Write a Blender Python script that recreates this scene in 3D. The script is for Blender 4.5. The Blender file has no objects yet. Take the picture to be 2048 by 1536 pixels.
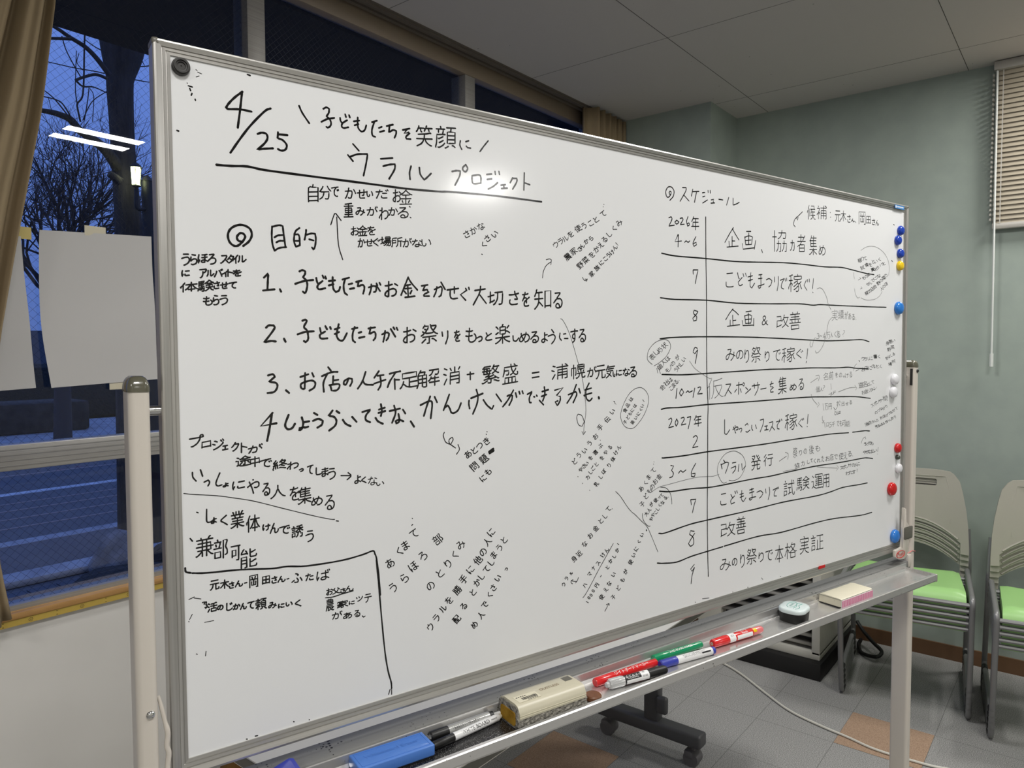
import bpy, bmesh, math, random
from mathutils import Vector, Matrix
C = bpy.context.scene.collection
scn = bpy.context.scene
PI = math.pi

# ------------------------------------------------------------------ camera
# world: X runs along the window wall, Y points out through the windows, Z up, floor at 0
F_PX, PITCH, ROLL, YAW = 1443.03, 0.0459568, -0.0035026, 0.8963975
fwd0 = Vector((math.sin(YAW), math.cos(YAW), 0)); rgt0 = Vector((math.cos(YAW), -math.sin(YAW), 0)); up0 = Vector((0, 0, 1))
fwd = fwd0 * math.cos(PITCH) - up0 * math.sin(PITCH); upp = up0 * math.cos(PITCH) + fwd0 * math.sin(PITCH)
rgt = rgt0 * math.cos(ROLL) + upp * math.sin(ROLL); upp = upp * math.cos(ROLL) - rgt0 * math.sin(ROLL)
cam = bpy.data.cameras.new('camera'); cam.sensor_width = 36.0; cam.lens = F_PX * 36.0 / 2048.0; cam.clip_start = 0.05
camo = bpy.data.objects.new('camera', cam); C.objects.link(camo)
camo.matrix_world = Matrix(((rgt.x, upp.x, -fwd.x, 0), (rgt.y, upp.y, -fwd.y, 0), (rgt.z, upp.z, -fwd.z, 1.5), (0, 0, 0, 1)))
scn.camera = camo

# ------------------------------------------------------------------ dusk sky, exposure
wd = bpy.data.worlds.new('dusk'); scn.world = wd; wd.use_nodes = True
nt = wd.node_tree; nt.nodes.clear()
wo = nt.nodes.new('ShaderNodeOutputWorld'); bg = nt.nodes.new('ShaderNodeBackground'); bg.inputs[1].default_value = 1.0
tc = nt.nodes.new('ShaderNodeTexCoord'); sx = nt.nodes.new('ShaderNodeSeparateXYZ'); rp = nt.nodes.new('ShaderNodeValToRGB')
rp.color_ramp.elements[0].position = 0.0; rp.color_ramp.elements[0].color = (.080, .145, .42, 1)
rp.color_ramp.elements[1].position = 0.45; rp.color_ramp.elements[1].color = (.150, .275, .80, 1)
nt.links.new(tc.outputs['Generated'], sx.inputs[0]); nt.links.new(sx.outputs['Z'], rp.inputs[0])
nt.links.new(rp.outputs[0], bg.inputs[0]); nt.links.new(bg.outputs[0], wo.inputs[0])
vs = scn.view_settings
vs.view_transform = 'Standard'; vs.look = 'None'; vs.gamma = 1.0; vs.use_curve_mapping = False; vs.exposure = 0.0
LAMP = 83.0            # radiance of the fluorescent diffusers
LAMP_XY = [(-1.7, -.30), (.10, -.30), (1.905, -.30), (3.6, -.30), (-2.9, -3.45), (-.5, -3.45), (2.12, -3.45), (2.2, 1.05)]  # last one is an unseen extra, added to brighten the table behind the board

# ------------------------------------------------------------------ materials
def lin(c):
    f = lambda v: v / 12.92 if v <= .04045 else ((v + .055) / 1.055) ** 2.4
    return tuple(f(v / 255.0) for v in c) + (1,)
MATS = {}
def mat(name, rgb=(128, 128, 128), rough=.5, metal=0, spec=.5, noise=None, bump=None, emit=None, alpha=None, trans=None, coat=0, aniso=0, stretch=None):
    m = bpy.data.materials.new(name); m.use_nodes = True; t = m.node_tree; b = t.nodes['Principled BSDF']
    b.inputs['Base Color'].default_value = lin(rgb); b.inputs['Roughness'].default_value = rough; b.inputs['Metallic'].default_value = metal
    b.inputs['Specular IOR Level'].default_value = spec; b.inputs['Coat Weight'].default_value = coat
    if aniso: b.inputs['Anisotropic'].default_value = aniso
    if trans: b.inputs['Transmission Weight'].default_value = trans
    if emit: b.inputs['Emission Color'].default_value = lin(emit[0]); b.inputs['Emission Strength'].default_value = emit[1]
    if noise or bump:
        co = t.nodes.new('ShaderNodeTexCoord'); mp = t.nodes.new('ShaderNodeMapping'); t.links.new(co.outputs['Object'], mp.inputs[0])
        if stretch: mp.inputs['Scale'].default_value = stretch
    if noise:
        sc, rgb2, lo, hi = noise
        n = t.nodes.new('ShaderNodeTexNoise'); n.inputs['Scale'].default_value = sc; n.inputs['Detail'].default_value = 4
        r = t.nodes.new('ShaderNodeValToRGB'); r.color_ramp.elements[0].position = lo; r.color_ramp.elements[1].position = hi
        r.color_ramp.elements[0].color = lin(rgb2); r.color_ramp.elements[1].color = lin(rgb)
        t.links.new(mp.outputs[0], n.inputs[0]); t.links.new(n.outputs[0], r.inputs[0]); t.links.new(r.outputs[0], b.inputs['Base Color'])
    if bump:
        n2 = t.nodes.new('ShaderNodeTexNoise'); n2.inputs['Scale'].default_value = bump[0]; n2.inputs['Detail'].default_value = 3
        bp = t.nodes.new('ShaderNodeBump'); bp.inputs['Strength'].default_value = bump[1]; bp.inputs['Distance'].default_value = bump[2] if len(bump) > 2 else .002
        t.links.new(mp.outputs[0], n2.inputs[0]); t.links.new(n2.outputs[0], bp.inputs['Height']); t.links.new(bp.outputs[0], b.inputs['Normal'])
    MATS[name] = m
    return m
M = {}
M['board'] = mat('whiteboard_enamel', (229, 230, 231), .12, spec=.5, bump=(2.5, .03, .004))
M['alu'] = mat('brushed_aluminium', (206, 204, 200), .32, .8, noise=(4, (190, 188, 184), .3, .7), stretch=(.6, 60, 60))
M['alu_v'] = mat('brushed_aluminium_upright', (206, 204, 200), .3, .8, noise=(4, (184, 182, 178), .3, .7), stretch=(60, 60, .6))
M['offwhite'] = mat('off_white_paint', (226, 224, 216), .7)
M['cream'] = mat('cream_enamel', (205, 198, 188), .35)
M['olive'] = mat('olive_plastic', (88, 86, 72), .22, coat=.3)
M['greyplastic'] = mat('grey_plastic', (96, 94, 86), .4)
M['darkplastic'] = mat('dark_plastic', (22, 22, 23), .45)
M['chrome'] = mat('chrome', (215, 215, 215), .12, 1)
M['ink'] = mat('black_ink', (9, 9, 10), .17, spec=.6)
M['ink_faded'] = mat('faded_ink', (98, 98, 98), .4)
M['white_print'] = mat('white_print', (235, 235, 235), .4)
M['black_print'] = mat('black_print', (16, 16, 16), .4)
M['green_wall'] = mat('green_wallpaper', (150, 160, 152), .75, spec=.2, noise=(9, (144, 154, 147), .35, .65), bump=(260, .12, .001))
M['white_wall'] = mat('white_wall_panel', (222, 219, 214), .42, spec=.35, noise=(1.6, (214, 211, 206), .4, .6))
M['base'] = mat('brown_baseboard', (104, 76, 52), .5, noise=(6, (92, 66, 44), .3, .7))
M['wood'] = mat('varnished_wood', (190, 148, 92), .35, noise=(7, (160, 118, 66), .3, .75), stretch=(1, 12, 12))
M['brownwood'] = mat('brown_wood', (120, 86, 40), .45, noise=(5, (92, 62, 26), .3, .7), stretch=(10, 10, 1))
M['strip'] = mat('yellow_track', (188, 160, 74), .38)
M['sash'] = mat('window_sash', (170, 167, 162), .35, .5, noise=(3, (156, 153, 148), .35, .65), stretch=(.4, 30, 90))
M['head'] = mat('window_head', (122, 108, 92), .5)
M['curtain'] = mat('curtain_cloth', (142, 126, 100), .85, spec=.1, bump=(700, .2, .0006))
M['paper'] = mat('blank_paper', (186, 184, 182), .7, spec=.15)
M['tape'] = mat('masking_tape', (196, 188, 165), .6)
M['tapey'] = mat('yellowed_tape', (190, 172, 104), .6)
M['blind'] = mat('blind_slat', (158, 149, 132), .45)
M['blind_rail'] = mat('blind_rail', (176, 172, 164), .35)
M['wand'] = mat('clear_wand', (205, 208, 204), .15)
M['seat'] = mat('green_vinyl', (150, 196, 122), .38, spec=.4, bump=(420, .08, .0006))
M['chairback'] = mat('beige_chair_plastic', (150, 147, 136), .5, bump=(800, .1, .0004))
M['tube'] = mat('grey_tube', (126, 126, 126), .35, .3)
M['slot'] = mat('dark_slot', (40, 38, 36), .6)
M['table'] = mat('white_laminate', (214, 212, 205), .55)
M['leg'] = mat('dark_grey_leg', (74, 74, 76), .45)
M['caster'] = mat('grey_caster', (92, 90, 92), .5)
M['heater'] = mat('heater_enamel', (196, 194, 184), .45)
M['louvre'] = mat('dark_louvre', (38, 37, 36), .5)
M['louvre_pale'] = mat('louvre_blade', (120, 118, 112), .45)  # pale grey of the heater's slats
M['cable'] = mat('white_cable', (202, 200, 190), .45)
M['black'] = mat('black_rubber', (17, 16, 16), .55)
M['rubber'] = mat('worn_black_rubber', (44, 42, 40), .5, noise=(60, (26, 25, 24), .3, .7))
for nm, c in dict(blue=(22, 62, 170), lightblue=(40, 120, 205), yellow=(232, 196, 28), white=(226, 226, 230), red=(196, 22, 26), darkgrey=(62, 66, 60), green=(18, 140, 92), navy=(44, 56, 160), pen_red=(214, 34, 36), eraserblue=(74, 122, 200)).items():
    M[nm] = mat(nm + '_plastic', c, .22 if nm not in ('eraserblue', 'navy') else .45, coat=.2)
M['clear'] = mat('clear_plastic', (205, 206, 206), .12, .35)
M['pinkclear'] = mat('pink_clear_plastic', (226, 120, 122), .15)
M['silverpen'] = mat('silver_barrel', (168, 168, 166), .3, .4)
M['whitepen'] = mat('white_barrel', (228, 228, 228), .3)
M['eraser'] = mat('cream_eraser_body', (196, 190, 168), .35)
M['felt'] = mat('dirty_felt', (176, 172, 162), .95, noise=(170, (96, 94, 90), .3, .7), spec=.05, bump=(240, 1, .004))
M['sponge'] = mat('yellow_sponge', (176, 138, 54), .95, noise=(60, (140, 106, 36), .3, .7), spec=.05)
M['cork'] = mat('brown_magnet', (120, 74, 42), .45, noise=(80, (100, 60, 34), .3, .7))
M['cream2'] = mat('ivory_eraser', (214, 208, 186), .4, noise=(140, (188, 182, 160), .26, .34))
M['lidwhite'] = mat('pale_lid', (214, 226, 226), .25, coat=.3)
M['teal'] = mat('teal_print', (110, 170, 160), .4)
M['stickerblue'] = mat('blue_label', (60, 132, 200), .4)
M['reflector'] = mat('lamp_reflector', (225, 225, 222), .35)
M['tubeglow'] = mat('lamp_diffuser', (255, 253, 246), .5, emit=((255, 253, 249), LAMP))
M['bark'] = mat('tree_bark', (62, 56, 54), .9, noise=(14, (36, 32, 31), .3, .7), bump=(30, 1, .02), stretch=(1, 1, .25))
M['twig'] = mat('twig_bark', (58, 54, 56), .9)
M['road'] = mat('asphalt', (96, 96, 98), .8, noise=(3, (84, 84, 88), .3, .7))
M['roadline'] = mat('road_paint', (214, 214, 214), .7, noise=(7, (170, 170, 172), .3, .6))
M['faintline'] = mat('faint_road_line', (150, 136, 130), .7)  # even pale reddish tone of the thin lines outside
M['kerb'] = mat('pale_kerb', (170, 170, 172), .8, noise=(5, (140, 140, 144), .35, .65))
M['soil'] = mat('dark_soil', (56, 52, 48), .95, noise=(6, (34, 32, 30), .35, .65), bump=(8, 1, .05))
M['rock'] = mat('pale_rock', (140, 140, 142), .9, noise=(5, (96, 96, 98), .35, .65), bump=(9, 1, .04))
M['hedge'] = mat('dark_hedge', (30, 34, 30), .95, bump=(14, 1, .1))
M['farwall'] = mat('far_wall', (96, 98, 104), .9)
M['eave'] = mat('dark_eave', (30, 28, 28), .8)
M['post_iron'] = mat('black_iron', (20, 20, 21), .6)
M['lantern'] = mat('lantern_glass', (255, 250, 200), .4, emit=((246, 255, 190), 12.0))

def special_floor():
    m = bpy.data.materials.new('grey_carpet_tiles'); m.use_nodes = True; t = m.node_tree; b = t.nodes['Principled BSDF']
    b.inputs['Roughness'].default_value = .9; b.inputs['Specular IOR Level'].default_value = .15
    co = t.nodes.new('ShaderNodeTexCoord'); n = t.nodes.new('ShaderNodeTexNoise'); n.inputs['Scale'].default_value = 330; n.inputs['Detail'].default_value = 2
    r = t.nodes.new('ShaderNodeValToRGB'); r.color_ramp.elements[0].position = .34; r.color_ramp.elements[1].position = .66
    r.color_ramp.elements[0].color = lin((108, 108, 107)); r.color_ramp.elements[1].color = lin((172, 171, 168))
    t.links.new(co.outputs['Object'], n.inputs[0]); t.links.new(n.outputs[0], r.inputs[0])
    # tile joints every .296 m
    sep = t.nodes.new('ShaderNodeSeparateXYZ'); t.links.new(co.outputs['Object'], sep.inputs[0])
    def joint(out, off):
        a = t.nodes.new('ShaderNodeMath'); a.operation = 'ADD'; a.inputs[1].default_value = off; t.links.new(out, a.inputs[0])
        w = t.nodes.new('ShaderNodeMath'); w.operation = 'PINGPONG'; w.inputs[1].default_value = .148; t.links.new(a.outputs[0], w.inputs[0])
        l = t.nodes.new('ShaderNodeMath'); l.operation = 'LESS_THAN'; l.inputs[1].default_value = .0011; t.links.new(w.outputs[0], l.inputs[0])
        return l.outputs[0]
    mx = t.nodes.new('ShaderNodeMath'); mx.operation = 'MAXIMUM'
    t.links.new(joint(sep.outputs[0], 10 * .296 - 3.163 % .296), mx.inputs[0]); t.links.new(joint(sep.outputs[1], 20 * .296 - .726 % .296), mx.inputs[1])
    mix = t.nodes.new('ShaderNodeMix'); mix.data_type = 'RGBA'; mix.inputs[7].default_value = lin((78, 78, 77))
    sc = t.nodes.new('ShaderNodeMath'); sc.operation = 'MULTIPLY'; sc.inputs[1].default_value = .6; t.links.new(mx.outputs[0], sc.inputs[0])
    t.links.new(sc.outputs[0], mix.inputs[0]); t.links.new(r.outputs[0], mix.inputs[6]); t.links.new(mix.outputs[2], b.inputs['Base Color'])
    return m
M['floor'] = special_floor()
M['tile_brown'] = mat('brown_carpet_tile', (176, 150, 128), .9, spec=.15, noise=(330, (140, 116, 96), .34, .66))

def special_ceiling():
    m = bpy.data.materials.new('ceiling_board'); m.use_nodes = True; t = m.node_tree; b = t.nodes['Principled BSDF']
    b.inputs['Roughness'].default_value = .85; b.inputs['Specular IOR Level'].default_value = .15
    co = t.nodes.new('ShaderNodeTexCoord'); v = t.nodes.new('ShaderNodeTexVoronoi'); v.inputs['Scale'].default_value = 13; v.inputs['Randomness'].default_value = 1
    n = t.nodes.new('ShaderNodeTexNoise'); n.inputs['Scale'].default_value = 60
    ad = t.nodes.new('ShaderNodeMath'); ad.operation = 'MULTIPLY'; ad.inputs[1].default_value = .10; t.links.new(n.outputs[0], ad.inputs[0])
    lt = t.nodes.new('ShaderNodeMath'); lt.operation = 'LESS_THAN'; t.links.new(v.outputs['Distance'], lt.inputs[0])
    sb = t.nodes.new('ShaderNodeMath'); sb.operation = 'SUBTRACT'; sb.inputs[1].default_value = .018; t.links.new(ad.outputs[0], sb.inputs[0]); t.links.new(sb.outputs[0], lt.inputs[1])
    mix = t.nodes.new('ShaderNodeMix'); mix.data_type = 'RGBA'; mix.inputs[6].default_value = lin((184, 179, 176)); mix.inputs[7].default_value = lin((120, 116, 112))
    t.links.new(co.outputs['Object'], v.inputs[0]); t.links.new(co.outputs['Object'], n.inputs[0]); t.links.new(lt.outputs[0], mix.inputs[0]); t.links.new(mix.outputs[2], b.inputs['Base Color'])
    return m
M['ceiling'] = special_ceiling()

def special_glass():
    m = bpy.data.materials.new('window_pane'); m.use_nodes = True; t = m.node_tree; t.nodes.clear()
    o = t.nodes.new('ShaderNodeOutputMaterial'); mx = t.nodes.new('ShaderNodeMixShader'); tr = t.nodes.new('ShaderNodeBsdfTransparent'); gl = t.nodes.new('ShaderNodeBsdfGlossy')
    gl.inputs['Roughness'].default_value = 0.004; gl.inputs['Color'].default_value = (1, 1, 1, 1); tr.inputs['Color'].default_value = (.92, .94, .95, 1)
    fr = t.nodes.new('ShaderNodeFresnel'); fr.inputs['IOR'].default_value = 1.5
    t.links.new(fr.outputs[0], mx.inputs[0]); t.links.new(tr.outputs[0], mx.inputs[1]); t.links.new(gl.outputs[0], mx.inputs[2]); t.links.new(mx.outputs[0], o.inputs[0])
    return m
M['glass'] = special_glass()

def dusty(m, dens, extra=None):
    # scattered ink crumbs, with an optional heap of marker dust between two x positions
    t = m.node_tree; b = t.nodes['Principled BSDF']; src = b.inputs['Base Color'].links[0].from_socket if b.inputs['Base Color'].links else None
    co = t.nodes.new('ShaderNodeTexCoord'); v = t.nodes.new('ShaderNodeTexVoronoi'); v.inputs['Scale'].default_value = 150
    w = t.nodes.new('ShaderNodeTexNoise'); w.inputs['Scale'].default_value = 14; w.inputs['Detail'].default_value = 3
    mu = t.nodes.new('ShaderNodeMath'); mu.operation = 'MULTIPLY_ADD'; mu.inputs[1].default_value = dens; mu.inputs[2].default_value = -dens * .46
    lt = t.nodes.new('ShaderNodeMath'); lt.operation = 'LESS_THAN'
    t.links.new(co.outputs['Object'], v.inputs[0]); t.links.new(co.outputs['Object'], w.inputs[0]); t.links.new(w.outputs[0], mu.inputs[0])
    t.links.new(v.outputs['Distance'], lt.inputs[0]); t.links.new(mu.outputs[0], lt.inputs[1])
    fac = lt.outputs[0]
    if extra:
        sep = t.nodes.new('ShaderNodeSeparateXYZ'); t.links.new(co.outputs['Object'], sep.inputs[0])
        mr = t.nodes.new('ShaderNodeMapRange'); mr.inputs[1].default_value = extra[0]; mr.inputs[2].default_value = extra[1]; mr.inputs[3].default_value = 1; mr.inputs[4].default_value = 0
        t.links.new(sep.outputs[0], mr.inputs[0])
        n2 = t.nodes.new('ShaderNodeTexNoise'); n2.inputs['Scale'].default_value = 900; t.links.new(co.outputs['Object'], n2.inputs[0])
        a = t.nodes.new('ShaderNodeMath'); a.operation = 'MULTIPLY_ADD'; a.inputs[1].default_value = .66; a.inputs[2].default_value = -.02; t.links.new(mr.outputs[0], a.inputs[0])
        l2 = t.nodes.new('ShaderNodeMath'); l2.operation = 'LESS_THAN'; t.links.new(n2.outputs[0], l2.inputs[0]); t.links.new(a.outputs[0], l2.inputs[1])
        for out_, lim, op in ((sep.outputs[1], -.0846, 'GREATER_THAN'), (sep.outputs[1], -.0205, 'LESS_THAN'), (sep.outputs[2], .9172, 'LESS_THAN')):
            g_ = t.nodes.new('ShaderNodeMath'); g_.operation = op; g_.inputs[1].default_value = lim; t.links.new(out_, g_.inputs[0])
            k_ = t.nodes.new('ShaderNodeMath'); k_.operation = 'MULTIPLY'; t.links.new(l2.outputs[0], k_.inputs[0]); t.links.new(g_.outputs[0], k_.inputs[1]); l2 = k_
        mxx = t.nodes.new('ShaderNodeMath'); mxx.operation = 'MAXIMUM'; t.links.new(fac, mxx.inputs[0]); t.links.new(l2.outputs[0], mxx.inputs[1]); fac = mxx.outputs[0]
    mix = t.nodes.new('ShaderNodeMix'); mix.data_type = 'RGBA'; mix.inputs[7].default_value = lin((26, 26, 28)); t.links.new(fac, mix.inputs[0])
    if src: t.links.new(src, mix.inputs[6])
    else: mix.inputs[6].default_value = b.inputs['Base Color'].default_value
    t.links.new(mix.outputs[2], b.inputs['Base Color'])
    me = t.nodes.new('ShaderNodeMath'); me.operation = 'MULTIPLY_ADD'; me.inputs[1].default_value = -b.inputs['Metallic'].default_value; me.inputs[2].default_value = b.inputs['Metallic'].default_value
    t.links.new(fac, me.inputs[0]); t.links.new(me.outputs[0], b.inputs['Metallic'])
M['rail'] = mat('dusty_rail', (128, 128, 126), .6, .2)
dusty(M['rail'], 1.3)
M['trough'] = mat('dusty_trough', (212, 211, 209), .26, .7)
dusty(M['trough'], .8, (-.42, -.38))

# ------------------------------------------------------------------ mesh helpers
def add_box(bm, lo, hi, bev=0, seg=2, mtx=None):
    v = [bm.verts.new((x, y, z)) for x in (lo[0], hi[0]) for y in (lo[1], hi[1]) for z in (lo[2], hi[2])]
    fs = [bm.faces.new([v[i] for i in q]) for q in ((0, 1, 3, 2), (4, 6, 7, 5), (0, 4, 5, 1), (2, 3, 7, 6), (0, 2, 6, 4), (1, 5, 7, 3))]
    vv = v
    if bev:
        es = list({e for f in fs for e in f.edges})
        r = bmesh.ops.bevel(bm, geom=es, offset=bev, segments=seg, profile=.5, affect='EDGES')
        vv = list({x for f in r['faces'] for x in f.verts} | {x for x in v if x.is_valid})
    if mtx is not None:
        bmesh.ops.transform(bm, matrix=mtx, verts=vv)
def frame_at(d):
    d = d.normalized(); a = Vector((0, 0, 1)) if abs(d.z) < .9 else Vector((1, 0, 0))
    x = d.cross(a).normalized(); return x, d.cross(x).normalized()
def add_tube(bm, pts, r, n=8, caps=True, closed=False):
    pts = [Vector(p) for p in pts]; rr = r if isinstance(r, (list, tuple)) else [r] * len(pts)
    rings = []; px_ = None
    for i, p in enumerate(pts):
        if closed: d = pts[(i + 1) % len(pts)] - pts[i - 1]
        else: d = pts[min(i + 1, len(pts) - 1)] - pts[max(i - 1, 0)]
        if d.length < 1e-9: d = Vector((0, 0, 1))
        d.normalize()
        if px_ is None: x, y = frame_at(d)
        else:
            x = px_ - d * px_.dot(d)
            if x.length < 1e-6: x, y = frame_at(d)
            x.normalize(); y = d.cross(x)
        px_ = x
        rings.append([bm.verts.new(p + (x * math.cos(2 * PI * k / n) + y * math.sin(2 * PI * k / n)) * rr[i]) for k in range(n)])
    m = len(rings)
    for i in range(m if closed else m - 1):
        a, b = rings[i], rings[(i + 1) % m]
        for k in range(n):
            bm.faces.new((a[k], a[(k + 1) % n], b[(k + 1) % n], b[k]))
    if caps and not closed:
        bm.faces.new(rings[0][::-1]); bm.faces.new(rings[-1])
def round_path(pts, rad, n=5):
    pts = [Vector(p) for p in pts]; out = [pts[0]]
    for a, b, c in zip(pts[:-2], pts[1:-1], pts[2:]):
        r = min(rad, (a - b).length * .49, (c - b).length * .49)
        p, q = b + (a - b).normalized() * r, b + (c - b).normalized() * r
        for i in range(n + 1):
            t = i / n; out.append(p * (1 - t) ** 2 + b * 2 * t * (1 - t) + q * t * t)
    out.append(pts[-1]); return out
def spline(pts, n=6):
    pts = [Vector(p) for p in pts]; q = [pts[0] * 2 - pts[1]] + pts + [pts[-1] * 2 - pts[-2]]; out = []
    for i in range(1, len(q) - 2):
        for k in range(n):
            t = k / n; a, b, c, d = q[i - 1:i + 3]
            out.append(.5 * ((2 * b) + (c - a) * t + (2 * a - 5 * b + 4 * c - d) * t * t + (3 * b - a - 3 * c + d) * t ** 3))
    out.append(pts[-1]); return out
def add_lathe(bm, prof, n=24, mtx=None, sx=1, sy=1):
    # prof: (radius, height) pairs around local z
    rings = []
    for r, h in prof:
        if r < 1e-6: v = Vector((0, 0, h)); rings.append([bm.verts.new(mtx @ v if mtx else v)])
        else:
            vs_ = [Vector((r * sx * math.cos(2 * PI * k / n), r * sy * math.sin(2 * PI * k / n), h)) for k in range(n)]
            rings.append([bm.verts.new(mtx @ v if mtx else v) for v in vs_])
    for a, b in zip(rings[:-1], rings[1:]):
        for k in range(n):
            l = (k + 1) % n
            if len(a) == 1 and len(b) == 1: continue
            if len(a) == 1: bm.faces.new((a[0], b[l], b[k]))
            elif len(b) == 1: bm.faces.new((a[k], a[l], b[0]))
            else: bm.faces.new((a[k], a[l], b[l], b[k]))
    if len(rings[0]) > 1: bm.faces.new(rings[0][::-1])
    if len(rings[-1]) > 1: bm.faces.new(rings[-1])
def add_prism(bm, poly, f0, f1):
    # poly: 2-D points; f0/f1 map a point to the start / end 3-D position
    a = [bm.verts.new(f0(*p)) for p in poly]; b = [bm.verts.new(f1(*p)) for p in poly]; n = len(poly)
    for i in range(n): bm.faces.new((a[i], a[(i + 1) % n], b[(i + 1) % n], b[i]))
    bm.faces.new(a[::-1]); bm.faces.new(b)
def add_sheet(bm, f, nu, nv, thick=None):
    g = [[bm.verts.new(f(i / nu, j / nv)) for j in range(nv + 1)] for i in range(nu + 1)]
    for i in range(nu):
        for j in range(nv): bm.faces.new((g[i][j], g[i + 1][j], g[i + 1][j + 1], g[i][j + 1]))
def rrect(x0, y0, x1, y1, r, n=5):
    out = []
    for cx, cy, a0 in ((x1 - r, y1 - r, 0), (x0 + r, y1 - r, 90), (x0 + r, y0 + r, 180), (x1 - r, y0 + r, 270)):
        for k in range(n + 1):
            a = math.radians(a0 + 90 * k / n); out.append((cx + r * math.cos(a), cy + r * math.sin(a)))
    return out
def obj(name, bm, m, parent=None, loc=None, smooth=38, solid=0, bevel=0):
    bmesh.ops.recalc_face_normals(bm, faces=bm.faces)
    me = bpy.data.meshes.new(name); bm.to_mesh(me); bm.free()
    for p in me.polygons: p.use_smooth = True
    me.set_sharp_from_angle(angle=math.radians(smooth))
    me.materials.append(M[m] if isinstance(m, str) else m)
    o = bpy.data.objects.new(name, me); C.objects.link(o)
    if parent: o.parent = parent
    if loc: o.location = loc
    if solid:
        s = o.modifiers.new('thickness', 'SOLIDIFY'); s.thickness = solid; s.offset = 0
    return o
def tag(o, label, cat, group=None, kind=None):
    o['label'] = label; o['category'] = cat
    if group: o['group'] = group
    if kind: o['kind'] = kind
    return o
def thing(name, label, cat, loc=(0, 0, 0), rz=0, group=None):
    o = bpy.data.objects.new(name, None); C.objects.link(o); o.empty_display_size = .1
    o.location = loc; o.rotation_euler = (0, 0, rz)
    return tag(o, label, cat, group)
def struct(name, bm, m, parent=None, **k):
    o = obj(name, bm, m, parent, **k)
    if not parent: o['kind'] = 'structure'
    return o
def copy_tree(o, parent=None):
    c = o.copy(); C.objects.link(c)
    if parent: c.parent = parent
    for ch in list(o.children): copy_tree(ch, c)
    return c
def box(name, lo, hi, m, parent=None, bev=0, **k):
    bm = bmesh.new(); add_box(bm, lo, hi, bev); return obj(name, bm, m, parent, **k)
def text_mesh(body, size):
    # outlines of a short text as faces: list of verts and polygons in the text plane, centred
    cu = bpy.data.curves.new('lettering', 'FONT'); cu.body = body; cu.size = size; cu.align_x = 'CENTER'; cu.align_y = 'CENTER'
    o = bpy.data.objects.new('lettering', cu); C.objects.link(o)
    me = bpy.data.meshes.new_from_object(o.evaluated_get(bpy.context.evaluated_depsgraph_get()))
    v = [tuple(x.co) for x in me.vertices]; f = [tuple(p.vertices) for p in me.polygons]
    bpy.data.objects.remove(o); bpy.data.curves.remove(cu); bpy.data.meshes.remove(me)
    return v, f
def add_text(bm, body, size, fn):
    v, f = text_mesh(body, size)
    vv = [bm.verts.new(fn(x, y)) for x, y, z in v]
    for q in f:
        try: bm.faces.new([vv[i] for i in q])
        except ValueError: pass

# ------------------------------------------------------------------ the room
FX0, FX1, FY0, FY1, CEIL, XW, YW = -4.2, 4.0, -5.0, 2.2, 2.796, 4.0, 2.2
def sbox(name, lo, hi, m, parent=None, bev=0):
    bm = bmesh.new(); add_box(bm, lo, hi, bev); return struct(name, bm, m, parent)
sbox('floor', (FX0, FY0, -.12), (FX1, FY1, 0), 'floor')
cl = sbox('ceiling', (FX0, FY0, CEIL), (FX1, FY1 + .12, CEIL + .12), 'ceiling')
sbox('wall_right', (XW, FY0, 0), (XW + .12, FY1 + .12, CEIL), 'green_wall')
sbox('wall_left', (FX0 - .12, FY0, 0), (FX0, FY1 + .12, CEIL), 'offwhite')
sbox('wall_back', (FX0, FY0 - .12, 0), (FX1, FY0, CEIL), 'offwhite')
bm = bmesh.new()
add_box(bm, (FX0, YW, 0), (3.66, YW + .12, .783))
add_box(bm, (FX0, YW, .783), (-.76, YW + .12, CEIL))
add_box(bm, (3.525, YW, .783), (3.66, YW + .12, CEIL))
struct('wall_window', bm, 'white_wall')
sbox('wall_corner', (3.642, 1.576, 0), (XW, YW + .12, CEIL), 'green_wall')        # boxed-out pillar in the corner
# ceiling joints: thin dark strips
bm = bmesh.new()
for k in range(-6, 2):
    y = 1.405 - .93 * (1 - k) + .93 * 1 if False else .472 + .93 * k
    if FY0 < y < FY1: add_box(bm, (FX0, y - .0012, CEIL - .0006), (FX1, y + .0012, CEIL + .002))
for k in range(-7, 3):
    x = 1.895 + .9 * k
    if FX0 < x < FX1: add_box(bm, (x - .0008, FY0, CEIL - .0005), (x + .0008, FY1, CEIL + .002))
obj('joint', bm, mat('ceiling_joint', (70, 66, 62), .9), cl)
# brown carpet tiles let into the grey ones
bm = bmesh.new()
for x, y in ((2.867, .430), (1.979, 1.318), (.795, .134)):
    add_box(bm, (x + .001, y + .001, -.004), (x + .295, y + .295, .0008))
tb_ = obj('accent_tiles', bm, 'tile_brown', bpy.data.objects['floor'])
# baseboards
sbox('baseboard_right', (XW - .010, FY0, 0), (XW, 1.576, .072), 'base')
bm = bmesh.new(); add_box(bm, (3.632, 1.566, 0), (3.642, YW, .072)); add_box(bm, (3.632, 1.566, 0), (XW - .010, 1.576, .072)); struct('baseboard_corner', bm, 'base')
sbox('baseboard_window', (FX0, YW - .010, 0), (3.632, YW, .072), 'base')
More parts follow.
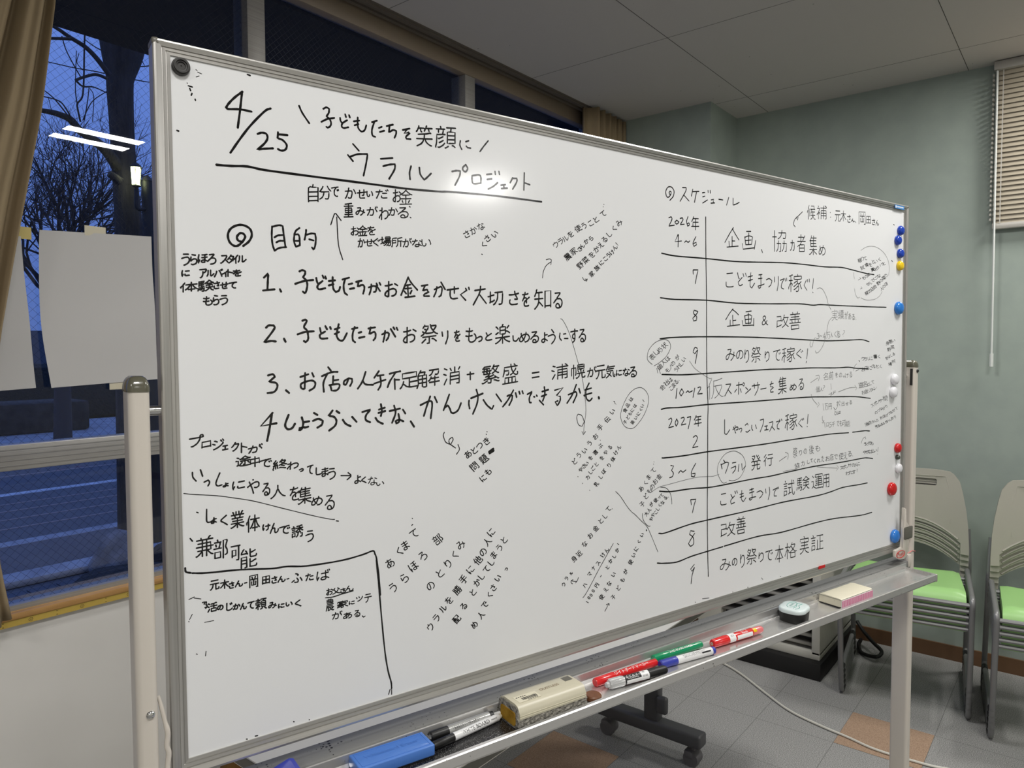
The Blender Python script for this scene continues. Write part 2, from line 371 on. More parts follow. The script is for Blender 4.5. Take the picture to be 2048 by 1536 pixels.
# sill: varnished board above a yellow punched track
sbox('trim_1', (-.70, YW - .022, .800), (3.50, YW + .13, .818), 'wood', bev=.003)
st = sbox('trim_2', (-.70, YW - .018, .783), (3.50, YW + .02, .7995), 'strip')
bm = bmesh.new()
x = .690 - .127 * 10
k = 0
while x < 3.4:
    for i in range(8):                                   # ring of punched dots, then a pair halfway
        a = i * PI / 4; cx, cz = x + .0045 * math.cos(a), .7912 + .0045 * math.sin(a)
        add_box(bm, (cx - .0008, YW - .0184, cz - .0008), (cx + .0008, YW - .0178, cz + .0008))
    add_box(bm, (x - .001, YW - .0184, .7902), (x + .001, YW - .0178, .7922))
    for dz in (.7865, .7963): add_box(bm, (x + .0625 - .0012, YW - .0184, dz - .001), (x + .0625 + .0012, YW - .0178, dz + .001))
    x += .1255
obj('punched_dots', bm, 'black_print', st)
sbox('trim_3', (1.206, YW - .02, 0), (1.30, YW, .783), 'brownwood')               # wooden upright under the sill
sbox('trim_4', (-.76, YW - .02, 2.722), (3.53, YW + .03, CEIL), 'head', bev=.002)   # window head
bm = bmesh.new()
for y in (2.12, 2.155): add_box(bm, (-.76, y - .009, CEIL - .014), (3.50, y + .009, CEIL))
add_box(bm, (-.76, 2.105, CEIL - .006), (3.50, 2.17, CEIL))
struct('trim_5', bm, mat('curtain_rail', (92, 84, 76), .4))                         # double curtain rail

# ------------------------------------------------------------------ windows: aluminium sashes with wired glass
def wires(bm, x0, x1, z0, z1, y, p=.0243, w=.00028):
    for s in (1, -1):
        lo, hi = (z0 - x1, z1 - x0) if s == 1 else (z0 + x0, z1 + x1)
        k = math.ceil(lo / p)
        while k * p < hi:
            c = k * p; ax = max(x0, (z0 - c) if s == 1 else (c - z1)); bx_ = min(x1, (z1 - c) if s == 1 else (c - z0))
            if bx_ - ax > .01:
                za, zb = (ax + c, bx_ + c) if s == 1 else (c - ax, c - bx_)
                v = [bm.verts.new(q) for q in ((ax, y, za - w * 1.41), (bx_, y, zb - w * 1.41), (bx_, y, zb + w * 1.41), (ax, y, za + w * 1.41))]
                bm.faces.new(v)
            k += 1
M['wire'] = mat('wired_glass_wire', (40, 42, 46), .4, .6)
bays = [(-.70, .295), (.36, 1.35), (1.415, 2.402), (2.475, 3.46)]
for i, (x0, x1) in enumerate(bays):
    w = bpy.data.objects.new('window_%d' % (i + 1), None); C.objects.link(w); w['kind'] = 'structure'; w.location = (x0, YW, .818)
    def P(name, bm, m): return obj(name, bm, m, w, loc=(-x0, -YW, -.818))
    bm = bmesh.new(); add_box(bm, (x0 - .065, YW - .015, .818), (x0, YW + .07, 2.722), .002); 
    if i == 3: add_box(bm, (x1, YW - .015, .818), (x1 + .065, YW + .07, 2.722), .002)
    P('mullion', bm, 'sash')
    bm = bmesh.new()
    add_box(bm, (x0, YW - .002, 1.190), (x1, YW + .055, 1.258), .002)
    for dz in (1.203, 1.217, 1.231, 1.245): add_box(bm, (x0, YW - .0045, dz), (x1, YW, dz + .003))
    P('transom', bm, 'sash')
    bm = bmesh.new(); add_box(bm, (x0, YW + .002, .818), (x1, YW + .05, .832)); P('bottom_rail', bm, 'sash')
    for z0, z1 in ((.832, 1.190), (1.258, 2.722)):
        bm = bmesh.new(); v = [bm.verts.new(q) for q in ((x0, YW + .02, z0), (x1, YW + .02, z0), (x1, YW + .02, z1), (x0, YW + .02, z1))]; bm.faces.new(v)
        P('glass_pane', bm, 'glass')
        bm = bmesh.new(); wires(bm, x0, x1, z0, z1, YW + .0225); P('wire_mesh', bm, 'wire')

# ------------------------------------------------------------------ curtains
def edge_x(z):
    k = [(2.79, .772), (2.404, .749), (2.113, .708), (1.743, .638), (1.543, .603), (1.40, .585), (1.15, .578), (.965, .588), (.848, .606), (.45, .66)]
    for (a, xa), (b, xb) in zip(k[:-1], k[1:]):
        if z >= b: t = (a - z) / (a - b); return xa + (xb - xa) * t
    return k[-1][1]
def curt(u, v):
    z = 2.778 - v * 1.948; xr = edge_x(z); xl = .64 - .30 * min(1, (2.778 - z) / .9) if z > 1.2 else .34 + (1.2 - z) * .1
    x = xl + (xr - xl) * u
    y = 2.085 + .022 * math.sin(u * 21 + .6 * math.sin(v * 3)) + .010 * math.sin(u * 47 + 1.2 + v * 2)
    return (x, y, z)
bm = bmesh.new(); add_sheet(bm, curt, 90, 40)
cu = thing('curtain', 'tan curtain pulled to the left edge of the window, gathered at its middle', 'curtain', (.55, 2.085, .83), group='tan window curtains')
obj('curtain_cloth', bm, 'curtain', cu, loc=(-.55, -2.085, -.83), smooth=80, solid=.002)
def curt2(u, v):
    z = 2.782 - v * 2.0; x = 3.262 + u * .36
    y = 2.09 + .034 * math.sin(u * 36 + .3) + .012 * math.sin(u * 70 + 1)
    return (x, y, z)
bm = bmesh.new(); add_sheet(bm, curt2, 110, 20)
cu = thing('curtain', 'tan curtain bunched in tight folds in the far corner beside the pillar', 'curtain', (3.44, 2.09, .78), group='tan window curtains')
obj('curtain_cloth', bm, 'curtain', cu, loc=(-3.44, -2.09, -.78), smooth=80, solid=.002)

# ------------------------------------------------------------------ sheets of paper taped on the glass
def paper(quad, label, tapes, curl):
    # quad: TL TR BR BL as (x, z)
    t = thing('paper_sheet', label, 'paper', ((quad[0][0] + quad[1][0]) / 2, YW + .012, quad[2][1]), group='blank sheets taped to the window')
    L = tuple(-c for c in t.location)
    def f(u, v):
        (ax, az), (bx_, bz), (cx, cz), (dx, dz) = quad
        x = (ax * (1 - u) + bx_ * u) * (1 - v) + (dx * (1 - u) + cx * u) * v; z = (az * (1 - u) + bz * u) * (1 - v) + (dz * (1 - u) + cz * u) * v
        return (x + curl * math.sin(v * PI) * (1 - u), YW + .010 - .012 * v * v * (1 - u) - .004 * math.sin(v * 5 + u * 2) ** 2, z)
    bm = bmesh.new(); add_sheet(bm, f, 12, 16); obj('sheet', bm, 'paper', t, loc=L, smooth=80)
    for (x0, z0, x1, z1, mm) in tapes:
        bm = bmesh.new(); add_box(bm, (x0, YW + .0075, z0), (x1, YW + .0085, z1)); obj('tape', bm, mm, t, loc=L)
paper([(.735, 1.829), (1.030, 1.846), (1.040, 1.418), (.746, 1.404)], 'larger blank white sheet taped to the window beside the whiteboard', [(.846, 1.828, .902, 1.856, 'tape'), (.90, 1.392, .945, 1.412, 'tape')], -.012)
paper([(.40, 1.790), (.690, 1.806), (.714, 1.405), (.42, 1.39)], 'blank white sheet on the window half hidden behind the tan curtain', [(.67, 1.800, .715, 1.832, 'tapey')], -.006)

# ------------------------------------------------------------------ venetian blind on the green wall
bl = thing('venetian_blind', 'beige venetian blind half lowered on the green wall', 'blind', (XW - .03, -.25, 2.04))
def BP(name, bm, m): return obj(name, bm, m, bl, loc=(-(XW - .03), .25, -2.04))
bm = bmesh.new(); add_box(bm, (XW - .055, -.90, 2.755), (XW - .003, .368, 2.793), .004); BP('headrail', bm, 'blind_rail')
bm = bmesh.new(); z = 2.745
while z > 2.075:
    v = [bm.verts.new(q) for q in ((XW - .034, -.89, z - .0125), (XW - .024, -.89, z + .0125), (XW - .024, .360, z + .0125), (XW - .034, .360, z - .0125))]
    bm.faces.new(v); z -= .0215
BP('slats', bm, 'blind')
bm = bmesh.new(); add_box(bm, (XW - .042, -.89, 2.045), (XW - .014, .362, 2.072), .004); BP('bottom_rail', bm, 'blind_rail')
bm = bmesh.new(); add_tube(bm, [(XW - .052, .355, 2.75), (XW - .050, .352, 2.1), (XW - .050, .349, 1.48)], .0045, 8); add_tube(bm, [(XW - .050, .349, 1.48), (XW - .050, .349, 1.42)], .008, 8); BP('wand', bm, 'wand')
bm = bmesh.new()
for y in (.33, -.3): add_box(bm, (XW - .044, y, 2.07), (XW - .0425, y + .004, 2.76)); add_box(bm, (XW - .0145, y, 2.07), (XW - .013, y + .004, 2.76))
z = 2.73
while z > 2.08: add_box(bm, (XW - .046, .366, z), (XW - .012, .372, z + .010)); z -= .0215
BP('ladder_cord', bm, 'blind_rail')

# ------------------------------------------------------------------ ceiling lights (recessed twin strips)
protoL = None
for i, (x, y) in enumerate(LAMP_XY):
    lab = 'recessed twin fluorescent ceiling light ' + ['at the far left of the row nearest the camera', 'right above the camera', 'reflected as two bright bars in the window', 'close to the green wall', 'at the far left of the back row', 'in the middle of the back row', 'whose glare shows on the whiteboard', 'added out of view to brighten the space between the whiteboard and the windows'][i]
    if protoL is None:
        protoL = thing('ceiling_light', lab, 'ceiling light', (x, y, CEIL), group='recessed ceiling lights')
        bm = bmesh.new()
        add_box(bm, (-.26, -.20, -.003), (.26, -.160, -.0005)); add_box(bm, (-.26, .160, -.003), (.26, .20, -.0005)); add_box(bm, (-.26, -.056, -.003), (.26, .056, -.0005)); add_box(bm, (-.26, -.20, -.003), (-.215, .20, -.0005)); add_box(bm, (.215, -.20, -.003), (.26, .20, -.0005))
        obj('housing', bm, 'reflector', protoL)
        for s in (-.108, .108):
            bm = bmesh.new(); v = [bm.verts.new(q) for q in ((-.215, s - .052, -.002), (-.215, s + .052, -.002), (.215, s + .052, -.002), (.215, s - .052, -.002))]; bm.faces.new(v)
            obj('diffuser', bm, 'tubeglow', protoL)
        o = protoL
    else:
        o = copy_tree(protoL); o['label'] = lab
    o.location = (x, y, CEIL)

# ------------------------------------------------------------------ outside the windows
G0 = -.30
def ex(name, lo, hi, m, label, cat, bev=0):
    bm = bmesh.new(); add_box(bm, [a - b for a, b in zip(lo, ((lo[0] + hi[0]) / 2, (lo[1] + hi[1]) / 2, lo[2]))], [a - b for a, b in zip(hi, ((lo[0] + hi[0]) / 2, (lo[1] + hi[1]) / 2, lo[2]))], bev)
    return tag(obj(name, bm, m, loc=((lo[0] + hi[0]) / 2, (lo[1] + hi[1]) / 2, lo[2])), label, cat)
bm = bmesh.new(); add_box(bm, (-30, YW + .13, G0 - .3), (60, 60, G0)); struct('ground', bm, 'road')
bm = bmesh.new(); add_box(bm, (-6, YW + .13, 2.80), (9, 3.255, 2.98)); struct('roof_eave', bm, 'eave')
pv = bmesh.new()
for i in range(40):
    for j in range(12): add_box(pv, (-1 + i * .2 + (j % 2) * .1, 2.5 + j * .31, G0), (-1 + i * .2 + (j % 2) * .1 + .19, 2.5 + j * .31 + .30, G0 + .012))
o = obj('paving', pv, mat('dark_paver', (92, 94, 100), .8, noise=(3, (76, 78, 84), .3, .7))); o['kind'] = 'structure'
kb = ex('kerb', (-10, 6.35, G0), (30, 6.62, G0 + .06), 'kerb', 'pale kerb between the paving and the road', 'kerb', .02)
lines = [(7.78, 7.98, 'kerb', 'wide worn pale line along the near side of the road'), (8.55, 8.59, 'faintline', 'first thin faint line beyond the wide pale line'), (9.02, 9.06, 'faintline', 'second thin faint line in the middle of the road'),
         (9.50, 9.54, 'faintline', 'third thin faint line in the middle of the road'), (9.95, 9.99, 'faintline', 'fourth thin faint line just before the bright line'), (10.55, 10.73, 'roadline', 'bright white line on the far side of the road'), (12.2, 12.26, 'faintline', 'faint line at the foot of the far pavement')]
for a, b, m, lab in lines: ex('road_line', (-12, a, G0), (40, b, G0 + .004), m, lab, 'road line')['group'] = 'painted road lines'
ex('pavement', (-12, 13.2, G0), (50, 20, G0 + .10), 'kerb', 'pale far pavement across the road', 'pavement', .02)
ex('planter', (2.2, 17.2, G0 + .1), (6.6, 18.4, G0 + .75), 'soil', 'low dark planter across the road on the far pavement', 'planter', .08)
ex('hedge', (-12, 21, G0), (22, 22.5, G0 + 1.5), 'hedge', 'long dark hedge beyond the far pavement', 'hedge', .3)
ex('building', (6, 34, G0), (30, 42, 2.4), 'farwall', 'low pale building far behind the hedge', 'building')
random.seed(4)
def lump(name, loc, r, m, label, cat, sz=.6):
    bm = bmesh.new(); bmesh.ops.create_icosphere(bm, subdivisions=3, radius=r)
    ph = [random.uniform(0, 6) for _ in range(4)]
    for v in bm.verts:
        k = 1 + .16 * math.sin(v.co.x * 7 / r * .4 + ph[0]) + .12 * math.sin(v.co.y * 9 / r * .4 + ph[1]) + .1 * math.sin(v.co.z * 8 / r * .5 + ph[2])
        v.co = Vector((v.co.x * k, v.co.y * k, v.co.z * k * sz))
    return tag(obj(name, bm, m, loc=loc, smooth=70), label, cat)
lump('boulder', (2.55, 6.15, G0 + .10), .22, 'rock', 'pale rough boulder beside the kerb', 'boulder', .9)
lump('soil_mound', (2.35, 5.75, G0 + .02), .42, 'soil', 'dark mound of soil and litter at the foot of the trunk', 'soil', .25)
lump('soil_mound', (2.95, 5.9, G0 + .06), .26, 'soil', 'small black mound of soil right of the pale boulder', 'soil', .7)

# big tree: trunk and bare limbs (positions in metres, on the verge across the paving)
def TP(x, y, z): return Vector((x, y, z))
TY = 7.2
def at(px_, py_, Y):
    # view ray of the camera to a depth: used only to read off metric positions of limbs
    r = rgt * ((px_ - 1024) / F_PX) - upp * ((py_ - 768) / F_PX) + fwd
    return Vector((0, 0, 1.5)) + r * (Y / r.y)
tree = thing('tree', 'large dark tree with a thick trunk and bare limbs outside the window', 'tree', at(262, 800, TY).to_tuple()[:2] + (G0,))
TL = -tree.location
def limb(name, pts, r, n=7, parent=tree, m='bark'):
    bm = bmesh.new(); sp = spline(pts, 5); rr = []
    for i in range(len(sp)):
        t = i / (len(sp) - 1) * (len(r) - 1); k = min(int(t), len(r) - 2); rr.append(r[k] + (r[k + 1] - r[k]) * (t - k))
    add_tube(bm, sp, rr, n)
    return obj(name, bm, m, parent, loc=-parent.location, smooth=60)
tk = [at(248, -60, TY), at(245, 85, TY), at(240, 160, TY), at(243, 240, TY), at(247, 310, TY), at(252, 380, TY), at(258, 470, TY), at(262, 620, TY)]
tk.append(Vector((tk[-1].x + .02, TY, G0 - .05)))
limb('trunk', tk, [.30, .20, .118, .108, .106, .112, .125, .14, .19], 14)
s64 = lambda l, oy=0: [(x / 6.4, y / 6.4 + oy) for x, y in l]
for pts, w0, w1, dy in [([(1400, 960), (1240, 750), (1090, 600), (900, 480), (740, 370), (560, 270)], 55, 30, -.2), ([(930, 500), (800, 495), (560, 490)], 34, 26, -.4),
                        ([(1370, 1005), (1230, 955), (1080, 985), (965, 1028)], 34, 26, -.3), ([(970, 1030), (1060, 1105), (1200, 1115), (1370, 1190)], 22, 10, -.3),
                        ([(1085, 440), (1078, 700), (1075, 950), (1068, 1120), (1050, 1250), (990, 1330), (1000, 1420), (1030, 1560)], 16, 18, -.5),
                        ([(790, 460), (850, 650), (960, 860), (1030, 980)], 10, 12, -.5), ([(560, 780), (780, 830), (960, 870), (1200, 910), (1340, 940)], 9, 12, -.2),
                        ([(1090, 510), (1200, 590), (1345, 670)], 9, 12, .1), ([(978, 650), (965, 1100), (975, 1250), (990, 1340)], 8, 12, -.5), ([(1010, 690), (985, 800), (1060, 900)], 7, 8, -.5),
                        ([(1140, 1120), (1120, 1300), (1080, 1540)], 9, 11, -.5), ([(1150, 1130), (1200, 1240), (1185, 1560)], 8, 8, -.4), ([(1365, 1170), (1200, 1280), (1120, 1400), (1060, 1540)], 9, 11, -.4),
                        ([(530, 1130), (680, 1250), (800, 1390), (960, 1600)], 10, 16, -.6), ([(540, 1230), (750, 1290), (850, 1400), (980, 1640)], 12, 16, -.6), ([(620, 1250), (660, 1420)], 7, 6, -.6),
                        ([(1960, 1060), (1830, 1040), (1720, 1020)], 9, 12, .2), ([(1960, 835), (1850, 850), (1740, 850), (1550, 830)], 12, 12, .2), ([(1780, 700), (1740, 800), (1680, 880)], 30, 18, .1), ([(1850, 840), (1800, 740), (1790, 680)], 8, 8, .3), ([(1960, 780), (1900, 700)], 8, 8, .3)]:
    Y = TY + dy; P3 = [at(x, y, Y) for x, y in s64(pts)]
    k = (P3[0] - Vector((0, 0, 1.5))).length / F_PX / 6.4 / 2
    limb('branch', P3, [w0 * k, w1 * k], 7)
P3 = [at(x, y, TY - .5 + .12 * i / 2) for i, (x, y) in enumerate(s64([(440, 1400), (620, 1430), (740, 1460), (900, 1530), (1010, 1660), (1150, 1760), (1320, 1890), (1440, 2030), (1520, 2160)]))]
limb('branch', P3, [.016, .026, .034, .045, .06], 8)
P3 = [at(x, y, TY - .25) for x, y in s64([(1395, 2225), (1450, 2260), (1540, 2330)])]
limb('branch', P3, [.03, .045], 8)

# bushy twig tree farther away
tc_ = at(112, 470, 14.0)
tw = thing('tree', 'bushy bare tree of fine twigs standing on the road verge behind the big trunk', 'tree', (tc_.x, tc_.y, G0))
rnd = random.Random(11); bmT = bmesh.new(); bmS = bmesh.new()
def grow(p, d, ln, r, lev):
    pts = [p]; q = p.copy(); dd = d.copy()
    for i in range(3):
        dd = (dd + Vector((rnd.gauss(0, .13), rnd.gauss(0, .13), rnd.gauss(.03, .10)))).normalized(); q = q + dd * ln / 3; pts.append(q.copy())
    add_tube(bmS if lev < 3 else bmT, pts, [r, r * .9, r * .8, r * .66], 6 if lev < 3 else 3, caps=lev < 3)
    if lev >= 6: return
    for i in range(3 if lev < 4 else 2 + (rnd.random() < .6)):
        a = rnd.uniform(0, 2 * PI); sp = rnd.uniform(.3, .85); x, y = frame_at(dd)
        nd = dd * math.cos(sp) + (x * math.cos(a) + y * math.sin(a)) * math.sin(sp)
        grow(pts[1 + int(rnd.uniform(.45, 1) * 2)] if lev else pts[-1], nd.normalized(), ln * rnd.uniform(.64, .9), r * .60, lev + 1)
zt = tc_.z - 1.0 - G0
bm = bmS; add_tube(bmS, [(0, 0, -.03), (.03, 0, zt * .5), (0, .02, zt)], [.16, .13, .11], 8)
for k in range(9):
    a = k * 2 * PI / 9; grow(Vector((0, .02, zt - .25 + .1 * (k % 3))), Vector((math.cos(a) * .75, math.sin(a) * .75, .8)).normalized(), 1.2, .036, 1)
for k in range(3): grow(Vector((0, .02, zt - .1)), Vector((rnd.uniform(-.2, .2), rnd.uniform(-.2, .2), 1)).normalized(), 1.45, .045, 1)
obj('trunk', bmS, 'twig', tw, smooth=60); obj('twigs', bmT, 'twig', tw, smooth=60)['kind'] = 'stuff'

# street lantern
lx = at(272, 352, 6.85); pp = at(296, 430, 6.9)
ln_ = thing('street_lantern', 'glowing street lantern on a black iron post outside', 'street lamp', (pp.x, pp.y, G0)); LL = -ln_.location
bm = bmesh.new(); add_tube(bm, [(pp.x, pp.y, G0), (pp.x, pp.y, lx.z - .02)], [.060, .050], 12); add_tube(bm, [(pp.x, pp.y, lx.z - .02), (pp.x, pp.y, lx.z + .03)], [.058, .02], 12); obj('post', bm, 'post_iron', ln_, loc=LL)
bm = bmesh.new(); add_tube(bm, spline([(pp.x, pp.y, lx.z - .26), ((pp.x + lx.x) / 2, pp.y - .03, lx.z - .29), (lx.x, lx.y, lx.z - .28), (lx.x, lx.y, lx.z - .12)]), .018, 8); obj('bracket', bm, 'post_iron', ln_, loc=LL)
Z = Matrix.Translation(lx) @ Matrix.Scale(.56, 4)
bm = bmesh.new(); add_lathe(bm, [(.05, -.145), (.068, -.14), (.082, .13), (.075, .135)], 6, Z); obj('lamp_glass', bm, 'lantern', ln_, loc=LL, smooth=10)
bm = bmesh.new(); add_lathe(bm, [(.0, -.235), (.02, -.22), (.03, -.18), (.075, -.165), (.06, -.146)], 6, Z); add_lathe(bm, [(.10, .137), (.10, .15), (.05, .20), (.015, .215), (.012, .25), (0, .255)], 6, Z)
for k in range(6):
    a = k * PI / 3; add_tube(bm, [Z @ Vector((.071 * math.cos(a), .071 * math.sin(a), -.15)), Z @ Vector((.086 * math.cos(a), .086 * math.sin(a), .14))], .003, 5)
obj('lantern_frame', bm, 'post_iron', ln_, loc=LL)

# ------------------------------------------------------------------ the whiteboard on its stand
BX, BY, BYAW, BZ, BW, BH, TILT = .437294, .874486, -.2831948, .988068, 1.76, .871212, .0071414
DB = Vector((math.cos(BYAW), math.sin(BYAW), 0)); NB = Vector((-math.sin(BYAW), math.cos(BYAW), 0))
UC = .88                                                     # stand centre along the board
def L2W(u, w, z): return Vector((BX, BY, 0)) + DB * u + NB * w + Vector((0, 0, z))
wb = thing('whiteboard', 'large whiteboard on a cream wheeled stand, covered in black Japanese handwriting', 'whiteboard', L2W(UC, 0, 0), BYAW)
def lo(u, w, z): return Vector((u - UC, w, z))               # stand frame
def bo(u, w, v): return Vector((u - UC, w + v * math.sin(TILT), BZ + v * math.cos(TILT)))   # board frame (pivoted a touch)
bm = bmesh.new()
v = [[bm.verts.new(bo(u, w, h)) for u, h in ((0, 0), (BW, 0), (BW, BH), (0, BH))] for w in (0, .018)]
bm.faces.new(v[0]); bm.faces.new(v[1][::-1])
for i in range(4): bm.faces.new((v[0][i], v[1][i], v[1][(i + 1) % 4], v[0][(i + 1) % 4]))
surf = obj('writing_surface', bm, 'board', wb, smooth=10)

# frame rails: one profile mitred round the board (distance out from the inner edge, height toward the viewer)
PROF = [(0, -.0008), (0, .0018), (.0038, .0022), (.0041, .0012), (.0050, .0012), (.0053, .0030), (.0086, .0034), (.0089, .0024), (.0098, .0024), (.0101, .0044), (.0165, .0062), (.0188, .0058), (.0202, .0040), (.0202, -.0205), (.0, -.0205)]
def rail(name, fa, fb, m='alu'):
    bm = bmesh.new(); add_prism(bm, PROF, fa, fb); return obj(name, bm, m, wb, smooth=12)
R_ = .016 / .0202                                             # the right-hand rail is a little slimmer
top = rail('frame_rail', lambda t, h: bo(-t, -h, BH + t * .8), lambda t, h: bo(BW + t * R_, -h, BH + t * .8))
rail('frame_rail', lambda t, h: bo(-t, -h, -t * 1.05), lambda t, h: bo(BW + t * R_, -h, -t * 1.05))
rail('frame_rail', lambda t, h: bo(-t, -h, -t * 1.05), lambda t, h: bo(-t, -h, BH + t * .8), 'alu_v')
rail('frame_rail', lambda t, h: bo(BW + t * R_, -h, -t * 1.05), lambda t, h: bo(BW + t * R_, -h, BH + t * .8), 'alu_v')
for u, h in ((-.0165, BH + .0125), (BW + .0125, BH + .0125), (-.0165, -.0175), (BW + .0125, -.0175)):
    bm = bmesh.new(); p = bo(u, 0, h); add_box(bm, p + Vector((-.0046, -.0062, -.0046)), p + Vector((.0046, .021, .0046)), .003, 3); obj('corner_cap', bm, 'greyplastic', wb)
bm = bmesh.new()                                              # small blue maker's label on the top rail
p = bo(1.722, -.0058, BH + .0075); add_box(bm, p + Vector((-.018, -.0006, -.0045)), p + Vector((.028, .0002, .0045)))
lb = obj('rail_label', bm, 'stickerblue', top); lb['label'] = 'small blue label with white lettering'
bm = bmesh.new()
for k in range(7): add_box(bm, p + Vector((-.010 + k * .005, -.0009, -.0016)), p + Vector((-.0065 + k * .005, -.0006, .0018)))
add_box(bm, p + Vector((-.016, -.0009, -.003)), p + Vector((-.0118, -.0006, .003))); obj('label_print', bm, 'white_print', top)
bm = bmesh.new(); p = bo(1.398, -.0030, -.002); add_box(bm, p + Vector((-.016, -.0008, -.0035)), p + Vector((.010, .0002, .0035))); obj('red_flag', bm, 'red', wb)['label'] = 'tiny red sticker on the lower rail'

# posts with olive caps, pivots, screws, T-feet with casters
def ovalpost(u0, u1, w0, w1, z0, z1, name, m, taper=None):
    bm = bmesh.new(); pr = rrect(u0 - UC, w0, u1 - UC, w1, .0075, 6)
    add_prism(bm, pr, lambda x, y: Vector((x, y, z0)), lambda x, y: Vector((x, y, z1))); return obj(name, bm, m, wb, smooth=50)
for u0, u1 in ((-.0585, -.0345), (1.7915, 1.8165)):
    ps = ovalpost(u0, u1, -.015, .032, .115, 1.4535, 'post', 'cream')
    bm = bmesh.new(); c = lo((u0 + u1) / 2, .0085, 0); k = 9; prev = None
    for i in range(k):                                        # domed cap
        t = i / (k - 1); sc = math.sqrt(max(0, 1 - (t * .96) ** 2.6)); z = 1.4530 + .0185 * t
        pr = rrect(-.0128 * (sc * .75 + .25) , -.0245 * (sc * .6 + .4), .0128 * (sc * .75 + .25), .0245 * (sc * .6 + .4), .0078 * (sc * .75 + .25), 6)
        ring = [bm.verts.new((c.x + x, c.y + y, z)) for x, y in pr]
        if prev:
            for j in range(len(ring)): bm.faces.new((prev[j], prev[(j + 1) % len(ring)], ring[(j + 1) % len(ring)], ring[j]))
        else: bm.faces.new(ring[::-1])
        prev = ring
    bm.faces.new(prev); obj('post_cap', bm, 'olive', ps, smooth=70)
    bm = bmesh.new()
    zs = 1.063 if u0 < 0 else 1.443
    add_lathe(bm, [(.0, .0032), (.002, .0032), (.0044, .0018), (.0052, 0)], 16, Matrix.Translation(lo((u0 + u1) / 2 + .003, -.0150, zs)) @ Matrix.Rotation(PI / 2, 4, 'X'))
    obj('screw', bm, 'chrome' if u0 < 0 else 'darkplastic', ps)
    s = 1 if u0 < 0 else -1; ui = u1 if u0 < 0 else u0
    bm = bmesh.new(); add_tube(bm, [lo(ui - s * .004, .009, 1.4285), lo(ui + s * .016, .009, 1.4285)], .0062, 14); obj('pivot_pin', bm, 'chrome', wb)
    ft = bmesh.new(); um = (u0 + u1) / 2
    add_box(ft, lo(um - .019, -.28, .075), lo(um + .019, .28, .115), .008); f = obj('foot', ft, 'cream', wb)
    for w in (-.25, .25):
        cb = bmesh.new(); add_tube(cb, [lo(um - .011, w, .031), lo(um + .011, w, .031)], .031, 18); add_box(cb, lo(um - .006, w - .012, .04), lo(um + .006, w + .012, .08)); obj('caster', cb, 'darkplastic', f)
    # tilt-lock lever on the inner face of the post
    if s == 1:
        path = [lo(-.0335, -.006, 1.080), lo(-.0315, -.0065, 1.072), lo(-.027, -.007, 1.048), lo(-.024, -.008, 1.032), lo(-.0255, -.008, 1.016), lo(-.0235, -.008, 1.006), lo(-.0255, -.008, .985), lo(-.024, -.008, .955)]
        bm = bmesh.new(); add_tube(bm, spline(path, 4), [.0022] * 5 + [.0026] * 5 + [.0032] * 19, 10); add_box(bm, lo(-.0335, -.010, .945), lo(-.0215, .02, .972), .003); lv = obj('lock_lever', bm, 'cream', wb, smooth=60)
    else:
        LEV = [(1.742, 1.0862), (1.7526, 1.0809), (1.7528, 1.045), (1.7841, 1.0232), (1.7851, 1.0015), (1.7692, 1.0013), (1.7638, .9727), (1.7606, .9545), (1.7478, .9486), (1.7218, .9517), (1.701, .9619), (1.7003, .9791), (1.7387, .9794), (1.7401, 1.007), (1.7391, 1.0324), (1.7434, 1.053)]
        bm = bmesh.new(); add_prism(bm, LEV, lambda u, z: lo(u, -.0215, z), lambda u, z: lo(u, -.0135, z))
        bmesh.ops.bevel(bm, geom=list(bm.edges), offset=.0018, segments=2, profile=.5, affect='EDGES'); lv = obj('lock_lever', bm, 'cream', wb, smooth=50)
        bm = bmesh.new(); add_box(bm, lo(1.741, -.0240, 1.001), lo(1.783, -.0205, 1.033), .003, 3); obj('lever_grip', bm, 'greyplastic', lv)
        bm = bmesh.new(); cc = lo(1.726, -.0219, .9655)
        add_tube(bm, [cc + Vector((.0215 * math.cos(a * PI / 12), 0, .0090 * math.sin(a * PI / 12))) for a in range(24)], .0009, 5, closed=True)
        add_text(bm, 'Push', .0125, lambda x, y: cc + Vector((x * 1.35, -.0002, y)))
        obj('push_mark', bm, 'red', lv)['label'] = 'red oval mark reading Push'
        bm = bmesh.new(); add_tube(bm, [lo(1.775, -.016, .9585), lo(1.797, -.0164, .962), lo(u1 + .001, -.015, .957)], .0009, 6); obj('tie_string', bm, 'pinkclear', wb)
        bm = bmesh.new(); add_box(bm, lo(ui - .012, -.017, .920), lo(ui + .003, -.004, .953), .002); obj('rail_bracket', bm, 'cream', wb)
        bm = bmesh.new(); add_box(bm, lo(u0 - .0006, -.0105, 1.405), lo(u0 + .001, -.004, 1.449)); obj('post_slot', bm, 'slot', ps)

# cross rail and pen tray
bm = bmesh.new(); add_box(bm, lo(-.036, -.0150, .912), lo(1.793, .030, .937), .003); obj('cross_rail', bm, 'rail', wb)
TR = [(-.0155, .9340), (-.0175, .9350), (-.0185, .9335), (-.0195, .9215), (-.0235, .9172), (-.0290, .9160), (-.0800, .9150), (-.0845, .9172), (-.0862, .9225), (-.0872, .9238), (-.0935, .9240), (-.0955, .9225), (-.0958, .9090), (-.0940, .9055), (-.0880, .9040), (-.0155, .9080)]
bm = bmesh.new(); add_prism(bm, TR, lambda w, z: lo(-.01, w, z), lambda w, z: lo(1.763, w, z)); tray = obj('pen_tray', bm, 'trough', wb, smooth=25)
for u in (-.0125, 1.7605):
    bm = bmesh.new(); add_box(bm, lo(u, -.0968, .9045), lo(u + .0055, -.0155, .9245), .0022); obj('tray_end', bm, 'alu', tray)

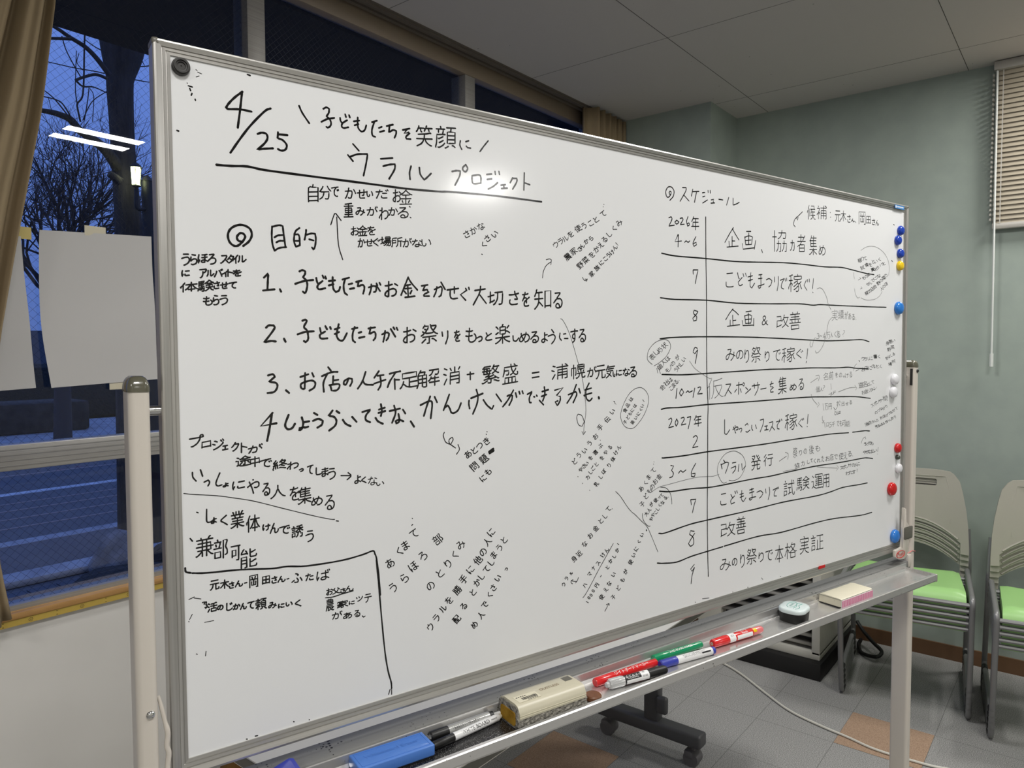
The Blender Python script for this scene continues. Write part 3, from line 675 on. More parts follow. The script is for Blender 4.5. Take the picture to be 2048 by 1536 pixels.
# ------------------------------------------------------------------ handwriting
GLYPHS = r'''! 19 89 19 88;19 71 19 29
& 32 59 30 59;47 77 47 79;58 63 52 73 47 77 47 79 32 89 21 89 17 87 14 82 14 74 16 70 25 62 38 55 45 47 45 37 38 31 27 32 22 38 22 46 30 59 35 62 47 77 47 79 58 90 66 93
0 20 84 24 88 33 89 37 88 44 80 47 68 47 51 45 41 40 34 33 29 28 29 22 32 16 41 13 58 14 72 20 84
1 30 31 30 88
3 18 30 31 29 39 34 41 39 41 46 39 52 34 58;28 58 34 58;12 82 15 87 21 89 35 88 40 84 43 72 40 64 34 58
4 16 67 18 58 30 43 32 41 40 39;10 68 47 67;43 28 40 36 40 88
5 40 30 20 30 20 55 32 56 41 62 44 70 42 82 37 87 26 90 14 87
? 18 72 17 66 27 50 29 42 28 33 22 29;21 88 21 88
~ 9 71 12 66 22 63 30 64 43 70 50 70 58 67 60 62
→ 22 61 80 61;80 63 80 65;59 88 80 68 81 61 80 55 65 42
あ 70 47 69 54 62 67 53 77 47 78;46 30 47 30;73 47 73 42;44 52 37 54 26 64 21 73 21 85 26 89 32 89 47 84;25 30 51 30 82 26;65 94 76 91 87 83 92 72 91 61 88 55 78 48 59 46 45 49;49 90 45 72 44 52 48 18
い 23 28 23 55 26 73 31 84 36 88 46 88 52 81 55 74 54 66;78 31 84 41 91 61 93 72 91 76
う 43 94 62 88 75 79 81 67 81 55 74 45 65 42 46 43 27 48;74 23 39 20
え 51 67 53 61 65 50 67 44;51 67 46 69 29 87;51 67 56 68 61 72 65 87 68 91 72 93 91 92;40 19 71 23;71 43 29 45
お 42 35 41 36;41 59 60 55 72 55 83 60 86 64 88 69 88 76 84 84 76 89 67 92 61 92;79 30 96 40;63 32 41 36 21 36;41 62 33 64 27 68 20 77 20 82 24 88 33 92 39 92 41 89 42 16
か 82 30 93 50 96 59;41 39 39 40;41 88 45 92 57 92 63 88 69 64 69 48 67 43 62 39 18 41;45 18 43 20 42 37 39 40 39 46 32 69 23 89 21 90 21 92 18 92
が 95 14 98 21;95 61 92 52 81 32;38 40 40 39;87 25 83 17;43 19 41 35 40 39 38 40 33 63 20 92;16 42 36 41 40 39 61 39 66 44 67 70 61 89 56 92 43 92 41 90
き 74 93 45 94 35 91 30 87 28 82 28 74 30 70;72 68 61 69;60 29 62 29;58 18 60 29 62 29 63 32 66 49;82 25 59 30 27 29;89 43 86 46 70 49 25 50;70 49 70 54 75 62 75 66 73 66 72 68 74 66 74 68 72 68
く 65 24 40 44 33 51 32 57 35 62 52 75 71 93
ぐ 70 93 52 76 50 76 46 71 36 64 30 56 31 51 35 47 66 22;85 45 80 35;73 49 69 41
け 32 66 29 77 25 79;77 40 77 41;49 41 77 41 93 39;77 20 76 73 71 85 61 94 57 94;28 18 25 21 21 52 21 68 22 76 25 79 25 88
こ 28 67 28 82 30 85 39 90 76 91 84 89;78 27 33 28
ご 76 28 31 29;87 26 82 17;82 91 37 91 31 88 26 82 25 73 26 67 28 67;94 13 98 21
さ 67 34 68 41 78 58 79 64 77 65 62 63;31 65 29 68 28 78 30 85 34 89 45 93 74 93 79 91;64 34 61 18;25 35 54 36 87 31
し 82 85 74 90 62 94 46 94 38 90 33 79 34 20
じ 33 20 32 81 34 87 43 94 63 94 76 89 81 84 83 84 87 80 87 78;71 39 65 29;78 23 84 34
す 63 48 56 46 46 48 40 56 40 66 44 71 48 73 64 72;63 30 64 31;19 32 63 30 94 31;63 19 63 48 66 56 64 76 62 81 55 88 46 93 40 93
せ 75 42 75 41;35 46 35 45;59 67 69 68 73 66 75 56 75 20;35 24 35 72 38 87 48 91 82 90;13 47 93 40
た 57 72 56 82 57 85 62 89 68 91 92 91 93 89;63 49 90 49;42 34 40 35;19 35 40 35 60 32 63 30;23 92 36 58 40 43 40 35 43 31 44 19
だ 85 32 81 24;54 74 53 83 54 87 58 90 67 93 89 92;96 28 91 18;39 35 37 36;60 50 87 50;58 33 37 36 17 36;42 20 40 33 37 36 37 44 34 56 21 93
っ 27 56 55 47 74 47 84 55 86 60 86 71 83 77 77 83 67 88 48 91
つ 45 87 66 84 79 78 85 73 91 61 91 48 88 42 79 34 64 32 45 35 19 44
て 89 25 69 26 62 29;61 29 61 27 49 27 17 31;61 29 62 29;79 91 72 91 57 84 49 74 47 64 48 53 54 41 63 33 63 31 60 30 61 29 62 31 62 29
で 81 52 78 45;82 90 79 92 69 91 57 85 48 74 48 52 54 41 63 33 65 28;93 49 90 42;89 25 72 26 67 28 54 27 19 31
と 46 49 34 21;46 49 53 48 81 33;46 49 45 53 40 56 31 67 30 79 32 84 39 89 49 92 70 92 86 90
ど 82 19 87 28;76 35 51 49 44 50;31 23 44 50;44 50 43 54 39 56 28 69 27 79 30 86 44 93 72 93 83 91;94 16 98 24
な 77 33 93 42;71 77 78 77 91 86;45 17 43 33;40 34 37 46 28 64 21 74;71 73 55 72 46 75 42 80 42 88 45 92 55 95 64 94 69 91 71 86 70 50;19 34 31 35 58 31
に 51 69 50 81 55 86 60 88 90 87;56 30 89 30;32 67 29 78 24 81;25 91 24 81 22 80 22 49 27 21
の 61 92 72 89 82 83 87 77 91 68 92 54 89 44 85 37 77 30 68 26 48 26 35 32 22 46 19 53 18 66 22 79 27 83 37 83 42 79 47 70 54 49 57 26
は 23 81 28 79 31 68;75 38 75 39;78 75 85 76 95 84;92 37 75 39 50 38;23 93 23 81 21 79 21 50 26 20;76 70 56 71 50 74 47 79 47 86 49 89 55 92 70 92 76 86 78 75 76 70 75 45 76 20
ば 21 83 25 81 29 68;85 17 88 26;93 85 84 78 75 76;73 39 73 40;95 14 98 22;47 40 73 40 90 38;74 72 58 71 51 73 45 78 44 86 48 91 57 94 70 92 74 86 75 76 73 56 73 22;21 92 21 83 19 82 18 73 18 60 23 21
ふ 62 38 66 34 65 30 49 21 45 21;38 88 42 92 59 92 65 88 66 76 55 58;15 85 20 83 34 72;96 86 95 80 83 59
ぶ 59 40 63 35 62 30 45 22;33 71 13 86;96 34 93 27;93 89 94 84 92 79 81 60;81 30 86 39;38 92 56 93 62 90 64 86 63 74 53 59
ほ 31 68 28 79 23 81;75 75 83 76 96 85;74 26 74 88 70 91 59 92 51 90 47 84 48 77 55 72 75 72;92 47 79 49 50 49;52 25 74 26 92 24;26 21 21 51 21 79 23 81 23 93
ぼ 20 83 25 81 28 70;99 23 96 14;73 77 79 77 83 79 89 83 93 89;89 49 47 50;86 18 88 23 87 26 49 27;71 27 73 76 73 84 71 90 61 94 52 93 49 92 44 85 45 79 51 74 60 72 72 73;21 94 21 86 18 79 18 54 23 22
ま 58 52 58 51;58 31 58 30;27 50 58 52 86 49;28 29 58 31 86 28;58 19 59 87 57 91 50 94 34 93 28 87 29 78 33 74 42 71 59 72 59 74 70 76 87 86
み 84 66 90 67 96 72;50 52 51 46 59 30 60 23 31 24;58 94 60 95 64 93 78 79 84 66 86 45;84 61 76 60 62 54 50 52 39 53 30 56 20 64 17 70 17 81 23 85 29 85 35 81 45 61 46 53
め 48 74 48 68;48 74 44 76 38 83 31 86 23 85 18 79 19 62 27 48 34 45;48 74 53 78;67 19 66 32 65 34 63 34 60 48 52 66 48 68;58 91 61 93 72 91 81 86 87 80 92 68 92 58 90 51 81 39 73 35 52 34 34 41;30 23 29 30 32 40 34 41 34 45 42 63 46 68 48 68
も 42 35 43 35;42 35 42 36;40 61 39 61;43 36 43 35;43 36 42 36;21 32 43 36 56 36 64 34;62 60 36 61 19 58;44 19 44 32 42 36 41 57 39 61 39 80 41 86 46 91 54 94 67 94 82 88 88 78 88 69 82 56 76 53
ゃ 48 34 54 35;38 56 40 56;22 63 62 47 74 46 81 49 84 53 85 63 83 68 79 71 70 73 61 71;58 99 53 96 50 83 41 62 41 58 37 55 36 50 32 42 30 41
や 36 44 37 44;36 44 36 45;37 45 37 44;37 45 36 45;51 17 54 18;27 26 35 43 39 47 39 51 45 63 55 94;62 62 69 64 78 64 89 59 92 53 91 40 82 33 65 33 53 37 38 43 34 47 25 49 17 53 17 55
ょ 80 90 65 80 56 79;79 49 55 50;55 34 55 91 51 95 40 96 32 94 28 88 29 82 36 77 55 76
よ 85 37 55 39;56 72 67 74 85 85;55 19 54 32 56 86 54 90 46 94 35 94 24 89 22 83 23 77 33 70 55 69
ら 29 65 32 37;29 65 35 64 44 57 55 53 72 53 80 57 84 61 86 66 86 75 84 80 79 86 74 89 60 93 41 93 37 90;42 20 70 26 73 25
り 32 39 38 41;31 67 31 39 34 18;45 94 64 87 75 76 80 62 79 40 75 31 69 25 56 24 47 29 37 43 32 46
る 32 24 70 24;67 92 65 82 60 76 50 73 40 78 39 87 44 92 63 94 74 91 78 89 85 81 87 68 84 61 78 55 68 51 46 51;22 68 38 55 46 51 49 45 68 30 70 24
れ 18 36 37 35;16 83 16 78 28 61 34 59;37 48 44 47 53 39 62 34 78 34 81 40 81 51 77 77 78 85 81 89 91 89 99 85 101 81;35 93 36 60 34 58 37 51 39 18
ろ 33 24 68 23 70 25;70 25 68 30 49 46 47 52;22 69 45 52 68 51 78 55 84 61 86 66 86 75 83 82 78 87 63 93 43 94
わ 18 36 37 35;16 83 16 78 28 61 34 59;65 89 81 83 89 76 94 64 94 54 91 47 85 41 79 38 62 38 50 43 44 48 37 49;35 93 36 60 34 58 37 52 39 18
を 89 47 71 55 61 57;41 30 40 38 36 43 35 50;45 29 47 18;83 92 76 94 52 94 44 92 39 88 38 78 43 70 53 63 61 62;76 26 71 28 44 30 21 29;61 76 61 57 59 52 53 48 34 50 22 63
ん 38 57 29 67 19 91;38 57 41 58 48 55 55 55 59 58 61 62 61 83 63 89 67 92 78 92 87 87 94 76 94 69;40 57 39 55 38 57 37 51 54 20
ア 54 44 53 64 47 79 41 86 32 92 26 91;67 52 74 50 84 40 89 32 89 25 22 25
イ 19 60 42 52 52 46 60 45;85 22 60 43 60 92
ウ 55 18 55 33;39 90 44 92 49 91 67 81 75 73 85 53 87 34 24 34 23 57
ェ 55 89 55 46;29 46 81 46;24 90 86 90
カ 51 37 50 37;21 90 24 91 36 80 44 66 49 51 52 18;62 90 77 90 81 86 85 69 86 38 22 37
ク 49 31 50 22 53 17 57 16;33 92 34 93 39 91 54 83 70 68 84 43 86 33 83 31 44 32 39 40 22 55
サ 37 20 37 65;73 20 73 60 71 70 67 79 60 87 50 93 47 92;94 40 17 40
ジ 76 22 82 33;91 43 91 47 88 53 69 72 43 87 27 92;33 23 37 23 51 32;89 17 95 28;21 46 36 54
ス 29 27 78 28 75 39 69 50 63 57 62 63;89 90 83 82 65 64 62 63;62 63 58 64 35 84 24 90 20 89
タ 70 67 67 67;70 67 79 74;57 15 50 21 49 29;47 53 63 62 67 67;67 67 63 74 49 85 35 92 29 92;70 67 84 41 86 32 85 30 47 29 27 51 22 55 17 55
ツ 89 28 89 33 85 45 74 66 54 84 41 91 36 90;55 41 49 24;21 29 28 49
テ 57 49 57 65 51 81 41 91 38 93 33 93;82 23 31 24;94 48 19 49
ト 44 48 54 49 84 61;43 21 43 93
ド 76 35 70 25;81 63 56 52 46 49 40 49;88 30 83 21 80 19;40 21 40 92
ナ 20 43 93 43;32 92 40 89 48 81 56 66 58 49 58 21
ノ 24 88 32 88 47 78 57 69 66 57 74 41 79 25
ハ 70 29 85 64 92 87;20 87 32 65 38 48 41 31 44 28
バ 97 24 93 16;64 28 68 30 80 56 89 80 91 87 90 89;19 88 33 61 40 37 40 32;82 20 86 28
ブ 101 21 97 19 93 11;22 29 83 29;32 90 39 91 56 82 69 70 73 64 83 40 83 27 85 22 81 15
プ 84 30 83 29;32 90 39 91 51 85 60 79 69 70 79 52 83 40 84 18 86 15 89 13 96 13 101 18 101 25 96 30 22 29
ポ 32 59 19 78;78 58 88 72 89 76;94 15 90 11 81 13 79 16 80 25 87 28 92 27 95 24 94 15;19 37 89 37;55 20 55 90 52 94 40 94
マ 33 58 36 58 49 70 56 72;20 29 89 30 88 37 79 48 79 50 56 72;56 72 57 78 70 92
モ 50 27 50 82 52 87 57 90 89 90;20 55 92 55;28 26 84 26
ラ 33 23 81 23;24 46 86 47 86 54 83 61 78 70 71 78 60 86 49 91 40 91
リ 78 22 78 55 75 71 69 81 62 87 52 92 47 91;32 61 32 23
ル 36 23 35 62 32 72 25 85;96 65 86 76 77 83 70 87 62 87 62 23
ロ 24 84 87 84;87 89 87 29 25 29 24 90
ン 46 39 38 32 36 32 33 28 31 28;24 88 27 90 38 88 56 80 70 71 82 60 93 45 93 36
ー 20 55 90 55
万 60 97 75 97 80 94 84 81 86 49 41 48;95 21 15 21;42 21 42 44 37 68 28 85 19 94 16 95
中 19 65 91 65;55 14 55 97;91 70 91 31 19 31 19 70
乳 28 41 24 39 20 28;48 39 50 39 57 24;98 80 96 93 94 95 75 95 72 92 72 16;61 15 54 13 41 16 18 18;35 27 38 38;37 72 37 73;27 98 35 97 37 95 37 65 50 53 51 48 19 47;59 70 14 74
人 18 94 28 88 39 75 46 62 51 45 53 42 55 42;55 14 55 42;95 94 87 90 77 81 64 60 59 44 55 42
他 23 41 18 43 12 51;80 69 82 71 88 71 92 68 94 33 87 33 78 37 71 38;48 50 37 53;49 46 54 46 70 41;95 81 98 85 95 94 92 96 60 97 54 96 49 92 49 23;71 75 71 13;37 13 35 13 33 16 25 32 23 41 25 43 25 97
仮 23 41 18 43 14 49;75 81 75 79;92 16 74 20 49 22 47 24 47 62 43 81 36 96;52 96 66 89 79 76 89 57 91 45 47 44;100 95 94 96 90 94 78 85 75 79 71 77 61 59 58 50 58 44;36 13 25 32 23 41 25 43 25 97
会 14 44 17 45 27 39 31 39;81 89 80 82;47 64 43 74 32 85 30 93;56 18 32 36 31 39;81 38 75 44 35 44 31 39;56 18 81 38 94 44 97 43;19 63 93 63;90 96 88 92 83 89 24 94
伝 89 86 88 79 83 69;89 86 92 87 95 95;89 86 53 90 47 89;90 21 48 21;47 89 48 82 60 61 63 50;13 56 13 51 15 48 23 43;96 50 41 50;25 97 25 45 23 42 25 33 30 25 33 16 36 13
体 13 57 13 50 18 44 23 42;70 36 72 33 96 33;70 36 74 40 84 63 97 79;65 39 60 42 50 64 37 80;51 79 84 79;39 33 63 33 65 36 70 36;33 14 25 31 23 41 25 44 25 97;67 13 67 36 65 36 65 39 67 41 67 96
使 40 97 53 92 59 85;69 62 68 62;24 40 16 45 12 50 12 53;97 24 41 24;69 40 95 41 94 62 70 62 44 62 45 40 69 40;62 85 67 73 69 62 69 13;26 97 26 42 24 40 26 31 35 14;45 70 49 76 59 85 62 85 63 87 71 91 92 97 97 97 100 95
個 11 53 17 43 23 41;95 92 43 92;68 56 80 56 80 77 69 77 57 77 57 57 68 56;68 29 68 56;84 39 54 39;43 97 43 19 95 19 95 96;33 13 25 29 23 39 24 97
候 13 57 13 51 16 47 22 45;49 97 62 91 68 85 70 80 73 79;52 61 55 54 59 52;73 79 76 80 86 92 94 96 100 95;59 52 60 43 58 41 58 36;38 78 38 35;55 17 86 17 86 36;73 79 73 53;49 36 96 36;96 72 49 72;59 52 94 52;31 14 24 32 22 42 23 97
元 16 96 22 94 34 81 40 63 40 49;24 21 87 21;97 81 96 92 94 95 73 96 68 94 67 49;15 49 95 49
兼 83 13 79 14 75 19 73 25;67 75 65 78 65 97;65 72 44 72;38 26 37 18;70 75 86 90 96 94;44 72 44 27;97 56 15 56;14 94 17 95 27 89 39 79 44 72;95 26 16 26;67 75 70 75 73 72 86 72 85 41 23 41;67 75 65 73 65 27;22 72 38 72 41 75 41 77 44 79 44 97
円 55 20 55 56;75 96 78 98 85 98 90 97 93 94 93 20 19 20 18 97;93 57 18 57
出 55 14 55 91;87 23 86 49 24 49 24 23;91 64 91 96;20 64 21 92 91 92
分 47 51 45 67 39 81 32 89 18 97;95 47 82 34 71 16;58 95 60 97 72 97 77 95 81 82 82 51 28 51 22 46;17 48 22 46 22 44 34 29 40 17
切 47 67 47 69 41 73 34 76 25 77;43 95 52 88 62 70 66 53 67 22;25 77 25 79 22 81;75 96 88 95 92 87 95 52 95 22 51 22;25 77 25 17;45 36 25 40 25 42 12 43
前 69 46 69 79;73 95 77 98 87 97 90 93 90 43;50 76 21 76;79 14 73 28;34 15 38 22 38 29;50 60 21 60;21 97 22 44 50 45 50 94 48 97 40 97;96 29 14 29
力 17 35 92 35 90 71 85 93 79 97 66 97;50 14 50 43 47 57 42 70 36 80 24 92 18 96 11 96
勝 19 60 37 60;69 32 70 31;85 31 85 23 90 16;89 69 94 64;89 69 88 85 85 96 73 97 71 95;58 23 54 17;19 39 37 39;67 70 69 69;97 47 47 47;66 47 68 33 70 31 72 13;14 96 19 60 19 18 37 18 37 95 30 97;51 31 93 31;49 97 56 93 63 85 67 70 69 69 69 59;89 69 53 69 49 64;61 47 59 55 52 62 46 66 37 66;82 47 84 54 94 64 98 65
千 14 53 96 53;55 21 55 97;89 17 81 15 53 22 41 22 22 25
協 82 65 81 65;49 65 48 65;66 24 68 23;25 97 25 14;73 65 97 66 95 95 93 98 87 98;82 55 82 65 79 82 75 91 70 97;49 55 46 83 43 90 37 97;54 98 59 98 61 95 63 66 39 65;13 39 36 39;69 13 68 23 66 24 65 31 62 36 56 42 46 47;76 45 86 46 89 44 92 30 91 23 49 23
口 89 86 22 86;22 94 22 24 89 24 89 94
可 84 20 84 93 79 97 66 97;96 20 16 20;25 73 58 72 58 42 26 42 25 80
名 40 43 48 48 50 52;52 12 47 14 45 22;47 61 50 52;86 93 34 93;34 64 34 97;50 52 58 51 67 45 79 33 82 27 82 23 43 22 38 24 35 28 22 37 15 38;86 97 86 63 49 63 47 61 44 61 16 68
品 64 92 93 92;45 92 17 92;58 17 79 17 79 43 53 43 32 43 32 17 58 17;17 97 18 61 45 61 45 96;94 96 94 61 64 61 64 97
問 47 31 18 31;93 31 63 31;40 89 41 61 70 62 69 84 40 84;79 97 89 97 92 96 93 93 93 17 65 16 63 18 64 46 93 46;18 46 47 45 46 16 20 16 18 18 18 97
善 72 23 72 19 75 13;36 13 38 17 38 23;34 65 33 59 31 57 32 48;84 95 83 77 29 77 27 79 27 95;84 95 27 95;55 65 55 24;85 36 25 36;17 48 94 48;97 65 14 65;91 23 20 23;77 65 80 56 78 53 78 48
場 41 93 45 93 53 86 63 73 64 68;91 29 52 29;53 67 56 54;80 67 80 73 75 83 69 92 63 97;97 54 42 54;26 70 26 14;36 35 14 35;52 29 53 15 90 15 91 29 90 42 52 42 52 29;36 77 42 75 50 67 95 67 94 82 90 97 80 98 76 95;38 65 36 68 26 70 24 73 14 77
売 16 97 29 92 36 85 42 67;18 66 18 55 93 55 93 66;66 68 67 94 72 96 90 96 95 93 96 86;95 23 15 23;55 14 55 39;25 40 86 40
大 15 42 54 43;55 47 55 14;14 95 17 96 27 90 40 77 46 67 52 49 58 42 95 42;94 95 84 89 73 78 54 43
子 24 20 81 21;14 58 96 58;39 97 54 96 55 44 58 40 77 29 81 21
実 51 11 55 14 56 22;60 72 62 80 70 88 88 96 96 96;17 97 29 93 41 86 48 79 49 72;85 56 27 56;15 72 95 72;53 72 55 62 55 34;17 34 17 23 93 23 93 35 85 41 25 41
家 16 91 19 92 33 87 60 72;55 21 54 14;16 56 19 58 24 57 44 48 50 47;96 92 89 88 80 79 72 63;85 50 77 57 75 57 72 60 72 63;19 74 30 71 55 58;50 47 53 39;61 65 72 63;50 47 55 58 61 65;94 35 94 22 56 21 18 22 17 35;30 38 80 38;61 65 61 90 55 97 45 98
岡 39 28 43 38;55 46 55 83;66 45 67 38 72 28;80 97 91 97 93 94 93 18 18 18 18 97;35 60 36 83 74 83 75 60;30 45 82 45
師 17 65 41 65 40 88 17 88;26 28 28 14 31 12;55 82 55 38 94 37 95 77 93 82 87 83;74 97 74 18;97 18 51 18;17 49 40 48 40 28 17 28 17 94
幌 54 29 94 29;88 60 92 52;59 60 55 51;81 70 81 95 88 98 97 97 99 95 99 90;74 69 74 43;44 96 50 97 60 89 63 83 65 70;39 76 42 75 42 32 15 32 15 77;74 43 94 41 94 17 73 16 54 16 54 42 74 43;28 13 28 98;50 69 97 69
年 32 24 92 25;89 48 31 48 30 74;60 97 60 25;14 75 96 75;37 13 33 18 32 24 16 44
店 88 93 38 93;61 24 58 14;92 48 60 48;60 37 60 67;88 93 88 68 60 67 38 68 38 93;15 98 14 94 21 70 22 25 95 25
後 66 85 53 68;66 85 72 85;66 85 65 88 60 91 40 97;98 96 95 97 83 93 76 90 72 85;13 60 19 53 26 51;49 32 51 27 66 13;31 13 26 21 14 31;72 85 74 81 84 72 85 65 58 63;64 34 63 39 55 43 52 49;49 32 68 34 72 33 83 25;40 75 52 69 54 65 59 62 62 51;35 33 28 42 26 48 27 97;43 51 50 49 63 51 89 48;84 39 88 43 89 48 93 49 95 54
悪 12 94 16 94 21 89 25 80;96 92 84 79 78 78;48 65 48 70 60 78;39 80 40 94 43 96 71 96 74 93 74 89;66 65 66 18;44 65 44 18;96 65 15 65;44 31 87 31 87 50 66 50 23 50 24 31 44 31;95 17 16 17
所 19 61 46 60 46 38 19 38;86 47 86 97;96 17 92 15 81 19 66 21 62 24 62 69 58 85 51 96;62 47 97 47;14 96 13 94 16 87 19 68 19 22 43 18 46 16 53 18
手 96 65 14 65;55 19 55 94 54 96 50 97 37 97;91 41 22 41;22 21 56 19 79 14 87 15
扱 81 20 80 28 75 41 75 46;76 80 76 83;76 80 70 75 61 58 55 55;56 96 58 97 63 94 76 83;76 83 92 95 96 96;37 33 14 33;27 14 27 94 26 96 17 97;39 58 27 60 27 62 25 63 14 64;81 20 45 19;76 80 82 75 87 66 92 47 74 46 71 48;38 96 46 83 51 68 52 59 55 55 56 20
改 96 95 90 92 79 80 76 79;47 77 45 80 26 87 18 88;45 49 45 20 17 20;90 32 89 42 83 63 79 71 76 73;76 73 76 79;76 73 73 71 65 48 61 44;53 96 58 94 73 80 76 79;96 32 64 32;68 13 65 22 65 30 62 33 61 44;61 44 57 45 53 53 50 53 45 49 18 49 18 89 16 90 16 92
族 32 29 32 21 28 15;76 69 76 68;52 96 54 97 63 91 71 82 73 75 76 73;64 46 67 36;64 46 61 47 61 49 55 56;24 50 42 51 42 75 40 92 37 96 29 96;61 26 61 20 65 12;61 26 96 26;61 26 57 28 52 38;13 29 44 29;92 46 64 46;54 68 96 68;24 29 24 56 22 73 18 88 14 96;94 94 87 89 76 73 76 46
書 84 84 27 84;14 30 96 30;90 52 20 52;27 84 28 73 83 73 84 86 84 96 27 96 27 84;23 41 82 41 84 39 83 19 24 19;55 13 55 62;14 63 96 63
木 16 38 51 38 55 41;55 45 55 44;55 45 49 48 38 64 20 82 14 85;55 41 57 41 59 38 95 38;55 44 65 51 74 65 90 81 96 84;55 14 55 97
本 93 77 91 77 84 70 74 57 66 42 65 34;16 79 31 65 36 58 44 43 45 34;32 79 78 79;55 14 55 97;16 34 95 34
格 72 48 73 48;72 48 72 49;101 62 92 63;27 52 22 55 19 64 12 76 12 81;90 94 55 94;55 68 90 68;73 49 73 48;73 49 72 49;29 34 28 34;28 48 36 50 41 57 42 65 46 66 55 64;55 64 55 94;58 31 55 32 49 39 47 39 42 34 14 34;58 31 76 52 92 63;55 64 57 60 69 53 80 42 85 35 88 27 87 23 63 23;90 94 90 67 92 63;29 97 29 53 27 52 29 13;66 13 64 21 60 24 58 31
業 65 13 65 30;70 47 74 31;46 13 46 30;42 47 41 41 38 36 38 30;63 76 65 81 72 86 93 95 97 94;49 76 47 80 39 86 17 95 14 94;30 30 30 22 25 14;78 26 82 25;24 61 87 61;55 48 55 97;92 47 20 47;16 30 96 30;96 74 65 74 63 76 49 76 47 74 15 74;82 30 82 23 87 14 90 14
楽 16 53 30 46;57 12 54 14 54 22;56 72 55 71;97 93 94 94 78 87 67 79 63 72;40 38 71 38;14 94 19 94 36 85 46 76 48 71;81 30 91 20;96 53 82 44 71 44;17 20 19 20 29 30;55 55 40 54 40 23 55 22 71 23 71 53 55 55;55 97 55 55;95 70 64 70 63 72 47 70 15 70
気 45 78 47 78;95 23 31 23;23 52 80 52 82 83 85 92 90 97 96 97 98 93 98 86 96 82;35 13 32 16 31 23;85 37 34 37;18 42 27 29 28 25 31 23;18 97 24 95 39 85 45 78 49 76 59 62;25 66 28 65 33 68 42 74 45 78 53 82 64 92
活 32 22 21 15 18 16;48 94 91 94;27 49 15 43;32 69 18 94;70 66 70 19;91 94 91 66 48 66 48 94;42 42 97 42;47 21 70 19 87 14 93 15
浦 83 13 92 19;26 48 14 42;31 21 20 16;30 69 17 94;97 27 39 27;93 76 44 76;93 60 45 60;68 13 68 97;44 98 45 43 93 43 93 92 91 97 82 98
消 94 17 88 28;91 76 47 76;16 43 27 49;91 59 47 59;69 41 69 14;47 18 52 29;31 22 19 15;30 69 18 95;47 97 48 41 91 41 91 94 87 97 79 97
漁 55 21 76 22 73 37;44 40 37 42;30 21 23 16 18 15;58 84 59 96;15 42 24 46;45 82 42 90 37 97;97 96 88 81;77 96 73 83;30 69 17 94;92 54 45 54;68 38 68 71;46 36 68 38 91 37 92 70 45 71 44 37 46 36 47 31 52 23 55 21 56 15 60 13
父 39 15 26 33 17 40;71 15 90 34 91 37;55 73 57 73;36 43 47 64 55 73 57 73 61 79 85 93 93 96 97 95;16 97 39 87 48 81 55 73 57 73 66 62 76 42
状 85 17 91 27;97 95 95 95 86 86 77 71 73 59 68 56;68 43 68 42;14 74 19 71 26 63 33 61;24 39 16 27;96 42 46 42;34 97 34 13;44 96 56 83 62 71 65 59 66 57 68 57 68 13
用 56 20 56 96;90 67 24 67;90 43 24 43;14 96 20 85 24 68 24 21 90 20 90 94 89 96 85 97 74 97
田 19 90 92 90;19 55 92 55;55 90 55 20;92 96 92 20 19 20 19 96
発 42 71 41 71;14 52 29 45;83 46 81 38;83 46 87 46 96 52 98 51;80 18 70 26;29 45 32 37;81 38 92 29;21 17 46 17 45 25 41 31 37 36 32 37;21 28 32 37;94 88 93 94 88 97 72 97 68 95 67 49;29 45 32 49 79 49 83 46;91 71 19 71;42 49 42 71 38 84 33 90 24 96 16 96;81 38 76 37 73 34 70 26 66 24 62 14
盛 72 50 72 52;82 24 82 18 77 14;65 96 65 72;46 96 46 72;22 39 47 40 45 57 35 58;96 96 14 96;16 63 22 45 23 24 94 24;86 34 83 40 72 50 71 53 57 60;95 50 97 54 96 59 93 62 83 61 72 52 63 34 63 28 62 24 60 24 59 13;26 96 27 71 84 71 85 96
直 28 79 83 79;54 21 53 21;28 50 83 50;28 64 83 64;94 21 17 21;28 94 28 36 83 36 83 93;52 36 52 27 55 13;97 94 14 94
知 14 41 20 26 22 26;92 87 64 87;52 86 38 70 33 68;24 13 22 18 22 26;53 53 14 53;64 94 64 22 92 22 92 93;50 26 22 26;14 96 24 86 33 68 34 26
社 32 22 32 20 26 13;40 62 36 57 30 55;74 13 74 94;95 44 53 44;47 94 97 94;29 97 28 57 30 55 32 47 38 40 41 31 14 30;13 66 21 59 30 55
祭 36 48 37 44 40 42 41 37;36 48 30 49;36 48 40 52 70 52 76 47;32 14 32 19;19 93 37 78;22 43 30 49;55 68 55 95 54 97 45 98;96 59 90 57 76 47;32 19 51 20 46 34 41 37;32 19 28 20 24 27;15 61 26 55 30 49;69 79 76 80 90 92;63 20 89 20 88 26 76 41;32 32 41 37;76 41 76 47;88 68 23 68;60 14 65 30 68 33 69 37 71 38 71 40 76 41
稼 72 23 70 14;71 58 67 59 56 68 45 73;97 87 89 74 84 58;70 39 67 48;37 66 35 59 29 55 26 55;67 48 60 49 46 57;13 83 13 76 18 65 20 61 25 58;75 73 69 74 60 82 46 89;27 42 26 42;70 39 90 38 96 33 95 23 73 23 47 24 47 34 52 38 70 39;15 42 37 42;75 61 75 73 77 79 75 93 71 98 62 98 60 96;75 61 84 58 86 55 93 51;27 97 27 59 25 58 27 42 27 19;67 48 71 58 73 59 73 61 75 61;38 16 34 15 27 17 27 19 16 20
笑 56 47 54 68;93 96 85 94 70 85 62 76 60 68;41 38 37 36 34 24;67 13 64 17 64 23;76 24 80 35;17 97 38 88 49 76 51 68;23 49 66 46 85 42 89 44;15 67 96 67;58 28 52 23 25 23;96 23 64 23;64 23 61 24 55 35;26 14 25 23 23 23 18 33 13 37
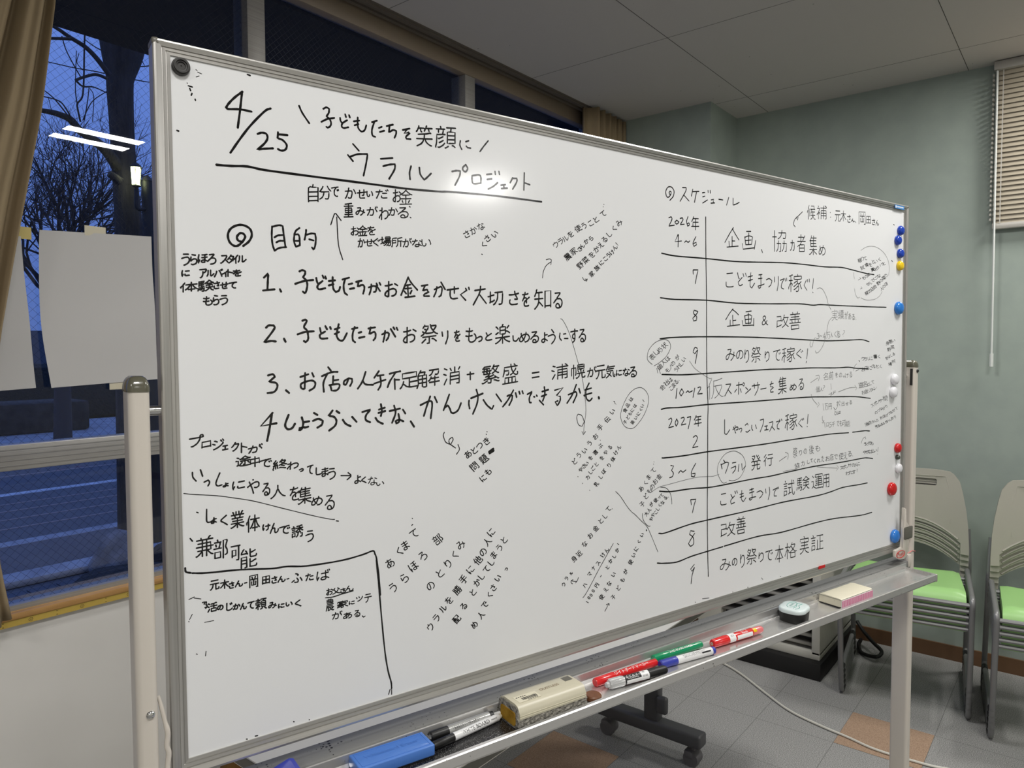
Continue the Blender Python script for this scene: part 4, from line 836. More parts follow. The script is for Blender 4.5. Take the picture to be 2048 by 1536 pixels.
終 75 47 73 47;29 91 28 76;53 86 60 85 89 97;19 63 20 57 27 49 29 42;42 88 39 75;17 77 13 93 15 98;66 67 68 66 81 73;96 62 88 59 80 52 78 52 59 30;64 22 88 23 88 30 75 47 73 47 62 57 51 62;15 64 38 61;37 51 38 61 40 62 41 67;39 30 32 41 16 42 17 36 26 23 30 14;54 34 55 31 59 30 60 24 64 22 65 16 68 12
績 91 61 52 61;16 78 13 96;95 97 82 90;52 72 91 72;29 42 16 42 17 37 24 26 29 14;64 90 45 97;40 87 36 74;29 93 27 76;45 40 98 40;94 18 49 18;92 29 51 29;72 40 72 13;91 72 90 51 52 51 52 61 53 83 89 83 91 81 91 72;15 64 38 61;40 67 41 65 38 61 37 51;19 63 20 57 28 47 29 42 32 41 34 36 36 35 38 29
繁 78 43 78 42;78 43 79 43;33 25 33 30 39 34 39 38;18 22 22 26;57 77 56 96 54 98 44 98 41 96;61 31 64 27 67 27;54 16 24 16;32 38 32 42 38 47 38 52;49 38 48 38;39 87 35 87 19 96 11 95;21 38 20 38;44 71 43 65;79 42 79 43;79 42 78 42;72 87 79 88 92 95 98 95;75 68 80 70 82 75;48 52 47 52;97 20 70 20;13 38 57 38;22 26 19 49 20 52 53 52;49 66 48 70 42 72 39 77;24 16 21 17 19 21 14 25;96 53 91 52 82 46 74 38 67 27;70 61 55 66 39 64 28 66;62 53 76 45 81 40 89 27 89 20;39 64 42 59 47 57 50 26 22 26;72 12 70 15 70 20 68 20 67 22 67 27;97 80 92 80 85 75 54 78 34 77 21 80
者 35 78 84 78;54 46 52 51 47 54 43 60;35 95 84 95;35 63 35 95;49 13 49 45;23 25 74 25 78 29;14 45 96 45;89 18 88 21 81 28 79 28 77 32 69 39 68 44;84 95 84 62 45 62 43 60 33 64 28 64 15 70
能 47 63 19 63;19 33 21 25 25 21 28 14 32 12;19 33 47 32;50 35 50 33 47 32;41 19 46 25 47 32;94 67 91 66 77 73 64 75;47 78 19 78;90 22 71 29 64 29;98 87 95 96 66 96 64 93 64 60;64 13 65 48 71 50 90 50 96 47 97 41;19 97 19 49 46 48 47 95 45 97 38 98
自 54 13 51 26;25 92 86 92;25 49 86 49;25 71 86 71;25 97 25 28 51 26 86 27 86 97
菜 16 94 35 86 42 81 49 72;81 58 88 46;55 54 52 46;97 93 94 94 79 88 64 77 62 72;29 59 30 57 26 50;72 13 72 27 76 31 76 34;38 14 38 27;15 20 95 20;55 64 55 97;91 35 87 33 79 33 53 37 19 38;97 70 64 70 62 72 49 72 47 70 15 70
行 82 47 81 96 72 98 66 98 64 96;27 53 21 55 14 61;34 13 19 29 16 30;94 19 53 19;97 47 48 47;38 35 30 45 27 53 28 97
表 59 52 59 57 63 66 70 75 74 76;96 93 81 86 75 81 74 76;74 76 87 67;35 69 35 94;61 87 43 93 35 94;92 21 19 21;88 36 25 36;55 51 55 14;94 52 15 52;48 53 46 59 37 65 35 69 15 76
補 24 14 27 20;83 14 85 13 95 20 95 27;25 60 26 58;33 59 38 52;33 59 38 68;94 77 48 77;45 27 95 27;48 60 94 60;48 98 49 44 94 44 94 93 92 97 86 98;71 13 71 96;26 97 25 60 28 48 32 42 35 32 34 30 15 30;12 71 20 61 25 60 26 58 33 59
解 60 43 63 42 69 35 74 18;26 21 26 14 28 12;26 21 42 21 43 23 40 37;60 79 97 79;19 55 49 55;19 74 49 74;80 51 80 97;94 60 65 60;34 37 34 93 42 97 49 96 49 37 19 37;82 42 92 41 95 18 60 17;14 97 19 76 18 37 23 23 24 21 26 21;56 70 60 69 63 61 65 60 66 52
証 39 56 17 56;95 53 75 53;39 42 18 42;56 94 56 43;25 13 28 20 26 23 26 28;42 28 13 28;17 93 39 92 39 71 18 70 17 97;75 19 75 93;95 19 52 19;97 94 49 94
試 38 55 18 55;40 29 14 29;94 23 89 15;59 54 59 85;27 19 25 13;38 42 18 42;78 13 79 49 83 81 86 90 91 97 97 96 99 83;69 54 48 54;17 92 38 91 38 70 18 69 17 97;97 33 49 33;49 89 57 87 59 85 74 82
誘 13 29 40 29;63 62 58 87 49 97 47 97;98 52 96 53 92 50 81 39 79 34;26 16 29 22;37 56 17 56;37 42 17 42;16 97 16 70 37 69 37 92 16 92;79 98 90 98 92 96 95 74 81 74 82 62 51 62 47 58 47 54 60 45 68 34;73 52 73 17;52 18 73 17 86 14 92 15;97 32 81 32 79 34 68 34 66 32 49 32
買 27 70 85 70;43 17 43 33;67 18 67 33;13 96 18 98 43 89;85 57 27 57;98 98 92 98 73 90 66 90;85 70 85 81 83 83 28 83 27 57 27 45 84 45 85 70;67 18 22 17 21 33 44 33 90 33 90 17 67 18
足 30 76 29 73 31 60;30 76 26 78 23 87 16 96;56 45 87 44 87 18 57 18 26 18 26 45 56 45;89 68 56 68;56 93 56 45;95 96 64 96 49 92 42 88 35 79 30 76
身 30 37 79 37;79 52 30 52;91 52 87 58 80 60;12 96 16 98 42 89 67 75 69 70;53 14 52 22;61 97 73 97 77 96 79 93 80 60 78 22 31 22 30 68;79 69 69 70 67 68 17 68
農 89 80 89 74;89 80 75 86 74 89;39 95 39 74;35 63 86 63;45 41 45 13;89 30 24 30;67 41 67 13;23 74 97 74;67 41 25 42 24 19 45 19 88 19 89 40 87 42 67 41;94 52 24 52 23 74 15 97;59 91 48 95 36 96;58 74 59 80 66 87 74 89 75 92 91 97 96 97 99 95
近 78 81 78 42;14 94 20 87 28 84;18 15 29 27;28 84 28 50 15 49;28 84 32 85 42 92 57 95 87 95 98 93;96 42 51 42;42 80 46 73 50 57 51 19 90 13 97 15
途 20 89 27 86;50 65 47 71 39 80;14 48 27 48 27 86;27 86 34 88 42 94 61 97 95 96 98 93;84 65 93 76 93 78;20 19 30 25;87 32 82 38 53 38 48 32;41 54 96 54;67 38 67 82 65 84 58 85;98 34 94 35 87 32 70 17 65 16 48 32 39 37 37 36
運 21 21 27 31;14 53 27 53 27 83;27 83 22 85 17 91;27 83 31 84 44 93 50 94 96 94;86 31 42 30 40 28 40 16 94 16 95 27;45 54 90 54;96 77 40 77;45 54 46 42 89 42 90 54 90 64 88 66 46 66 45 54;67 84 67 26
選 17 18 19 18 28 29;77 76 93 85;15 51 27 51 27 86;57 70 56 70;15 95 27 86;77 76 77 70 79 70 79 48;41 55 93 55;43 92 43 85 57 77 56 48;73 28 92 28 94 26 93 16 73 16 73 37 75 40 96 40 97 37;40 28 59 28 61 26 60 16 41 16 40 36 42 40 62 40 64 37;97 70 38 70;97 95 49 95 27 86
部 46 52 46 46 51 34 50 25;38 25 35 14;25 34 28 43;83 84 92 82 95 77 94 62 85 48 93 27 94 19 71 19 71 98;54 93 54 68 20 68 20 93;54 93 20 93;58 52 14 52;56 25 17 25
配 16 91 50 91;16 75 50 75;98 82 97 93 94 96 71 97 65 94 65 49 95 49;39 35 38 35;39 17 38 58 39 60 50 60;15 17 51 17;28 17 28 54 23 63 16 63;64 18 95 18 95 55;16 98 17 35 50 35 50 96
重 97 95 14 95;96 30 15 30;22 80 91 80;86 55 25 55;25 55 26 68 84 68 86 67 86 55 85 42 25 42 25 55;55 17 55 95;84 14 24 18
野 68 32 72 33 75 36 81 37;81 37 82 34 91 25 92 18 63 18;81 37 82 41 86 43 87 50;78 50 78 93 75 97 65 98;16 34 52 34;52 69 16 69;63 50 96 50 96 58 93 67 89 69;34 51 16 51 16 18 34 17 52 17 52 51 34 51;34 17 34 90;13 93 56 87
金 56 17 57 13;36 85 31 74;73 86 80 74;20 64 90 64;82 38 77 43 33 43 30 38;55 43 55 94;16 95 94 95;96 42 82 38 82 36 71 30 56 17;56 17 53 18 40 30 31 35 30 38 25 38 16 43
間 40 73 70 73;47 31 18 31;93 31 63 31;40 93 40 59 70 58 70 89 40 89;18 45 47 44 46 16 18 17 18 97;80 97 89 97 93 94 93 17 65 16 63 18 64 45 93 45
集 11 94 15 96 31 90 44 82 48 76;15 36 25 31;96 95 73 86 67 82 63 76;58 24 60 23;87 35 26 35;94 60 26 60;87 47 26 47;55 97 55 69;91 23 30 23;58 14 60 20 60 23 58 24 58 60;96 74 64 74 63 76 48 76 47 74 14 74;26 60 25 31 27 24 30 23 34 13
頼 93 49 60 49;76 18 75 33;86 89 99 98;67 89 60 94 52 97;60 64 93 64;48 24 14 24;31 60 48 58 48 40 31 39 15 40 15 59 31 60;60 64 61 33 92 33 93 49 93 79 60 79 60 64;31 98 31 13;56 17 97 17;45 76 38 69 29 68 24 72 16 85
題 85 77 87 77 97 86;77 18 75 30;62 56 93 56;33 72 50 72;62 43 93 43;19 29 46 29;68 77 60 84 55 86;33 56 33 87;46 29 45 16 20 16 19 29 19 42 45 42 46 29;93 43 92 30 63 30 62 56 62 69 92 69 93 43;58 17 97 17;52 55 14 55;20 67 19 81 14 96;100 93 97 96 46 95 34 91 33 87 28 87 23 82 19 81
顔 22 95 27 96 35 92 44 86 50 79;23 60 27 61 43 53;53 97 54 98 66 91;24 36 24 23;95 64 62 64;95 94 87 88 83 88;95 48 62 48;44 68 28 77 27 76;41 44 44 32 44 23;33 13 35 23;78 18 76 33;13 95 12 92 16 77 17 45 52 44;76 33 62 34 62 79 81 79 95 78 95 34 76 33;15 23 50 23;97 17 59 17
食 84 74 80 69;98 39 95 40 87 36 81 36;80 69 31 69;56 39 55 32 53 30;31 54 80 54;32 38 32 37;32 38 31 38;31 38 31 37;30 95 55 91;32 37 31 37;12 40 17 41 29 37 33 39 80 39;81 36 80 69;81 36 80 33 69 27 56 16 39 30 33 33 31 38 30 95;88 73 84 74 82 77 75 81 73 85;54 78 57 78 67 84 73 85 75 89 88 96
験 37 71 41 81 46 81;77 73 75 73;23 74 24 88;12 92 15 82 15 75;33 86 31 74;98 34 94 33;44 31 17 31;17 46 44 46;33 62 33 17;35 98 42 98 45 94 47 62 17 62 17 18 46 17;59 33 63 37 76 38 89 37 94 33;53 97 57 96 69 85 75 73 80 70 95 69 94 51 57 52 57 70 75 70;52 36 54 36 56 33 59 33 59 31 68 22 73 14 77 14 84 23 92 31 94 31 94 33;97 96 92 94 86 88 80 76 75 73 76 38'''
WRITING = r'''#title
w 2.9 0
p 846 8450 752 8362 674 8269 639 8208 672 8198 807 8220 953 8218;839 8428 812 8216 778 7983
p 1200 8304 1123 8254 940 8041 799 7839 681 7652
p 1027 7946 1077 7970 1137 7965 1151 7906 1104 7828 1017 7744 1113 7769 1220 7791;1291 8011 1284 7933 1351 7919 1402 7865 1390 7807 1338 7779 1286 7791;1290 7985 1415 7996
w 2.6 0
p 1581 8411 1622 8326 1716 8203
p 1916 8433 1961 8462 2000 8448 1993 8394 1959 8340 2003 8311 2024 8262 2012 8218 1978 8191 1956 8197;1886 8253 1969 8305 2071 8339
p 2156 8355 2161 8318 2183 8290;2258 8341 2194 8292 2176 8246 2205 8224 2274 8247;2231 8417 2242 8381;2288 8416 2299 8386
p 2416 8407 2414 8320 2425 8257 2471 8221 2519 8251 2544 8321;2356 8342 2438 8368;2367 8290 2426 8317
p 2339 8026 2425 7947;2261 7862 2335 7787;2301 7847 2407 7895 2555 7920 2548 7862 2522 7737 2490 7607
w 3.1 0
p 508 7475 684 7485 889 7508 1105 7493 1623 7495 2587 7504 3140 7508 3694 7533 3948 7556 4761 7593 5667 7605
w 2.7 0
p 2632 8380 2708 8414;2667 8386 2630 8277 2636 8195 2678 8182;2736 8316 2782 8341;2751 8263 2820 8292
p 2859 8365 2960 8403;2906 8387 2893 8277 2959 8326 3013 8321 3005 8271 2981 8218
p 3116 8353 3228 8393;3188 8379 3139 8307 3211 8334;3227 8322 3170 8270 3170 8235 3242 8242
w 2.4 0
g 笑 3299 8497 318 41 -5 -352 顔 3617 8545 408 52 -5 -377
p 4098 8357 4088 8289 4122 8227;4195 8358 4248 8381;4203 8292 4229 8274 4283 8274
p 4611 8440 4528 8343 4454 8248
w 2.8 0
p 2760 7883 2945 7922;2796 7784 2889 7819 2983 7839 2974 7760 2886 7615
p 3244 7848 3218 7752 3225 7653;3381 7846 3396 7748 3461 7677 3511 7720 3578 7787
p 3944 7867 4022 7892 4092 7895 4074 7810 3993 7666;4190 8006 4137 7953 4145 7909 4189 7893 4225 7951 4190 8006
p 4304 7841 4304 7781 4330 7731 4448 7754;4305 7853 4431 7881 4467 7848 4466 7757
p 4578 7909 4671 7929;4586 7830 4670 7852;4603 7682 4706 7741 4782 7805;4737 7976 4742 7931;4812 7987 4821 7942
p 4848 7775 4934 7794;4895 7784 4914 7737;4857 7722 4971 7744
p 5079 7922 5030 7837;5079 7914 5167 7926 5157 7862 5078 7741
p 5315 8033 5303 7754;5314 7874 5424 7856
#earnings
w 1.7 0
g 自 1637 7405 216 31 -5 -272 分 1811 7403 203 29 -4 -212 で 1991 7429 134 19 -3 -190 か 2179 7427 196 27 -3 -189 せ 2371 7427 162 22 -3 -166 い 2511 7421 124 17 -2 -119 だ 2638 7455 238 32 -3 -159 お 2916 7498 163 22 -3 -226 金 3018 7507 245 32 -4 -256
g 重 2171 7210 159 22 -4 -230 み 2342 7171 164 23 -2 -145 が 2505 7188 193 26 -2 -150 わ 2701 7217 173 23 -4 -224 か 2844 7219 175 23 -2 -145 る 2973 7256 245 32 -3 -208
p 3208 7255 3219 7249;3219 7096 3230 7090
w 1.3 0
p 2159 6400 2100 6608 2082 6984;1994 6869 2046 7015 2071 7030 2144 6943
w 1.6 0
g お 2263 6889 152 21 -3 -151 金 2375 6910 163 22 -3 -169 を 2509 6917 167 23 -3 -153
g か 2371 6736 126 17 -3 -156 せ 2483 6730 148 20 -2 -128 ぐ 2574 6757 179 24 -2 -148 場 2712 6780 196 26 -2 -151 所 2890 6786 197 26 -2 -157 が 3067 6788 171 23 -2 -152 な 3208 6788 213 28 -2 -136 い 3362 6822 212 28 -2 -158
w 1.2 0
g さ 4076 6957 139 74 72 -110 か 4200 7025 140 75 73 -111 な 4337 7101 142 76 74 -111
g く 4396 6796 106 96 104 -79 さ 4460 6894 107 97 105 -79 い 4598 6973 108 98 107 -79
p 4469 6648 4482 6644
#purpose
w 3.0 0
p 813 6483 888 6550 924 6633 901 6712 823 6749 746 6742 667 6695 627 6617 640 6529 691 6479 749 6483 809 6543 840 6606 811 6643 772 6640 737 6592 751 6548 790 6536
w 2.6 0
p 1188 6769 1181 6646 1189 6534 1213 6454;1188 6764 1276 6793 1328 6788 1341 6660 1359 6517;1216 6629 1263 6658 1320 6668;1240 6564 1282 6588 1329 6592;1213 6454 1280 6495 1369 6512
p 1554 6783 1505 6742 1483 6693;1483 6693 1476 6599 1501 6528;1488 6689 1536 6698 1551 6658 1555 6564;1492 6606 1545 6610;1501 6528 1555 6553;1645 6766 1638 6707 1621 6632;1654 6703 1720 6725 1769 6724 1778 6656 1766 6560 1743 6505 1722 6535;1686 6643 1745 6632
w 2.9 0
p 1068 6091 1125 6151 1118 6058 1110 5935;1054 5922 1202 5944;1274 5948 1289 5917
p 1542 6201 1580 6219 1618 6206 1617 6169 1589 6125 1632 6085 1647 6023 1629 5937 1607 5910 1585 5930;1481 6030 1599 6073 1730 6096
p 1774 6125 1784 6072 1800 6046;1861 6087 1805 6041 1782 5998 1815 5972 1899 5992;1863 6162 1879 6131;1902 6153 1912 6122
p 2008 6149 2007 6073 2016 5987 2050 5945 2096 5969 2114 6019;1951 6092 2041 6107;1950 6032 2018 6052
p 2150 6124 2248 6156;2190 6131 2166 6048 2175 5951 2215 5914;2241 6063 2294 6077;2257 5998 2322 6012
p 2352 6102 2435 6123;2388 6109 2375 6031 2434 6062 2470 6052 2475 6008 2456 5941
w 2.7 0
p 2543 6033 2615 6058 2662 6046 2653 5986 2621 5970;2583 6078 2574 5997 2549 5931;2662 6068 2717 5989;2663 6097 2678 6068;2711 6107 2727 6078
g お 2748 6162 260 35 -4 -281
p 3173 6213 3121 6098 3052 5944;3173 6206 3222 6133 3323 6031;3121 6086 3205 6105;3103 6040 3221 6054;3163 6100 3169 5926;3103 6006 3136 5970;3229 6020 3203 5973;3118 5914 3279 5938
p 3393 6096 3497 6116;3454 6106 3409 6020 3479 6046 3496 6024;3513 6009 3443 5976 3425 5944 3521 5948
p 3611 6052 3727 6104 3744 6066 3725 5972 3689 5947;3655 6093 3637 6015 3600 5943;3728 6167 3798 6061
p 3834 6055 4036 6088;3962 6108 3961 6013;3889 6065 3887 5963 3923 5925 4015 5936
p 4165 6054 4071 5994 4164 5910;4166 6094 4184 6063;4222 6112 4231 6081
p 4335 6069 4528 6102;4441 6139 4421 6033 4304 5843;4430 6001 4545 5876
g 切 4544 6090 336 41 -3 -262 さ 4920 6118 299 36 -3 -281 を 5220 6124 201 24 -3 -297 知 5453 6174 435 50 -3 -383 る 5858 6174 277 32 -2 -366
w 2.9 0
p 1081 5435 1117 5466 1179 5467 1188 5421 1052 5239 1133 5260 1205 5255;1315 5292 1335 5251
p 1569 5537 1613 5554 1628 5528 1589 5453 1631 5406 1646 5321 1640 5279 1612 5247 1585 5262;1501 5352 1598 5384 1724 5397
p 1813 5441 1823 5387;1884 5393 1817 5355 1810 5317 1838 5296 1916 5302;1891 5469 1913 5426;1958 5459 1969 5432
p 2084 5499 2059 5401 2052 5335 2085 5281 2143 5276 2202 5375;2025 5428 2094 5450;2024 5362 2087 5390
p 2279 5437 2361 5454;2320 5465 2289 5371 2288 5282 2322 5249;2378 5383 2419 5394;2382 5311 2466 5328
p 2528 5446 2631 5464;2564 5463 2538 5362 2605 5397 2635 5380 2634 5318 2603 5279
p 2739 5364 2814 5393 2851 5377 2837 5320 2806 5280;2789 5416 2775 5331 2756 5257;2877 5445 2950 5332;2921 5469 2939 5441;2971 5464 2989 5430
w 2.5 0
g お 3032 5500 269 35 -4 -287 祭 3329 5539 342 44 -5 -329
p 3736 5410 3744 5348;3835 5427 3834 5333 3796 5230
g を 3927 5465 144 18 -3 -217 も 4111 5516 270 34 -3 -293 っ 4327 5414 157 20 -2 -171 と 4473 5432 203 25 -2 -168 楽 4674 5564 336 41 -3 -354
p 5063 5364 5071 5293 5124 5279 5177 5329
g め 5152 5444 264 31 -2 -212 る 5372 5477 247 29 -2 -251 よ 5614 5451 188 22 -2 -210
p 5868 5476 5915 5424;5791 5364 5896 5394 5943 5357 5924 5297 5866 5237
p 6049 5418 6039 5343 6078 5298;6127 5404 6176 5412;6146 5329 6224 5329
g す 6249 5534 207 23 -2 -298 る 6427 5545 228 26 -1 -304
w 2.8 0
p 1093 4806 1155 4820 1185 4789 1102 4718 1194 4705 1214 4653 1171 4586 1083 4574;1327 4602 1369 4564
p 1527 4775 1636 4810;1593 4827 1583 4609 1540 4621 1531 4674 1585 4705 1684 4723 1732 4690 1715 4626 1648 4585;1691 4825 1712 4776
p 1920 4902 1958 4852;1828 4779 1964 4830 2055 4834;1907 4815 1849 4687 1852 4562;1991 4775 1983 4656;1995 4715 2064 4724;1932 4652 2063 4664 2079 4625 2038 4577 1965 4574 1949 4640
p 2214 4731 2178 4655 2143 4656 2150 4700 2214 4737 2267 4730 2266 4686 2236 4631
p 2475 4826 2425 4693 2352 4589;2426 4704 2472 4647 2587 4637
p 2681 4833 2607 4738;2656 4766 2754 4775;2605 4654 2784 4706;2699 4770 2709 4640 2665 4562
p 2813 4596 2865 4704;2848 4790 2942 4811 3024 4824;2942 4805 2839 4659 2820 4602;2928 4713 2932 4564;2940 4702 3003 4700
w 2.4 0
g 足 2959 4820 380 50 -4 -274 解 3234 4843 460 60 -4 -298 消 3701 4883 366 47 -4 -304
p 4178 4750 4301 4763;4235 4789 4234 4668
g 繁 4418 4900 371 46 -3 -321 盛 4804 4923 361 43 -3 -365
w 2.7 0
p 5452 4747 5592 4762;5451 4670 5591 4684
w 2.4 0
g 浦 5808 4888 426 49 -2 -282 幌 6249 4890 363 41 -1 -279 が 6627 4835 248 27 -1 -202 元 6833 4891 265 29 -1 -290 気 7068 4866 264 29 -1 -252 に 7323 4778 187 20 0 -137 な 7486 4809 220 24 0 -177 る 7635 4854 272 29 0 -255
w 3.1 0
p 1142 4306 985 4140 1191 4166;1135 4300 1099 4100 1064 3940
p 1356 4268 1307 4139 1339 4078 1399 4087 1440 4144
p 1535 4225 1554 4144 1532 4072 1498 4048 1499 4081 1573 4089;1554 4157 1636 4166;1573 4083 1621 4093
p 1707 4276 1754 4247;1691 4169 1767 4192 1829 4161 1814 4108 1751 4071
p 1972 4296 1914 4224 1992 4206 2026 4150 2004 4082 1918 4020;2029 4287 2071 4257
p 2120 4158 2162 4100 2234 4061;2259 4192 2324 4118
p 2415 4253 2543 4282 2474 4208 2465 4138 2532 4099
p 2672 4275 2765 4299;2664 4226 2772 4249;2704 4352 2718 4251 2701 4181;2617 4157 2654 4106 2730 4065
p 2842 4245 3008 4273;2914 4321 2936 4212 2878 4071;3056 4256 3095 4196;2983 4195 2997 4093 2949 4052 2934 4096 2998 4107 3061 4082
p 3182 4074 3237 3990
p 3349 4308 3491 4360 3549 4328 3521 4099;3517 4433 3456 4288 3404 4143;3593 4423 3634 4339
p 3850 4449 3805 4343 3747 4213;3766 4246 3824 4284 3861 4224 3880 4173 3927 4158 4005 4200 4060 4307
p 4208 4343 4203 4284 4217 4215;4243 4375 4466 4443;4345 4507 4374 4404 4352 4277 4276 4127
p 4475 4340 4545 4251 4637 4182 4669 4237;4723 4421 4821 4299
p 4852 4215 4954 4320 5063 4474;4939 4382 4987 4398 5041 4387 5029 4317 4975 4231;5106 4428 5127 4357;5177 4448 5193 4407;5242 4455 5258 4414
p 5347 4397 5447 4438 5391 4346 5390 4266 5423 4255;5480 4352 5497 4347;5537 4372 5548 4358
p 5656 4431 5789 4458;5644 4350 5748 4378;5703 4507 5713 4379 5667 4272;5598 4284 5683 4207
p 5928 4443 6111 4482 5965 4351 6052 4332 6042 4257 5984 4177 5936 4247 5994 4259
p 6228 4356 6397 4403 6417 4349 6337 4214;6408 4526 6317 4353 6198 4212;6468 4455 6498 4377
p 6703 4541 6630 4418 6640 4278 6711 4228 6774 4273;6610 4427 6754 4453;6620 4341 6764 4367;6585 4330 6595 4322
w 4.5 0
p 6930 4285 6939 4263
#style_note
w 1.8 0
g う 35 6352 157 25 -4 -183 ら 142 6351 125 20 -4 -167 ほ 237 6354 144 23 -3 -139 ろ 352 6374 142 22 -4 -170 ス 508 6371 130 20 -3 -145 タ 601 6364 103 16 -3 -124 イ 664 6378 92 14 -3 -142 ル 715 6371 136 21 -3 -122
g に 45 6135 124 20 -2 -95 ア 256 6178 114 18 -3 -148 ル 338 6162 113 18 -3 -112 バ 431 6169 123 19 -3 -120 イ 519 6165 120 18 -2 -107 ト 557 6183 143 22 -3 -118 を 655 6177 141 21 -2 -101
g 体 27 5976 225 35 -3 -128 験 230 6015 211 33 -3 -150 さ 417 6018 107 17 -3 -114 せ 509 6013 112 17 -2 -105 て 607 6024 126 19 -2 -109
g も 287 5830 148 23 -3 -143 ら 399 5854 116 18 -4 -158 う 468 5852 166 26 -3 -154
#team_note
w 1.8 0
g プ 68 4073 200 28 -4 -163 ロ 217 4007 163 22 -3 -112 ジ 347 4010 177 23 -3 -152 ェ 478 3959 102 13 -2 -108 ク 586 3958 132 17 -3 -133 ト 664 3962 166 21 -4 -171 が 787 3897 216 27 -3 -117
g 途 634 3767 212 25 -3 -147 中 817 3753 156 18 -3 -153 で 932 3717 196 22 -3 -147 終 1108 3677 219 23 -3 -142 わ 1301 3643 185 19 -3 -126 っ 1466 3550 88 9 -1 -72 て 1585 3592 105 10 -3 -170 し 1666 3536 172 17 -2 -131 ま 1768 3525 142 13 -3 -150 う 1837 3515 197 18 -4 -198 → 2029 3510 244 -25 -4 -216 よ 2255 3371 138 11 -2 -145 く 2336 3333 170 14 -2 -119
w 1.2 0
g な 2456 3325 177 14 -2 -151 い 2585 3231 158 12 -1 -73
w 1.8 0
p 133 3612 138 3551 174 3500;228 3637 252 3553;269 3476 321 3498 333 3462 313 3423;459 3573 410 3454 429 3410 481 3418
g ょ 466 3454 115 11 -2 -72 に 569 3461 215 21 -3 -138 や 773 3472 190 18 -5 -231 る 968 3420 137 12 -5 -222 人 1058 3348 245 21 -4 -198 を 1322 3318 180 15 -5 -230 集 1447 3290 205 16 -5 -260 め 1618 3136 199 14 -3 -155 る 1802 3169 200 14 -5 -279
w 0.9 0
p 27 3361 133 3335 400 3289 649 3225 893 3153 1315 2991 1684 2853 1913 2777 1976 2765
w 1.4 0
p 1999 2742 2030 2733;171 3106 190 3096
w 1.8 0
g し 235 3167 166 13 -5 -229 ょ 313 3040 113 8 -2 -109 く 399 3053 197 14 -4 -180 業 561 3074 189 13 -5 -247 体 757 2999 191 12 -5 -250 け 959 2842 127 8 -2 -100 ん 1058 2857 139 8 -4 -173 で 1170 2801 183 10 -3 -150 誘 1348 2769 176 9 -3 -177 う 1511 2690 191 9 -4 -196
p 88 2784 113 2747
g 兼 126 2813 242 13 -7 -293 部 342 2751 200 10 -7 -291 可 557 2646 136 6 -5 -237 能 657 2566 246 9 -6 -277
w 2.2 0
p 21 2422 29 2373 84 2349;103 2343 274 2315 682 2283 1083 2226 1299 2217 1565 2177 2060 2167 2384 2197 2543 2226 2576 2173 2600 2098 2630 1855 2651 1555
p 2595 2082 2622 1775 2669 1157 2711 688 2755 400 2802 217 2809 122
w 1.2 0
p 2809 138 2808 30;2784 114 2758 44
w 1.7 0
g 元 295 2229 126 3 -3 -149 木 421 2200 120 2 -3 -129 さ 522 2156 89 2 -2 -102 ん 598 2157 117 2 -2 -99
p 733 2096 762 2098
g 岡 779 2210 134 3 -4 -194 田 945 2159 122 2 -3 -126 さ 1062 2130 106 2 -2 -113 ん 1146 2116 125 2 -2 -102
p 1290 2047 1314 2049
g ふ 1332 2130 171 2 -3 -166 た 1521 2083 143 2 -2 -120 ば 1666 2097 227 3 -3 -166
p 215 1945 237 1950 234 1921;237 1944 262 1944 255 1914 267 1891 254 1864 243 1877
g 活 256 1931 133 1 -3 -129 の 377 1887 90 0 -2 -85 じ 467 1900 123 0 -3 -127 か 569 1858 104 0 -2 -89 ん 660 1853 95 0 -2 -103 て 750 1864 115 0 -3 -131 頼 852 1869 159 0 -3 -163 み 1019 1790 126 0 -2 -102 に 1146 1740 108 -1 -1 -73 い 1246 1746 116 -1 -2 -77 く 1337 1756 193 -1 -2 -124
w 1.5 0
g お 1819 1819 114 0 -2 -113 父 1911 1802 127 0 -2 -94 さ 2018 1780 106 0 -1 -83 ん 2084 1801 157 0 -2 -100
p 1822 1682 1926 1672 2078 1689 2232 1700
g 農 1813 1678 130 -2 -4 -193 家 1964 1601 193 -3 -2 -106 に 2147 1569 110 -2 -1 -61 ツ 2252 1619 134 -2 -2 -91 テ 2380 1642 140 -2 -3 -156
g が 1890 1467 172 -4 -2 -121 あ 2048 1422 169 -4 -2 -103 る 2218 1435 128 -3 -2 -128
p 2366 1307 2382 1287 2406 1294
#club_note
w 1.3 0
g あ 2681 2048 145 58 88 -149 く 2839 2206 148 60 90 -149 ま 2930 2273 149 61 90 -150 て 3078 2430 152 62 92 -150
p 3186 2613 3189 2610;3176 2509 3193 2519
g う 2718 1668 142 74 107 -151 ら 2899 1774 144 75 110 -151 ほ 3044 1926 147 77 111 -152 ろ 3211 2057 149 79 114 -152 部 3468 2268 153 81 117 -153
g の 3347 1569 134 74 109 -139 と 3510 1732 136 75 111 -140 り 3655 1853 138 77 113 -140 く 3780 1979 139 78 114 -140 み 3884 2116 141 79 116 -140
g ウ 3352 914 100 83 117 -115 ラ 3457 1028 101 84 118 -115 ル 3571 1146 102 85 119 -115 を 3677 1255 104 86 121 -115 勝 3828 1388 105 87 123 -115 手 3942 1535 106 89 124 -114 に 4070 1664 108 90 126 -114 他 4212 1791 109 91 127 -114 の 4307 1909 110 92 129 -114 人 4389 2060 111 93 130 -113 に 4464 2200 112 94 131 -113
g 配 3823 931 95 77 111 -107 る 3953 1111 96 78 112 -106 と 4124 1295 98 80 114 -106 か 4202 1435 99 81 115 -105 し 4283 1520 99 82 116 -105 て 4387 1620 100 82 117 -105 し 4469 1714 101 83 118 -105 ま 4521 1824 101 84 119 -105 う 4635 1924 103 85 120 -104 と 4727 2037 103 86 121 -104
